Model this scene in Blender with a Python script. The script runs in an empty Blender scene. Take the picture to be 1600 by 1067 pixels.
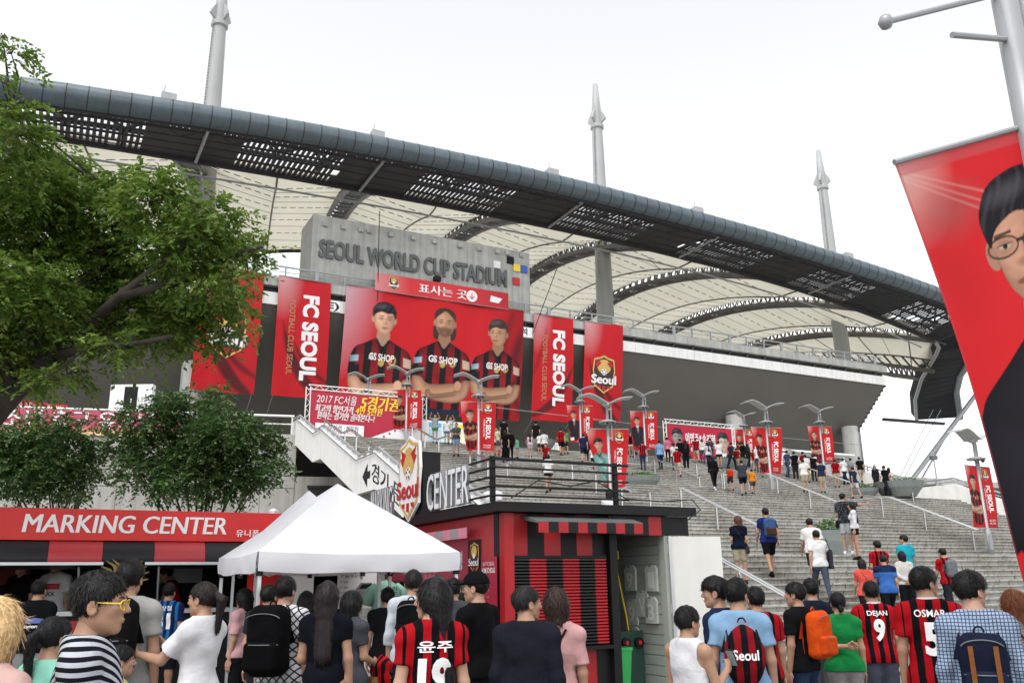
import bpy, bmesh, math, random
import numpy as np
from mathutils import Vector, Matrix

rng = random.Random(7)
nrs = np.random.RandomState(11)
S = bpy.context.scene
COL = S.collection

# ------------------------------------------------------------------ camera
F, PITCH, ROLL, CZ = 1340.0, math.radians(15.6), math.radians(-0.8), 1.65   # focal length in photo pixels (1600 wide)
_fw = np.array([0, math.cos(PITCH), math.sin(PITCH)]); _rt = np.array([1.0, 0, 0]); _up = np.array([0, -math.sin(PITCH), math.cos(PITCH)])
_R = _rt*math.cos(ROLL) + _up*math.sin(ROLL); _U = _up*math.cos(ROLL) - _rt*math.sin(ROLL)
cam = bpy.data.objects.new('camera', bpy.data.cameras.new('camera')); COL.objects.link(cam)
cam.data.sensor_width = 36.0; cam.data.lens = 36.0*F/1600.0; cam.data.clip_start = 0.05; cam.data.clip_end = 3000
cam.matrix_world = Matrix(((_R[0], _U[0], -_fw[0], 0), (_R[1], _U[1], -_fw[1], 0), (_R[2], _U[2], -_fw[2], CZ), (0, 0, 0, 1)))
S.camera = cam
S.render.resolution_x, S.render.resolution_y = 1024, 682

# ------------------------------------------------------------------ sky, sun, exposure (bright overcast day)
SUN_EL, SUN_AZ = math.radians(62), math.radians(200)
w = bpy.data.worlds.new('World'); S.world = w; w.use_nodes = True
nt = w.node_tree; nt.nodes.clear()
sky = nt.nodes.new('ShaderNodeTexSky'); sky.sky_type = 'NISHITA'; sky.sun_disc = False
sky.sun_elevation = SUN_EL; sky.sun_rotation = SUN_AZ; sky.air_density = 1.0; sky.dust_density = 2.0; sky.ozone_density = 1.0
hsv = nt.nodes.new('ShaderNodeHueSaturation'); hsv.inputs['Saturation'].default_value = 0.10; hsv.inputs['Value'].default_value = 1.0
bg = nt.nodes.new('ShaderNodeBackground'); bg.inputs['Strength'].default_value = 0.15
wo = nt.nodes.new('ShaderNodeOutputWorld')
nt.links.new(sky.outputs[0], hsv.inputs['Color']); nt.links.new(hsv.outputs[0], bg.inputs['Color']); nt.links.new(bg.outputs[0], wo.inputs['Surface'])
sl = bpy.data.lights.new('sun', 'SUN'); sl.energy = 0.5; sl.angle = math.radians(25); sl.color = (1.0, 0.97, 0.93)
so = bpy.data.objects.new('sun', sl); COL.objects.link(so)
_d = Vector((math.sin(SUN_AZ)*math.cos(SUN_EL), math.cos(SUN_AZ)*math.cos(SUN_EL), math.sin(SUN_EL)))
so.location = _d*100; so.rotation_euler = (-_d).to_track_quat('-Z', 'Y').to_euler()
S.view_settings.view_transform = 'Standard'; S.view_settings.look = 'None'; S.view_settings.gamma = 1.0
S.view_settings.exposure = 1.25; S.view_settings.use_curve_mapping = False

# ------------------------------------------------------------------ measuring helpers
AZ = math.radians(28.0)
E1 = np.array([math.cos(AZ), math.sin(AZ), 0]); E2 = np.array([-math.sin(AZ), math.cos(AZ), 0]); EZ = np.array([0, 0, 1.0])
CAM = np.array([0, 0, CZ])
def W(l, s, z=0.0): return E1*l + E2*s + EZ*z               # site frame: l along the stadium front, s towards the stadium
def LS(p): p = np.asarray(p, float); return float(p[:3] @ E1), float(p[:3] @ E2), float(p[2])
def ray(x, y): return _fw*F + _R*(x-800) + _U*(533.5-y)
def at_s(x, y, s): d = ray(x, y); return CAM + d*(s/(d @ E2))
def at_l(x, y, l): d = ray(x, y); return CAM + d*((l)/(d @ E1))
def at_y(x, y, Y): d = ray(x, y); return CAM + d*(Y/d[1])
def at_z(x, y, z): d = ray(x, y); return CAM + d*((z-CZ)/d[2])
def at_k(x, y, k): d = ray(x, y); return CAM + d*(k/F)
def unit(v): v = np.asarray(v, float); return v/max(1e-9, np.linalg.norm(v))

# ------------------------------------------------------------------ materials
def lin(c):
    if isinstance(c, str):
        c = c.lstrip('#'); c = [int(c[i:i+2], 16)/255 for i in (0, 2, 4)]
    return tuple((x/12.92 if x <= 0.04045 else ((x+0.055)/1.055)**2.4) for x in c[:3])
MATS = {}
def mat(name, col, rough=0.7, var=0.12, scale=3.0, bump=0.0, bscale=40.0, metal=0.0, spec=0.4, streak=0.0, trans=0.0, emit=0.0, coord='Object', detail=4.0):
    """procedural surface: base colour broken up by noise, optional fine relief and rain streaks"""
    if name in MATS: return MATS[name]
    m = bpy.data.materials.new(name); m.use_nodes = True; MATS[name] = m
    n = m.node_tree.nodes; L = m.node_tree.links; b = n['Principled BSDF']
    c = lin(col) if isinstance(col, str) else tuple(col)
    m.diffuse_color = (*c, 1)
    b.inputs['Roughness'].default_value = rough; b.inputs['Metallic'].default_value = metal
    b.inputs['Specular IOR Level'].default_value = spec
    if var > 0 or streak > 0 or bump > 0:
        tc = n.new('ShaderNodeTexCoord')
    src = None
    if var > 0:
        no = n.new('ShaderNodeTexNoise'); no.inputs['Scale'].default_value = scale; no.inputs['Detail'].default_value = detail
        L.new(tc.outputs[coord], no.inputs['Vector'])
        rp = n.new('ShaderNodeValToRGB'); e = rp.color_ramp.elements
        e[0].position = 0.3; e[1].position = 0.7
        e[0].color = (*[x*(1-var) for x in c], 1); e[1].color = (*[min(1, x*(1+var)) for x in c], 1)
        L.new(no.outputs['Fac'], rp.inputs['Fac']); src = rp.outputs['Color']
    if streak > 0:
        mp = n.new('ShaderNodeMapping'); mp.inputs['Scale'].default_value = (2.2, 2.2, 0.09)
        L.new(tc.outputs[coord], mp.inputs['Vector'])
        n2 = n.new('ShaderNodeTexNoise'); n2.inputs['Scale'].default_value = 1.3; n2.inputs['Detail'].default_value = 6
        L.new(mp.outputs[0], n2.inputs['Vector'])
        r2 = n.new('ShaderNodeValToRGB'); e = r2.color_ramp.elements; e[0].position = 0.35; e[1].position = 0.62
        e[0].color = (1-streak, 1-streak, 1-streak*1.1, 1); e[1].color = (1, 1, 1, 1)
        L.new(n2.outputs['Fac'], r2.inputs['Fac'])
        mx = n.new('ShaderNodeMix'); mx.data_type = 'RGBA'; mx.blend_type = 'MULTIPLY'; mx.inputs[0].default_value = 1.0
        if src is None: mx.inputs[6].default_value = (*c, 1)
        else: L.new(src, mx.inputs[6])
        L.new(r2.outputs['Color'], mx.inputs[7]); src = mx.outputs[2]
    if src is not None: L.new(src, b.inputs['Base Color'])
    else: b.inputs['Base Color'].default_value = (*c, 1)
    if bump > 0:
        n3 = n.new('ShaderNodeTexNoise'); n3.inputs['Scale'].default_value = bscale; n3.inputs['Detail'].default_value = 5
        L.new(tc.outputs[coord], n3.inputs['Vector'])
        bp = n.new('ShaderNodeBump'); bp.inputs['Strength'].default_value = bump; bp.inputs['Distance'].default_value = 0.02
        L.new(n3.outputs['Fac'], bp.inputs['Height']); L.new(bp.outputs[0], b.inputs['Normal'])
    if trans > 0:
        tr = n.new('ShaderNodeBsdfTranslucent')
        if src is not None: L.new(src, tr.inputs['Color'])
        else: tr.inputs['Color'].default_value = (*c, 1)
        ms = n.new('ShaderNodeMixShader'); ms.inputs[0].default_value = trans
        out = n['Material Output']
        L.new(b.outputs[0], ms.inputs[1]); L.new(tr.outputs[0], ms.inputs[2]); L.new(ms.outputs[0], out.inputs['Surface'])
    if emit > 0:
        b.inputs['Emission Color'].default_value = (*c, 1); b.inputs['Emission Strength'].default_value = emit
    return m
def mat_print(name, rough=0.55, trans=0.0, bump=0.25):
    """printed cloth or vinyl: the print is stored per vertex in the colour attribute 'print'"""
    if name in MATS: return MATS[name]
    m = bpy.data.materials.new(name); m.use_nodes = True; MATS[name] = m
    n = m.node_tree.nodes; L = m.node_tree.links; b = n['Principled BSDF']
    a = n.new('ShaderNodeAttribute'); a.attribute_name = 'print'
    L.new(a.outputs['Color'], b.inputs['Base Color']); b.inputs['Roughness'].default_value = rough
    b.inputs['Specular IOR Level'].default_value = 0.25
    tc = n.new('ShaderNodeTexCoord'); no = n.new('ShaderNodeTexNoise'); no.inputs['Scale'].default_value = 0.8; no.inputs['Detail'].default_value = 3
    bp = n.new('ShaderNodeBump'); bp.inputs['Strength'].default_value = bump; bp.inputs['Distance'].default_value = 0.3
    L.new(tc.outputs['Object'], no.inputs['Vector']); L.new(no.outputs['Fac'], bp.inputs['Height']); L.new(bp.outputs[0], b.inputs['Normal'])
    if trans > 0:
        tr = n.new('ShaderNodeBsdfTranslucent'); L.new(a.outputs['Color'], tr.inputs['Color'])
        ms = n.new('ShaderNodeMixShader'); ms.inputs[0].default_value = trans
        L.new(b.outputs[0], ms.inputs[1]); L.new(tr.outputs[0], ms.inputs[2]); L.new(ms.outputs[0], n['Material Output'].inputs['Surface'])
    return m

# ------------------------------------------------------------------ objects
def tag(o, label=None, cat=None, group=None, kind=None):
    if label: o['label'] = label
    if cat: o['category'] = cat
    if group: o['group'] = group
    if kind: o['kind'] = kind
    return o
def empty(name, loc=(0, 0, 0), label=None, cat=None, group=None, rz=0.0):
    o = bpy.data.objects.new(name, None); COL.objects.link(o); o.location = Vector([float(v) for v in loc]); o.rotation_euler = (0, 0, rz)
    o.empty_display_size = 0.2
    return tag(o, label, cat, group)
def root_off(o):
    v = Vector((0, 0, 0))
    while o is not None: v = v + o.location; o = o.parent
    return np.array(v)
def mesh_obj(name, verts, faces, m, parent=None, smooth=False, local=False, colors=None, midx=None):
    me = bpy.data.meshes.new(name)
    v = np.asarray(verts, float).reshape(-1, 3)
    if parent is not None and not local: v = v - root_off(parent)
    if isinstance(faces, np.ndarray) and len(faces):
        k = faces.shape[1]
        me.vertices.add(len(v)); me.vertices.foreach_set('co', v.astype(np.float32).ravel())
        me.loops.add(faces.size); me.loops.foreach_set('vertex_index', faces.astype(np.int32).ravel())
        me.polygons.add(len(faces)); me.polygons.foreach_set('loop_start', np.arange(0, faces.size, k, dtype=np.int32))
        me.polygons.foreach_set('loop_total', np.full(len(faces), k, dtype=np.int32))
        me.update(calc_edges=True)
    else:
        me.from_pydata(v.tolist(), [], [list(f) for f in faces]); me.update()
    for mm in (m if isinstance(m, (list, tuple)) else [m]): me.materials.append(mm)
    if midx is not None: me.polygons.foreach_set('material_index', np.asarray(midx, dtype=np.int32))
    if smooth: me.polygons.foreach_set('use_smooth', np.ones(len(me.polygons), dtype=bool))
    if colors is not None:
        a = me.color_attributes.new('print', 'FLOAT_COLOR', 'POINT')
        a.data.foreach_set('color', np.c_[colors, np.ones(len(colors))].astype(np.float32).ravel())
    o = bpy.data.objects.new(name, me); COL.objects.link(o)
    if parent is not None: o.parent = parent
    return o
class MB:
    """collects shapes in world space; build() links them as one mesh object"""
    def __init__(s): s.v = []; s.f = []
    def add(s, vs, fs):
        b = len(s.v); s.v += [tuple(float(c) for c in p) for p in vs]; s.f += [tuple(b+i for i in f) for f in fs]; return s
    def hexa(s, p):   # 8 points: bottom ring 0-3, top ring 4-7
        return s.add(p, [(3, 2, 1, 0), (4, 5, 6, 7), (0, 1, 5, 4), (1, 2, 6, 5), (2, 3, 7, 6), (3, 0, 4, 7)])
    def box(s, o, ax, ay, az):   # corner o and three edge vectors
        o, ax, ay, az = (np.asarray(q, float) for q in (o, ax, ay, az))
        return s.hexa([o, o+ax, o+ax+ay, o+ay, o+az, o+ax+az, o+ax+ay+az, o+ay+az])
    def cbox(s, c, sx, sy, sz, ex=(1, 0, 0), ey=(0, 1, 0), ez=(0, 0, 1)):   # centre, sizes, axes
        c, ex, ey, ez = (np.asarray(q, float) for q in (c, ex, ey, ez))
        return s.box(c-ex*sx/2-ey*sy/2-ez*sz/2, ex*sx, ey*sy, ez*sz)
    def lsbox(s, l0, l1, s0, s1, z0, z1): return s.box(W(l0, s0, z0), E1*(l1-l0), E2*(s1-s0), EZ*(z1-z0))
    def tube(s, p, q, r, r2=None, n=8, caps=True):
        p = np.asarray(p, float); q = np.asarray(q, float); r2 = r if r2 is None else r2
        return s.path([p, q], [r, r2], n, caps)
    def path(s, pts, rs, n=8, caps=True):
        pts = [np.asarray(p, float) for p in pts]
        if not hasattr(rs, '__len__'): rs = [rs]*len(pts)
        rings = []; a = None
        for i, p in enumerate(pts):
            t = unit((pts[min(i+1, len(pts)-1)] - pts[max(i-1, 0)]))
            if a is None:
                h = np.array([0, 0, 1.0]) if abs(t[2]) < 0.9 else np.array([1.0, 0, 0])
                a = unit(np.cross(t, h))
            else: a = unit(a - t*(a @ t))
            b = np.cross(t, a)
            rings.append([p + rs[i]*(math.cos(2*math.pi*k/n)*a + math.sin(2*math.pi*k/n)*b) for k in range(n)])
        vs = [v for r in rings for v in r]; fs = []
        for i in range(len(pts)-1):
            for k in range(n): fs.append((i*n+k, i*n+(k+1) % n, (i+1)*n+(k+1) % n, (i+1)*n+k))
        if caps: fs += [tuple(range(n-1, -1, -1)), tuple((len(pts)-1)*n+k for k in range(n))]
        return s.add(vs, fs)
    def bar(s, p, q, wdt, hgt, up=(0, 0, 1)):
        p = np.asarray(p, float); q = np.asarray(q, float); t = unit(q-p); u = np.asarray(up, float)
        a = np.cross(t, u)
        if np.linalg.norm(a) < 1e-4: a = np.cross(t, [1.0, 0, 0])
        a = unit(a); b = np.cross(a, t)
        return s.box(p - a*wdt/2 - b*hgt/2, q-p, a*wdt, b*hgt)
    def prism(s, pts, d):   # planar polygon swept along d
        pts = [np.asarray(p, float) for p in pts]; d = np.asarray(d, float); n = len(pts)
        return s.add(pts+[p+d for p in pts], [tuple(range(n-1, -1, -1)), tuple(range(n, 2*n))]+[(i, (i+1) % n, n+(i+1) % n, n+i) for i in range(n)])
    def lathe(s, c, prof, n=20, ex=(1, 0, 0), ey=(0, 1, 0), ez=(0, 0, 1)):   # prof: (r, z)
        c = np.asarray(c, float); ex, ey, ez = (np.asarray(q, float) for q in (ex, ey, ez)); vs = []; fs = []
        for r, z in prof:
            for k in range(n): a = 2*math.pi*k/n; vs.append(c + ex*r*math.cos(a) + ey*r*math.sin(a) + ez*z)
        for i in range(len(prof)-1):
            for k in range(n): fs.append((i*n+k, i*n+(k+1) % n, (i+1)*n+(k+1) % n, (i+1)*n+k))
        fs += [tuple(range(n-1, -1, -1)), tuple((len(prof)-1)*n+k for k in range(n))]
        return s.add(vs, fs)
    def build(s, name, m, parent=None, smooth=False, **kw):
        return mesh_obj(name, s.v, s.f, m, parent, smooth, **kw)
def struct(o): o['kind'] = 'structure'; return o

# ------------------------------------------------------------------ lettering
_tc = {}
def text2d(txt, bold=0.0, sx=1.0, shear=0.0, space=1.0):
    """flat outline mesh of a line of text, height 1 for a capital letter, origin at left baseline"""
    key = (txt, bold, sx, shear, space)
    if key in _tc: return _tc[key]
    cu = bpy.data.curves.new('txt', 'FONT'); cu.body = txt; cu.size = 1.0/0.7; cu.offset = bold; cu.resolution_u = 3; cu.space_character = space; cu.shear = shear
    o = bpy.data.objects.new('txt', cu)
    me = bpy.data.meshes.new_from_object(o)
    v = np.array([tuple(p.co[:2]) for p in me.vertices]).reshape(-1, 2); fs = [tuple(p.vertices) for p in me.polygons]
    bpy.data.objects.remove(o); bpy.data.curves.remove(cu); bpy.data.meshes.remove(me)
    if len(v): v = v*np.array([sx, 1.0]); v[:, 0] -= v[:, 0].min()
    _tc[key] = (v, fs); return v, fs
def split_long(v, fs, mx):
    """cut a flat mesh until no edge is longer than mx, so that it can follow a curved surface"""
    bm = bmesh.new(); vs = [bm.verts.new((p[0], p[1], 0)) for p in v]
    for f in fs:
        try: bm.faces.new([vs[i] for i in f])
        except ValueError: pass
    bmesh.ops.triangulate(bm, faces=bm.faces[:])
    for _ in range(7):
        es = [e for e in bm.edges if e.calc_length() > mx]
        if not es: break
        bmesh.ops.subdivide_edges(bm, edges=es, cuts=1)
        bmesh.ops.triangulate(bm, faces=[f for f in bm.faces if len(f.verts) > 3])
    bm.verts.index_update()
    o = np.array([tuple(p.co[:2]) for p in bm.verts]).reshape(-1, 2); t = [tuple(q.index for q in f.verts) for f in bm.faces]; bm.free()
    return o, t
def flat(o, ex, ey):
    o = np.asarray(o, float); ex = np.asarray(ex, float); ey = np.asarray(ey, float); n = unit(np.cross(ex, ey))
    def f(uv): return o + np.outer(uv[:, 0], ex) + np.outer(uv[:, 1], ey), np.tile(n, (len(uv), 1))
    return f
def decal(name, surf, v, fs, m, parent, off=0.004, thick=0.0, mx=None, local=False):
    if mx: v, fs = split_long(v, fs, mx)
    P, N = surf(np.asarray(v, float))
    if thick <= 0: return mesh_obj(name, P+N*off, fs, m, parent, local=local)
    from collections import Counter
    n = len(P); e = Counter(); 
    for f in fs:
        for a, b in zip(f, f[1:]+f[:1]): e[(a, b)] += 1
    F2 = [tuple(i+n for i in f) for f in fs] + [(a, b, b+n, a+n) for (a, b) in e if (b, a) not in e] + [tuple(reversed(f)) for f in fs]
    return mesh_obj(name, np.r_[P+N*off, P+N*(off+thick)], F2, m, parent, local=local)
def lettering(name, surf, txt, x, y, h, m, parent, align='L', width=None, rot=0.0, bold=0.0, sx=1.0, shear=0.0, off=0.004, thick=0.0, mx=None, space=1.0, local=False, split=False):
    """text placed at (x, y) in surface units, capital height h"""
    v, fs = text2d(txt, bold, sx, shear, space)
    if not len(v): return None
    v = v*h; wd = v[:, 0].max()
    if width: v = v*np.array([width/wd, 1]); wd = width
    if align == 'C': v = v-np.array([wd/2, 0])
    if align == 'R': v = v-np.array([wd, 0])
    if split:                                      # one object for each letter
        par = list(range(len(v)))
        def fnd(i):
            while par[i] != i: par[i] = par[par[i]]; i = par[i]
            return i
        for f in fs:
            for a in f[1:]: par[fnd(a)] = fnd(f[0])
        rt_ = np.array([fnd(i) for i in range(len(v))]); ids = sorted(set(rt_), key=lambda r: v[rt_ == r, 0].min()); groups = []
        for r in ids:
            x0, x1 = v[rt_ == r, 0].min(), v[rt_ == r, 0].max()
            if groups and x0 < groups[-1][1]-.25*(x1-x0): groups[-1][0].append(r); groups[-1][1] = max(groups[-1][1], x1)
            else: groups.append([[r], x1])
        parts_ = [np.where(np.isin(rt_, g_[0]))[0] for g_ in groups]
    else: parts_ = None
    c, s_ = math.cos(rot), math.sin(rot); v = np.c_[v[:, 0]*c - v[:, 1]*s_, v[:, 0]*s_ + v[:, 1]*c] + np.array([x, y])
    if parts_ is not None:
        for ix in parts_:
            mp_ = {int(i): k for k, i in enumerate(ix)}
            decal(name, surf, v[ix], [tuple(mp_[i] for i in f) for f in fs if f[0] in mp_], m, parent, off, thick, mx, local)
        return None
    return decal(name, surf, v, fs, m, parent, off, thick, mx, local)
def circle2(cx, cy, rx, ry=None, n=24, a0=0.0, a1=2*math.pi):
    ry = rx if ry is None else ry
    full = abs(a1-a0-2*math.pi) < 1e-6
    k = [a0+(a1-a0)*i/(n if full else n-1) for i in range(n)]
    return np.array([(cx+rx*math.cos(a), cy+ry*math.sin(a)) for a in k])
def shape(name, surf, pts, m, parent, off=0.004, thick=0.0, mx=None, local=False):
    pts = np.asarray(pts, float)
    return decal(name, surf, pts, [tuple(range(len(pts)))], m, parent, off, thick, mx, local)
# ================================================================== materials used widely
M_conc = mat('concrete_light', (0.40, 0.40, 0.38), 0.85, 0.10, 1.2, 0.25, 30, streak=0.22)
M_conc2 = mat('concrete_wall', (0.36, 0.35, 0.325), 0.85, 0.10, 0.8, 0.2, 25, streak=0.25)
M_white = mat('white_paint', (0.72, 0.72, 0.70), 0.5, 0.05, 2.0, streak=0.10)
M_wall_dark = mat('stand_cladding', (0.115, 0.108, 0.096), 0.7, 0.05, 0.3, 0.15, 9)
M_steel_dark = mat('dark_steel', (0.036, 0.034, 0.037), 0.55, 0.15, 1.0, spec=.2)
M_rib = mat('rib_steel', (0.10, 0.092, 0.085), 0.55, 0.15, 0.8)
M_fascia = mat('fascia_panel', (0.075, 0.105, 0.125), 0.32, 0.10, 0.5, spec=0.6, streak=0.15)
M_grey_steel = mat('grey_steel', (0.30, 0.31, 0.32), 0.4, 0.08, 2.0, metal=0.3)
M_stainless = mat('stainless', (0.55, 0.55, 0.55), 0.22, 0.04, 4.0, metal=1.0)
M_mast = mat('mast_paint', (0.36, 0.37, 0.37), 0.5, 0.05, 0.4, streak=0.08)
M_black = mat('black_paint', (0.008, 0.008, 0.009), 0.5, 0.2, 3.0, spec=.2)
M_let_grey = mat('letter_grey', (0.10, 0.105, 0.105), 0.5, 0.15, 1.5)
M_red = mat('signal_red', (0.50, 0.012, 0.015), 0.45, 0.06, 2.0)
M_lwhite = mat('letter_white', (0.78, 0.78, 0.78), 0.5, 0.03, 2.0)
M_yellow = mat('yellow', (0.80, 0.58, 0.04), 0.5, 0.04)
M_blue = mat('blue_tile', (0.03, 0.10, 0.42), 0.5, 0.05)
M_cyan = mat('pale_blue', (0.35, 0.60, 0.75), 0.5, 0.05)

# ================================================================== ground
def paving(name, c, bw, bh, off=0.5, dark=0.55, joint=0.012):
    m = bpy.data.materials.new(name); m.use_nodes = True; n = m.node_tree.nodes; L = m.node_tree.links; b = n['Principled BSDF']
    tc = n.new('ShaderNodeTexCoord'); mp = n.new('ShaderNodeMapping'); mp.inputs['Rotation'].default_value = (0, 0, -AZ)
    br = n.new('ShaderNodeTexBrick'); br.offset = off
    for k, f in (('Color1', 1.0), ('Color2', 0.85), ('Mortar', dark)): br.inputs[k].default_value = (*[x*f for x in c], 1)
    br.inputs['Scale'].default_value = 1.0; br.inputs['Mortar Size'].default_value = joint; br.inputs['Brick Width'].default_value = bw; br.inputs['Row Height'].default_value = bh
    no = n.new('ShaderNodeTexNoise'); no.inputs['Scale'].default_value = 0.7; no.inputs['Detail'].default_value = 7
    rp = n.new('ShaderNodeValToRGB'); rp.color_ramp.elements[0].color = (0.66, 0.65, 0.62, 1); rp.color_ramp.elements[0].position = 0.3; rp.color_ramp.elements[1].position = 0.65
    mx = n.new('ShaderNodeMix'); mx.data_type = 'RGBA'; mx.blend_type = 'MULTIPLY'; mx.inputs[0].default_value = 1
    L.new(tc.outputs['Object'], mp.inputs[0]); L.new(mp.outputs[0], br.inputs[0]); L.new(tc.outputs['Object'], no.inputs[0]); L.new(no.outputs['Fac'], rp.inputs[0])
    L.new(br.outputs['Color'], mx.inputs[6]); L.new(rp.outputs[0], mx.inputs[7]); L.new(mx.outputs[2], b.inputs['Base Color']); b.inputs['Roughness'].default_value = 0.85
    return m
M_pave = paving('plaza_paving', (0.30, 0.29, 0.275), 0.6, 0.3)
struct(mesh_obj('ground', [(-900, -300, 0), (900, -300, 0), (900, 1500, 0), (-900, 1500, 0)], [(0, 1, 2, 3)], M_pave))

# ================================================================== grand stairs: flights and landings (s from, s to, z from, number of steps)
DECK_Z = 9.45
FLIGHTS = [(13.0, 18.4, 0.0, 15), (21.4, 25.7, 2.25, 12), (28.5, 32.8, 4.05, 12), (35.2, 41.0, 5.85, 15), (42.4, 46.0, 8.1, 9)]
STEPS = []                                     # (s0, s1, z)
for i, (a, b, z, n) in enumerate(FLIGHTS):
    nxt = FLIGHTS[i+1][0] if i+1 < len(FLIGHTS) else 47.2
    for k in range(n):
        s0 = a+(b-a)*k/n; s1 = a+(b-a)*(k+1)/n if k < n-1 else nxt
        STEPS.append((s0, s1, z+0.15*(k+1)))
def stair_z(s):
    if s < 13: return 0.0
    for a, b, z in STEPS:
        if a <= s < b: return z
    return DECK_Z
def on_stairs(x, y):
    """the spot on the stairs seen at a photo pixel (feet)"""
    d = ray(x, y); t = (CZ+.2+.272*11.6)/(.272*(d @ E2)-d[2]); P = CAM+d*t
    l, s, z = LS(P)
    if s > 46.3: P = at_z(x, y, DECK_Z); l, s, z = LS(P)
    return W(l, s, stair_z(s))
M_step = bpy.data.materials.new('stair_granite'); M_step.use_nodes = True
def _step_mat(m):
    n = m.node_tree.nodes; L = m.node_tree.links; b = n['Principled BSDF']; b.inputs['Roughness'].default_value = 0.8
    tc = n.new('ShaderNodeTexCoord'); mp = n.new('ShaderNodeMapping'); mp.inputs['Rotation'].default_value = (0, 0, -AZ); L.new(tc.outputs['Object'], mp.inputs[0])
    br = n.new('ShaderNodeTexBrick'); br.offset = 0.37; br.inputs['Scale'].default_value = 1; br.inputs['Brick Width'].default_value = 1.35; br.inputs['Row Height'].default_value = 1.0; br.inputs['Mortar Size'].default_value = 0.014
    br.inputs['Color1'].default_value = (0.46, 0.45, 0.42, 1); br.inputs['Color2'].default_value = (0.38, 0.372, 0.345, 1); br.inputs['Mortar'].default_value = (0.10, 0.095, 0.085, 1)
    sx = n.new('ShaderNodeSeparateXYZ'); L.new(mp.outputs[0], sx.inputs[0]); mz = n.new('ShaderNodeMath'); mz.operation = 'MULTIPLY_ADD'; mz.inputs[1].default_value = 1/.15; mz.inputs[2].default_value = .3; L.new(sx.outputs[2], mz.inputs[0])  # row joint set just under each tread, doubling as a painted nosing shadow
    cb = n.new('ShaderNodeCombineXYZ'); L.new(sx.outputs[0], cb.inputs[0]); L.new(mz.outputs[0], cb.inputs[1]); L.new(cb.outputs[0], br.inputs[0])
    no = n.new('ShaderNodeTexNoise'); no.inputs['Scale'].default_value = 0.55; no.inputs['Detail'].default_value = 9; no.inputs['Roughness'].default_value = 0.65; L.new(mp.outputs[0], no.inputs[0])
    rp = n.new('ShaderNodeValToRGB'); e = rp.color_ramp.elements; e[0].position = 0.32; e[1].position = 0.64; e[0].color = (0.62, 0.61, 0.56, 1); e[1].color = (1, 1, 1, 1); L.new(no.outputs['Fac'], rp.inputs[0])
    mx = n.new('ShaderNodeMix'); mx.data_type = 'RGBA'; mx.blend_type = 'MULTIPLY'; mx.inputs[0].default_value = 1; L.new(br.outputs['Color'], mx.inputs[6]); L.new(rp.outputs[0], mx.inputs[7])
    m2 = n.new('ShaderNodeMapping'); m2.inputs['Scale'].default_value = (7, 7, 0.6); L.new(mp.outputs[0], m2.inputs[0])
    n2 = n.new('ShaderNodeTexNoise'); n2.inputs['Scale'].default_value = 1; n2.inputs['Detail'].default_value = 4; L.new(m2.outputs[0], n2.inputs[0])
    r2 = n.new('ShaderNodeValToRGB'); e = r2.color_ramp.elements; e[0].position = 0.3; e[1].position = 0.55; e[0].color = (0.5, 0.49, 0.45, 1); L.new(n2.outputs['Fac'], r2.inputs[0])
    mx2 = n.new('ShaderNodeMix'); mx2.data_type = 'RGBA'; mx2.blend_type = 'MULTIPLY'; mx2.inputs[0].default_value = 0.8; L.new(mx.outputs[2], mx2.inputs[6]); L.new(r2.outputs[0], mx2.inputs[7])
    L.new(mx2.outputs[2], b.inputs['Base Color'])
    bp = n.new('ShaderNodeBump'); bp.inputs['Strength'].default_value = 0.3; bp.inputs['Distance'].default_value = 0.02; L.new(n2.outputs['Fac'], bp.inputs['Height']); L.new(bp.outputs[0], b.inputs['Normal'])
_step_mat(M_step)
SL0, SL1, SLW = 11.5, 46.6, 78.0               # left edge, right edge of the upper flights, right edge of the lower flights
stairs = empty('grand_stairs', W(11.5, 13, 0)); struct(stairs)
M_nose = mat('step_nosing', (0.50, 0.49, 0.45), 0.8, 0.25, 1.5)
for s0, s1, z in STEPS:
    l1 = SLW if s0 < 28.4 else SL1
    body = MB()
    body.lsbox(SL0, l1, s0+0.03, s1+0.03, max(z-0.62, 0.0)-0.02 if z > .7 else 0.0, z-0.045)
    st = body.build('step', M_step, stairs)
    MB().lsbox(SL0, l1, s0-0.012, s1-0.012, z-0.045, z).build('tread', M_step, st)
# drain strips and little dark joints on the risers are in the stone's own pattern, as is the painted shadow line under each nosing

# ================================================================== upper plaza (deck) and retaining wall
RW0 = W(11.3, 46.2); RWD = unit(np.array([-math.cos(math.radians(15)), -math.sin(math.radians(15)), 0]))      # wall line runs left and towards the camera
RWN = np.array([RWD[1]*-1, RWD[0], 0]); RWN = RWN if RWN[1] < 0 else -RWN
rwL = RW0 + RWD*75
deck_poly = [RW0+np.array([0, 0, DECK_Z]), W(SL1, 47.2, DECK_Z), W(SL1+.4, 47.2, DECK_Z), W(140, 47.2, DECK_Z), W(140, 130, DECK_Z), W(-90, 130, DECK_Z), rwL+np.array([0, 0, DECK_Z])]
deck_poly = [p*np.array([1, 1, 0])+np.array([0, 0, DECK_Z-.5]) for p in deck_poly]
struct(MB().prism(deck_poly, (0, 0, 0.5)).build('upper_plaza', M_conc))
rw = empty('retaining_wall', RW0, 'pale concrete retaining wall of tall panels below the upper plaza, behind the small trees', 'wall')
for k in range(34):
    a = RW0 + RWD*(k*1.75+0.01); q = 0.012*((k*7) % 3)
    for z0, z1 in ((0, 6.55), (6.58, DECK_Z-.02)):
        MB().box(a+RWN*(0.02+q)+EZ*z0, RWD*1.735, -RWN*0.4, EZ*(z1-z0)).build('panel', M_conc2, rw)
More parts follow.
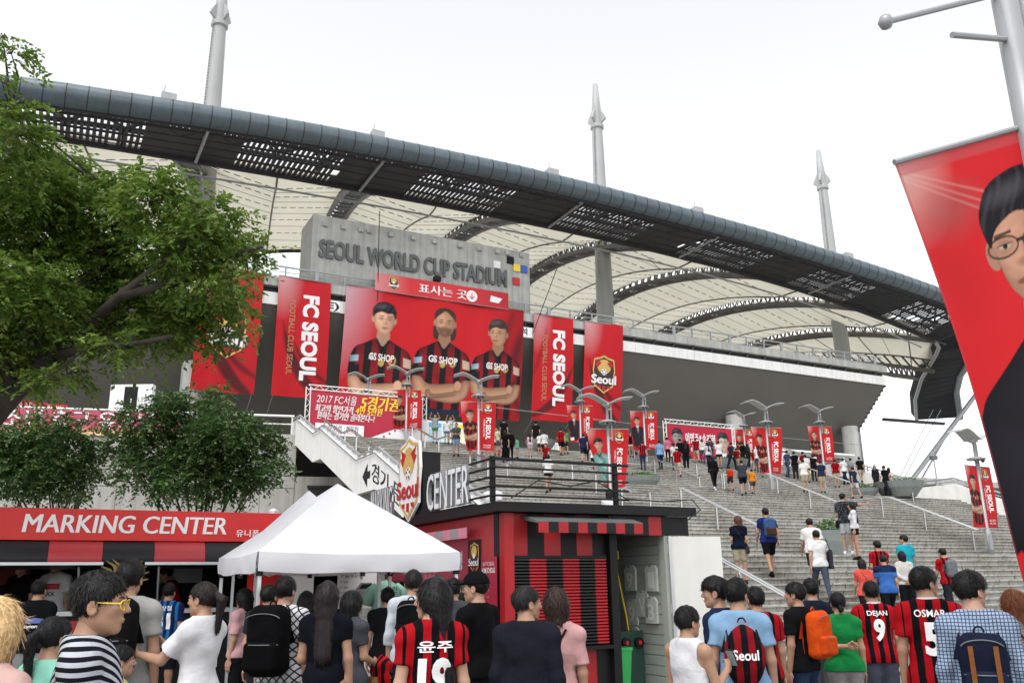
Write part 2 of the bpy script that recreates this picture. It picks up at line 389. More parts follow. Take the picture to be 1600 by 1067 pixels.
# wall under the stairs, in the shade of the flights, and the black roller shutter beside it
for k in range(8):
    a = RW0 - RWD*(k*1.75+1.75)
    MB().box(a+RWN*0.02, RWD*1.735, -RWN*0.4, EZ*(7.2 if k < 6 else 5.6)).build('panel', M_conc2, rw)
sh = empty('roller_shutter', RW0-RWD*1.7, 'black roller shutter door in the concrete wall beside the stairs', 'shutter')
M_shut = mat('shutter_black', (0.018, 0.018, 0.02), 0.45, 0.1)
o = RW0 - RWD*2.7 + RWN*0.05
for k in range(33): MB().box(o+EZ*(0.02+k*.2), RWD*2.0, RWN*0.03, EZ*0.19).build('slat', M_shut, sh)
MB().box(o+EZ*6.6+RWN*.0, RWD*2.05, RWN*0.12, EZ*0.12).build('shutter_box', M_shut, sh)
# deck-edge rail
rail = empty('deck_railing', RW0+EZ*DECK_Z, 'white steel railing along the edge of the upper plaza above the retaining wall', 'railing')
g = MB(); g.tube(RW0+EZ*(DECK_Z+1.0)+RWD*.2, rwL+EZ*(DECK_Z+1.0), 0.06, n=8); g.build('top_rail', M_white, rail)
MB().tube(RW0+EZ*(DECK_Z+.55)+RWD*.2, rwL+EZ*(DECK_Z+.55), 0.035, n=6).build('mid_rail', M_white, rail)
for k in range(30): MB().tube(RW0+RWD*(.3+k*2.2)+EZ*DECK_Z, RW0+RWD*(.3+k*2.2)+EZ*(DECK_Z+1.0), 0.04, n=6).build('post', M_white, rail)

# left parapet of the stairs (zigzag of flights and landings) with painted lettering on its outer face
par = empty('stair_parapet', W(11.3, 30, 0), 'zigzag white concrete stair parapet with black arrow and lettering on its side', 'parapet')
prof = [(47.3, DECK_Z), (46.0, DECK_Z), (42.4, 8.1), (41.0, 8.1), (35.2, 5.85), (32.8, 5.85), (28.5, 4.05), (25.7, 4.05), (21.4, 2.25), (18.4, 2.25), (13.0, 0.0)]
for (s0, z0), (s1, z1) in zip(prof, prof[1:]):
    MB().hexa([W(11.2, s0, z0-.62), W(11.2, s1, max(z1-.62, 0)), W(11.48, s1, max(z1-.62, 0)), W(11.48, s0, z0-.62), W(11.2, s0, z0+.80), W(11.2, s1, z1+.80), W(11.48, s1, z1+.80), W(11.48, s0, z0+.80)]).build('wall_segment', M_white, par)
    # stepped inner kerb teeth seen above the wall, and the grey cap rail
    MB().hexa([W(11.12, s0, z0+.80), W(11.12, s1, z1+.80), W(11.16, s1, z1+.80), W(11.16, s0, z0+.80), W(11.12, s0, z0+.83), W(11.12, s1, z1+.83), W(11.16, s1, z1+.83), W(11.16, s0, z0+.83)]).build('drip_edge', M_let_grey, par)
cap = MB(); cap.path([W(11.34, s, z+1.02) for s, z in prof], 0.07, 8); cap.build('cap_rail', M_grey_steel, par)
for (s0, z0), (s1, z1) in zip(prof[1:], prof[2:]):
    n = max(2, int(abs(s0-s1)/0.8))
    for k in range(n):
        t = (k+.5)/n; s_, z_ = s0+(s1-s0)*t, z0+(z1-z0)*t
        MB().lsbox(11.26, 11.44, s_-.14, s_+.14, z_+.74, z_+.97).build('baluster_block', M_white, par)
srf = flat(W(11.2, 37.9, 4.85), -E2, EZ)
# lettering on the landing segment and the flight below it
v, fs = text2d('경기·문화행사'); 
def par_surf(uv):
    s_ = 34.5-uv[:, 0]; zz = np.where(s_ >= 32.8, 5.85, 5.85+(s_-32.8)*(1.8/4.3)); zz = np.where(s_ > 35.2, 5.85+(s_-35.2)*(2.25/5.8)*0, zz)
    P = np.outer(np.full(len(uv), 11.2), E1) + np.outer(s_, E2) + np.outer(zz-.42+uv[:, 1], EZ)
    return P, np.tile(-E1, (len(uv), 1))
for dx in (0, .03, .06): lettering('lettering', par_surf, '경기·문화행사', 1.25+dx, 0.12, 0.62, M_black, par, sx=1.35, off=0.006+dx*.05, mx=0.4)
shape('arrow', par_surf, [(.1, .45), (.75, .95), (.75, .6), (1.1, .6), (1.1, .3), (.75, .3), (.75, -.05)], M_black, par, off=.006)

# right parapet of the upper flights with its rail
rp_ = empty('stair_side_wall', W(46.8, 38, 0), 'low white side wall with dark top rail on the right edge of the upper stairs', 'wall')
prr = [(52.0, DECK_Z), (46.0, DECK_Z), (42.4, 8.1), (41.0, 8.1), (35.2, 5.85), (32.8, 5.85), (28.5, 4.05)]
for (s0, z0), (s1, z1) in zip(prr, prr[1:]):
    MB().hexa([W(SL1+.02, s0, z0-.6), W(SL1+.02, s1, z1-.6), W(SL1+.4, s1, z1-.6), W(SL1+.4, s0, z0-.6), W(SL1+.02, s0, z0+.95), W(SL1+.02, s1, z1+.95), W(SL1+.4, s1, z1+.95), W(SL1+.4, s0, z0+.95)]).build('wall_segment', M_white, rp_)
for r_, dz in ((0.06, 1.3), (.035, 1.1)): MB().path([W(SL1+.2, s, z+dz) for s, z in prr], r_, 6).build('rail', M_grey_steel, rp_)
for (s0, z0), (s1, z1) in zip(prr, prr[1:]):
    n = max(1, int(abs(s0-s1)/1.4))
    for k in range(n):
        t = (k+.5)/n; MB().lsbox(SL1+.17, SL1+.23, s0+(s1-s0)*t-.03, s0+(s1-s0)*t+.03, z0+(z1-z0)*t+.94, z0+(z1-z0)*t+1.28).build('post', M_grey_steel, rp_)
# far side wall and rail beyond the landing on the right
fw_ = empty('landing_wall', W(60, 29, 4), 'pale wall with steel rail along the wide landing at far right', 'wall')
MB().lsbox(SL1+.45, 90, 28.62, 28.9, 3.3, 5.0).build('wall_face', M_white, fw_)
for dz in (.55, .95):
    MB().tube(W(SL1+.5, 28.75, 5.0+dz), W(90, 28.75, 5.0+dz), 0.045, n=6).build('rail', M_grey_steel, fw_)
for k in range(20): MB().lsbox(SL1+1+k*2.1, SL1+1.08+k*2.1, 28.72, 28.78, 4.99, 5.95).build('post', M_grey_steel, fw_)
struct(MB().lsbox(SL1+.42, 140, 28.92, 47.1, 3.9, 4.05).build('side_terrace', M_conc))

# ================================================================== stadium
ST = empty('stadium', W(45, 66, DECK_Z), 'grey football stadium with dark trussed roof, pale masts and lettered concrete wall', 'stadium')
def part(mb, name, m, parent=None, **k): return mb.build(name, m, parent or ST, **k)
LA, LB = -60.0, 79.4                              # stand front from left (out of frame) to its right end
# leaning underside of the stand, lower face then a set-back base
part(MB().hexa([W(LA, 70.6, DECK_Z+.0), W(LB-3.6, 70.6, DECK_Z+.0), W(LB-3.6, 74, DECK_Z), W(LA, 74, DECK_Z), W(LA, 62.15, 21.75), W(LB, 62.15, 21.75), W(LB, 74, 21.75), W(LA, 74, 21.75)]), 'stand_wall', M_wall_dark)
part(MB().lsbox(LA, LB, 62.35, 74, 21.74, 23.2), 'edge_beam', M_steel_dark)
part(MB().lsbox(LA, LB+.25, 61.85, 62.5, 23.2, 23.9), 'parapet', M_conc)
part(MB().lsbox(LA, LB, 62.5, 75, 23.2, 23.4), 'upper_concourse', M_conc)
k = 0; l = LA
bandg = part(MB().lsbox(LA, LB, 62.1, 62.34, 21.8, 22.68), 'white_band', M_white)
while l < LB-.1:
    l2 = min(l+2.3, LB); part(MB().lsbox(l+.012, l2-.012, 61.98, 62.09, 21.75, 22.7), 'panel', M_white, bandg)
    part(MB().hexa([W(l, 61.95, 23.18), W(l+.12, 61.95, 23.18), W(l+.12, 62.34, 22.72), W(l, 62.34, 22.72), W(l, 61.95, 23.2), W(l+.12, 61.95, 23.2), W(l+.12, 62.34, 23.2), W(l, 62.34, 23.2)]), 'bracket', M_let_grey)
    l = l2
rl = part(MB().lsbox(LA, LB, 62.08, 62.2, 24.82, 24.92), 'railing', M_grey_steel)
for dz in (24.05, 24.42): part(MB().lsbox(LA, LB, 62.12, 62.16, dz, dz+.05), 'rail', M_grey_steel, rl)
l = LA; k = 0
while l < LB:
    wd = .28 if k % 3 == 0 else .10
    part(MB().lsbox(l, l+wd, 62.06, 62.22, 23.9, 24.85), 'post', M_grey_steel, rl); l += 2.3; k += 1
# right end of the stand: stepped concrete edge
for k in range(26):
    z0 = DECK_Z+.9+k*.45; sf = 70.6-(z0-DECK_Z)*(8.45/12.3)
    lx = LB-3.6+(z0-DECK_Z)*(3.6/12.3)
    part(MB().lsbox(lx-.25, lx+.15, sf-.1, sf+3.5, z0, z0+.34), 'end_rib', M_steel_dark)
# columns under the stand
for px, py in ((303, 575), (1326, 660), (1146, 640)):
    P = at_s(px, py, 64.3); l = LS(P)[0]
    zt = 17.25
    part(MB().path([W(l, 64.3, DECK_Z-.01), W(l, 64.3, zt)], [.85, .85], 20), 'column', M_conc, smooth=True)
# warm strip lights under the soffit
M_warm = mat('warm_lamp', (1.0, 0.62, 0.25), 0.5, 0, emit=5.0)
for l in [x for x in range(-20, 40, 3)]:
    part(MB().lsbox(l, l+1.6, 69.3, 69.45, 12.1, 12.2), 'strip_light', M_warm)
part(MB().lsbox(LA, LB-4, 68.9, 70.4, 12.25, 12.6), 'soffit_beam', M_let_grey)

# lettered concrete box above the concourse
SG0, SG1, SGS, SGT = 15.65, 35.15, 62.6, 29.85
sg = part(MB().lsbox(SG0, SG1, SGS, SGS+3.6, 23.4, SGT), 'sign_wall', M_conc)
sf = flat(W(SG0, SGS, 23.4), E1, EZ)
def uv_of(x, y, s=SGS, l0=SG0, z0=23.4): q = LS(at_s(x, y, s)); return q[0]-l0, q[2]-z0
u0, v0 = uv_of(497, 404); u1, v1 = uv_of(792, 446)
for i, (dx, dy) in enumerate(((0, 0), (.05, .03))):
    lettering('letters', sf, 'SEOUL WORLD CUP STADIUM', u0+dx, (v0+v1)/2+dy, 1.45, M_let_grey, sg, width=u1-u0-.1, bold=0.03, off=0.0, thick=0.16+.004*i, split=True)
for x in (507, 536, 563, 576, 610, 645, 678, 718, 748, 776, 792, 814):
    u, vv = uv_of(x, 348+(x-507)*.158+3); part(MB().lsbox(SG0+u-.2, SG0+u+.2, SGS-.22, SGS+.02, 23.4+vv-.18, 23.4+vv+.18), 'wall_lamp', M_conc, sg)
for x, y, m in ((797, 407, M_black), (807, 419, M_yellow), (818, 421, M_blue), (776, 414, M_white), (806, 440, M_red)):
    u, vv = uv_of(x, y); part(MB().lsbox(SG0+u-.33, SG0+u+.33, SGS-.12, SGS+.01, 23.4+vv-.33, 23.4+vv+.33), 'colour_tile', m, sg)
u, vv = uv_of(680, 437)
part(MB().lsbox(SG0+u-.3, SG0+u+.3, SGS-.6, SGS-.2, 23.4+vv-.25, 23.4+vv+.1).lsbox(SG0+u-.05, SG0+u+.05, SGS-.25, SGS+.01, 23.4+vv-.1, 23.4+vv+.05), 'floodlight', M_black, sg)

# masts
for i, (px, py) in enumerate(((332, 165), (937, 290), (1297, 390))):
    l = LS(at_s(px, py, 75))[0]
    mpts = [W(l, 75, 10), W(l, 75, 33), W(l, 75, 50), W(l, 75, 55)]
    mo = part(MB().path(mpts+[W(l, 75, 58.6)], [1.0, .95, .66, .55, .28], 20), 'mast', M_mast, smooth=True)
    g = MB()
    for a in range(4):
        d = E1*math.cos(a*1.571+.5)+E2*math.sin(a*1.571+.5); t = np.cross(d, EZ)
        c = W(l, 75, 53.2)
        g.prism([c+d*.5-t*.12, c+d*1.15-t*.12+EZ*.5, c+d*1.05-t*.12+EZ*.9, c+d*.45-t*.12+EZ*2.0], t*.24)
    part(g, 'cable_bracket', M_mast, mo)
    part(MB().lathe(W(l, 75, 52.6), [(.66, 0), (.78, .1), (.78, .5), (.64, .6)], 18), 'collar', M_mast, mo)
    lad = MB()
    for k in range(60): lad.cbox(W(l, 75, 34+k*.32)-E1*(.93-.0155*k*.32)+E2*-.35, .1, .28, .05, E1, E2)
    o_ = part(lad, 'ladder_rungs', M_mast, mo); o_['kind'] = 'stuff'

# roof edge
TOP = [(20, 122), (100, 131), (330, 167), (500, 197), (600, 217), (800, 258), (935, 291), (1100, 335), (1200, 362), (1300, 395), (1400, 427), (1480, 455), (1545, 482)]
tl = []; tz = []
for x, y in TOP: q = LS(at_s(x, y, 58)); tl.append(q[0]); tz.append(q[2])
tl = [-70, -30] + tl; tz = [tz[0]-5.5, tz[0]-1.6] + tz
_c = np.polyfit(tl[1:], tz[1:], 5)
def z_top(l): return float(np.interp(l, tl, tz)) if l < -5 or l > 92 else float(.5*np.polyval(_c, l)+.5*np.interp(l, tl, tz))
LOW = [(0, 205), (159, 223), (255, 243), (400, 266), (553, 293), (719, 325), (814, 343), (921, 370), (1119, 412), (1228, 447), (1352, 487), (1461, 533)]
ll = []; lz = []
for x, y in LOW: q = LS(at_s(x, y, 65)); ll.append(q[0]); lz.append(q[2])
ll = [-70, -30]+ll; lz = [lz[0]-5.5, lz[0]-1.6]+lz
_c2 = np.polyfit(ll[1:], lz[1:], 4)
def z_low(l): return float(np.polyval(_c2, l)) if -30 < l < 93.5 else float(np.interp(l, ll, lz))
RF = .82
ls_ = np.arange(-66, 93.9, 1.3)
part(MB().path([W(l, 58, z_top(l)-RF) for l in ls_], RF, 18), 'roof_fascia', M_fascia, smooth=True)
g = MB()
for l in ls_[1:-1]: g.path([W(l-.03, 58, z_top(l)-RF), W(l+.03, 58, z_top(l)-RF)], RF+.02, 18)
o_ = part(g, 'fascia_joint', M_steel_dark); o_['kind'] = 'stuff'
# dark lattice: soffit between the fascia and the inner chord, open slats with longitudinal bars
def soff(l, t): return W(l, 58.3+t*6.7, (z_top(l)-1.55)*(1-t)+z_low(l)*t)
def soff2(l, t): return soff(l, t)+EZ*(1.6*math.sin(math.pi*min(1, t+.15)))
for t, wd in ((0.0, .30), (.14, .22), (.34, .16), (.54, .16), (.76, .16), (1.0, .5)):
    part(MB().path([soff(l, t) for l in ls_[::2]], wd/1.6, 6), 'purlin', M_steel_dark)
part(MB().path([W(l, 66.6, z_low(l)-.55) for l in ls_[::2]], .09, 6), 'walkway_rail', M_grey_steel)
slat = MB()
RIBS = [-24, -9, 6, 20.4, 35.2, 50, 65, 80, 94]
l = -66.0; k = 0
while l < 93.4:
    near = min(abs(l-r) for r in RIBS)
    for (t0, t1) in ((.02, .13), (.15, .33), (.36, .53), (.56, .75), (.78, .97)):
        ph = math.sin(l*.9+t0*9)+math.sin(l*.37+2*t0)
        if near > 2.2 and t0 > .3 and ph > 1.75 and k % 2: continue           # missing louvres
        wd = .32 if near < 2.6 or t0 < .14 else (.225 if t0 < .5 else .25)
        slat.bar(soff(l, t0), soff(l, t1), wd, .09)
        if near < 3.2 and t0 > .1: slat.bar(soff(l+.2, t0), soff(l+.2, t1), .3, .07)
    l += .41; k += 1
o_ = part(slat, 'louvre_slats', M_steel_dark); o_['kind'] = 'stuff'
# upper layer of the ring truss: diagonals and posts above the slats
dg_ = MB(); L2 = np.arange(-66, 93, 3.65)
for i, l in enumerate(L2):
    a, b, c = soff2(l, .25), soff2(min(l+3.65, 93.4), .25), soff2(l+1.8, .7)
    dg_.tube(soff(l, .02), a, .11, n=5).tube(a, soff(l+1.8, .54), .12, n=5).tube(b, soff(l+1.8, .54), .12, n=5).tube(a, c, .10, n=5).tube(b, c, .10, n=5).tube(c, soff(l+1.8, 1.0), .12, n=5).tube(soff(l, .02), soff(l+1.8, .34), .10, n=5).tube(soff(l+3.65, .02), soff(l+1.8, .34), .10, n=5)
dg_.path([soff2(l, .25) for l in L2], .15, 6); dg_.path([soff2(l, .7) for l in L2], .15, 6)
o_ = part(dg_, 'ring_truss', M_steel_dark); o_['kind'] = 'stuff'
# hanging posts and small service boxes on the roof edge
for l in (6.8, 20, 38.5, 54, 72): part(MB().tube(soff(l, .05), soff(l, .95)-EZ*.3, .13, n=8), 'hanger', M_grey_steel)
for px, py in ((263, 158), (590, 213), (863, 274), (1090, 332), (1325, 400)):
    q = LS(at_s(px, py, 58.0)); zt = z_top(q[0])
    part(MB().lsbox(q[0]-.5, q[0]+.5, 57.7, 58.4, zt-.12, zt+.45).tube(W(q[0]-.3, 58, zt+.4), W(q[0]-.3, 58, zt+1.1), .03, n=4), 'service_box', M_mast)
# radial rib trusses rising inwards
CR, AR, BR = .18, .41, .0042
def rib_p(l0, t): return W(l0+CR*t, 65+.984*t, z_low(min(l0, 93.4))+AR*t-BR*t*t)
def t_end(l0): return 41.0 if l0 < 45 else 78.0
for l0 in RIBS:
    T = t_end(l0); ts = np.arange(0, T+.1, 2.0)
    r = part(MB().path([rib_p(l0, t)-E1*.95 for t in ts], .26, 8), 'rib_truss', M_rib, smooth=True)
    part(MB().path([rib_p(l0, t)+E1*.95 for t in ts], .26, 8), 'chord', M_rib, r, smooth=True)
    part(MB().path([rib_p(l0, t)+EZ*(2.1-.9*t/T)-E1*.7 for t in ts], .2, 8), 'chord', M_rib, r, smooth=True)
    part(MB().path([rib_p(l0, t)+EZ*(2.1-.9*t/T)+E1*.7 for t in ts], .2, 8), 'chord', M_rib, r, smooth=True)
    g = MB()
    for i, t in enumerate(ts[:-1]):
        h0 = 2.1-.9*t/T; h1 = 2.1-.9*(t+2)/T
        for sd in (-1, 1):
            g.tube(rib_p(l0, t)+E1*.95*sd, rib_p(l0, t+1)+E1*.7*sd+EZ*h0, .10, n=5).tube(rib_p(l0, t+1)+E1*.7*sd+EZ*h0, rib_p(l0, t+2)+E1*.95*sd, .10, n=5)
        g.bar(rib_p(l0, t)-E1*.95, rib_p(l0, t)+E1*.95, .25, .12)
        g.bar(rib_p(l0, t)-E1*.95-EZ*.05, rib_p(l0, t+2)+E1*.95-EZ*.05, .16, .08)
    o_ = part(g, 'web_members', M_rib, r); o_['kind'] = 'stuff'
    pl = MB()
    for t in ts[:-1]:
        if int(t/2) % 3: pl.hexa([rib_p(l0, t)-E1*.55-EZ*.1, rib_p(l0, t)+E1*.55-EZ*.1, rib_p(l0, t+1.7)+E1*.55-EZ*.1, rib_p(l0, t+1.7)-E1*.55-EZ*.1]+[q+EZ*.05 for q in (rib_p(l0, t)-E1*.55-EZ*.1, rib_p(l0, t)+E1*.55-EZ*.1, rib_p(l0, t+1.7)+E1*.55-EZ*.1, rib_p(l0, t+1.7)-E1*.55-EZ*.1)])
    o_ = part(pl, 'catwalk', M_steel_dark, r); o_['kind'] = 'stuff'
# cream membrane bays with seams, valley cable in the middle of each bay
M_memb = mat('roof_membrane', (0.62, 0.59, 0.49), 0.7, 0.05, 0.25, trans=0.42)
M_seam = mat('membrane_seam', (0.10, 0.09, 0.08), 0.6, 0.05)
def memb(l0, l1, a, t):
    p = rib_p(l0, t)*(1-a)+rib_p(l1, t)*a
    sag = 1.7*(1-abs(2*a-1))*min(1, t/6+.05)
    return p+EZ*(1.0-sag)
for l0, l1 in zip(RIBS, RIBS[1:]):
    T = t_end(l0) if l0 >= 45 or l1 < 45 else 41.0
    ts = np.linspace(.2, T, 30); as_ = np.linspace(.04, .96, 17)
    vs = [memb(l0, l1, a, (t + 2.2*(abs(2*a-1)**2)*(1 if i == len(ts)-1 else 0))) for i, t in enumerate(ts) for a in as_]
    na = len(as_); fs = [(i*na+j, i*na+j+1, (i+1)*na+j+1, (i+1)*na+j) for i in range(len(ts)-1) for j in range(na-1)]
    mo = mesh_obj('membrane_bay', vs, fs, M_memb, ST)
    g = MB(); off = -EZ*.06
    for t in np.arange(3.0, T, 3.3):
        for a0, a1 in ((.05, .5), (.5, .95)):
            if int(t/3.3) % 2:
                n = 7
                for q in range(n):
                    x0 = a0+(a1-a0)*q/n; x1 = a0+(a1-a0)*(q+.62)/n
                    g.bar(memb(l0, l1, x0, t+abs(x0-.5)*5)+off, memb(l0, l1, x1, t+abs(x1-.5)*5)+off, .13, .03)
            else: g.bar(memb(l0, l1, a0, t+abs(a0-.5)*5)+off, memb(l0, l1, a1, t+abs(a1-.5)*5)+off, .05, .03)
    o_ = part(g, 'seam', M_seam, mo); o_['kind'] = 'stuff'
    part(MB().path([memb(l0, l1, .5, t)+off*2 for t in np.arange(.3, T, 2)], .09, 6), 'valley_cable', M_rib, mo)
    part(MB().path([memb(l0, l1, a, T+2.2*abs(2*a-1)**2)-EZ*.1 for a in np.linspace(.04, .96, 13)], .3, 6), 'edge_cable', M_steel_dark, mo)
# last, lowest bay towards the corner
EP = [at_s(*q) for q in ((1444, 592, 76), (1395, 586, 84), (1335, 573, 94), (1240, 556, 106), (1120, 530, 120))]
EP = [np.array([np.interp(v_, range(5), np.array(EP)[:, c_]) for c_ in range(3)]) for v_ in np.linspace(0, 4, 25)]
D9 = [rib_p(94, t)-EZ*.6 for t in np.linspace(0, 60, 25)]
r = part(MB().path(EP, .35, 8), 'rib_truss', M_rib, smooth=True); part(MB().path([q+EZ*2.0 for q in EP], .3, 8), 'chord', M_rib, r)
g = MB()
for i in range(24): g.tube(EP[i], EP[i+1]+EZ*2.0, .14, n=5).tube(EP[i]+EZ*2.0, EP[i], .14, n=5)
o_ = part(g, 'web_members', M_rib, r); o_['kind'] = 'stuff'
vs = [D9[i]*(1-a)+EP[i]*a+EZ*(1.2-1.2*math.sin(a*math.pi)*.6) for i in range(25) for a in np.linspace(0, 1, 7)]
mo = mesh_obj('membrane_bay', vs, [(i*7+j, i*7+j+1, (i+1)*7+j+1, (i+1)*7+j) for i in range(24) for j in range(6)], M_memb, ST)
g = MB()
for i in range(2, 24, 2):
    for j in range(6): g.bar(np.array(vs[i*7+j])-EZ*.06, np.array(vs[i*7+j+1])-EZ*.06, .14 if i % 4 else .05, .03)
o_ = part(g, 'seam', M_seam, mo); o_['kind'] = 'stuff'
g = MB().path([D9[i]*.5+EP[i]*.5-EZ*1.0 for i in range(25)], .3, 6).path([D9[i]*.5+EP[i]*.5+EZ*.6 for i in range(25)], .2, 6)
for i in range(24): g.tube(D9[i]*.5+EP[i]*.5-EZ*1.0, D9[i+1]*.5+EP[i+1]*.5+EZ*.6, .13, n=5)
o_ = part(g, 'mid_truss', M_rib, mo)
# corner return of the roof
OUT = [(1548, 484, 57.6), (1556, 503, 59), (1543, 533, 62), (1517, 560, 67), (1500, 586, 73), (1494, 612, 79), (1500, 652, 85)]
INN = [(1461, 533, 65), (1467, 543, 66), (1463, 553, 67.5), (1458, 562, 70), (1440, 592, 76), (1430, 625, 82), (1432, 656, 88)]
A = [at_s(*p) for p in OUT]; B = [at_s(*p) for p in INN]; n = len(A)
def rs(P, m=25): P = np.array(P); x = np.linspace(0, len(P)-1, m); return [np.array([np.interp(v, range(len(P)), P[:, c]) for c in range(3)]) for v in x]
A, B = rs(A), rs(B); n = len(A); dn = EZ*1.2+E2*.8
part(MB().add(A+B+[p+dn for p in A]+[p+dn for p in B], [(i, i+1, n+i+1, n+i) for i in range(n-1)]+[(2*n+i+1, 2*n+i, 3*n+i, 3*n+i+1) for i in range(n-1)]+[(i+1, i, 2*n+i, 2*n+i+1) for i in range(n-1)]+[(n+i, n+i+1, 3*n+i+1, 3*n+i) for i in range(n-1)]), 'roof_corner', mat('corner_cladding', (0.012, 0.013, 0.018), .6, .15, .5, spec=.1))
part(MB().path(A, .5, 10), 'corner_tube', M_fascia, smooth=True)
part(MB().path(B, .25, 8), 'corner_chord', M_grey_steel, smooth=True)
# tie-down strut and cables at the right corner
for (x0, y0, s0), (x1, y1, s1), r_ in (((1605, 510, 66), (1412, 742, 66), .28), ((1490, 660, 70), (1428, 745, 70), .12), ((1470, 640, 78), (1405, 735, 66), .05), ((1458, 640, 78), (1398, 735, 66), .05)):
    part(MB().tube(at_s(x0, y0, s0), at_s(x1, y1, s1)-EZ*1.5, r_, n=8), 'tie_cable', M_grey_steel)
part(MB().bar(at_s(1380, 655, 72), at_s(1475, 662, 72), .35, .35), 'tie_beam', M_steel_dark)
# thin hanging wires in front of the stand
for x0, y0, x1, y1 in ((593, 330, 590, 470), (870, 420, 833, 520), (1010, 400, 1030, 420)): part(MB().tube(at_s(x0, y0, 61.2), at_s(x1, y1, 61.6), .035, n=4), 'wire', M_steel_dark)
for x0, y0, s0, x1, y1, s1 in ((720, 630, 60, 1040, 668, 61), (1050, 668, 61, 1400, 700, 62)): part(MB().tube(at_s(x0, y0, s0), at_s(x1, y1, s1), .03, n=4), 'guy_wire', M_grey_steel)
# street lamp beyond the right side of the stairs
sl_ = empty('floodlight_pole', at_s(1466, 750, 62)*np.array([1, 1, 0])+EZ*4.05, 'slim pole with box lamp beyond the right side wall of the stairs', 'lamp')
P0, P1 = at_s(1466, 760, 45), at_s(1459, 717, 45)
sl_.location = Vector(W(LS(P1)[0], 45, 4.05))
bp_ = W(LS(P1)[0], 45, 4.05)
MB().tube(bp_, np.array([bp_[0], bp_[1], P1[2]]), .09, .06, n=8).build('pole', M_grey_steel, sl_); MB().cbox(P1+EZ*.1, .5, .35, .3).build('lamp_head', M_let_grey, sl_)
# ================================================================== printed cloth and boards
class Paint:
    """a print, kept as one colour per grid point of the cloth it is printed on (u right, v up, in metres)"""
    def __init__(s, w, h, nu, nv, base):
        s.w, s.h, s.nu, s.nv = w, h, nu, nv
        u, v = np.meshgrid(np.linspace(0, w, nu+1), np.linspace(0, h, nv+1)); s.U, s.V = u.ravel(), v.ravel()
        s.C = np.tile(np.array(lin(base) if isinstance(base, str) else base, float), (len(s.U), 1)); s.px = w/nu
    def put(s, m, c, a=1.0):
        c = np.array(lin(c) if isinstance(c, str) else c, float); m = np.clip(m, 0, 1)[:, None]*a; s.C = s.C*(1-m)+c*m
    def ell(s, cx, cy, rx, ry, rot=0.0, soft=None):
        c, q = math.cos(rot), math.sin(rot); x = s.U-cx; y = s.V-cy; x, y = x*c+y*q, -x*q+y*c
        r = np.sqrt((x/rx)**2+(y/ry)**2); so = soft if soft is not None else s.px*1.2/min(rx, ry)
        return np.clip((1+so/2-r)/so, 0, 1)
    def poly(s, pts, soft=None):
        pts = np.asarray(pts, float); ins = np.zeros(len(s.U), bool); dd = np.full(len(s.U), 1e9); so = soft or s.px*1.2
        for (x0, y0), (x1, y1) in zip(pts, np.roll(pts, -1, 0)):
            if y0 != y1:
                c = ((y0 > s.V) != (y1 > s.V)) & (s.U < (x1-x0)*(s.V-y0)/(y1-y0)+x0); ins ^= c
            ex, ey = x1-x0, y1-y0; L = ex*ex+ey*ey+1e-12; t = np.clip(((s.U-x0)*ex+(s.V-y0)*ey)/L, 0, 1)
            dd = np.minimum(dd, np.hypot(s.U-x0-t*ex, s.V-y0-t*ey))
        return np.clip(.5+np.where(ins, dd, -dd)/so, 0, 1)
    def shade(s, pts, wd, lo=.5, light=(-.6, .8)):
        """photographic modelling inside an outline: darker towards its edges and away from the studio light"""
        m = s.poly(pts); pts = np.asarray(pts, float); dd = np.full(len(s.U), 1e9)
        for (x0, y0), (x1, y1) in zip(pts, np.roll(pts, -1, 0)):
            ex, ey = x1-x0, y1-y0; L = ex*ex+ey*ey+1e-12; t = np.clip(((s.U-x0)*ex+(s.V-y0)*ey)/L, 0, 1); qx, qy = s.U-x0-t*ex, s.V-y0-t*ey
            d = np.hypot(qx, qy); b = -(qx*light[0]+qy*light[1])/(d+1e-9); d = d/(1+.45*b); dd = np.minimum(dd, d)
        k = lo+(1-lo)*np.clip(dd/wd, 0, 1)**.7; s.C = s.C*(1-m[:, None]*(1-k[:, None]))
    def build(s, name, surf, m, parent=None, thick=0.0):
        P, N = surf(np.c_[s.U, s.V]); i = np.arange(s.nv)[:, None]*(s.nu+1)+np.arange(s.nu)[None]
        f = np.stack([i, i+1, i+s.nu+2, i+s.nu+1], -1).reshape(-1, 4)
        return mesh_obj(name, P, f, m, parent, smooth=True, colors=s.C)
SKIN = ['#c99a7c', '#b98a6c', '#d3a88c']
def chaikin(q, n=2):
    q = np.asarray(q, float)
    if len(q) < 5: return q
    for _ in range(n): r = np.roll(q, -1, 0); q = np.stack([q*.8+r*.2, q*.2+r*.8], 1).reshape(-1, 2)
    return q
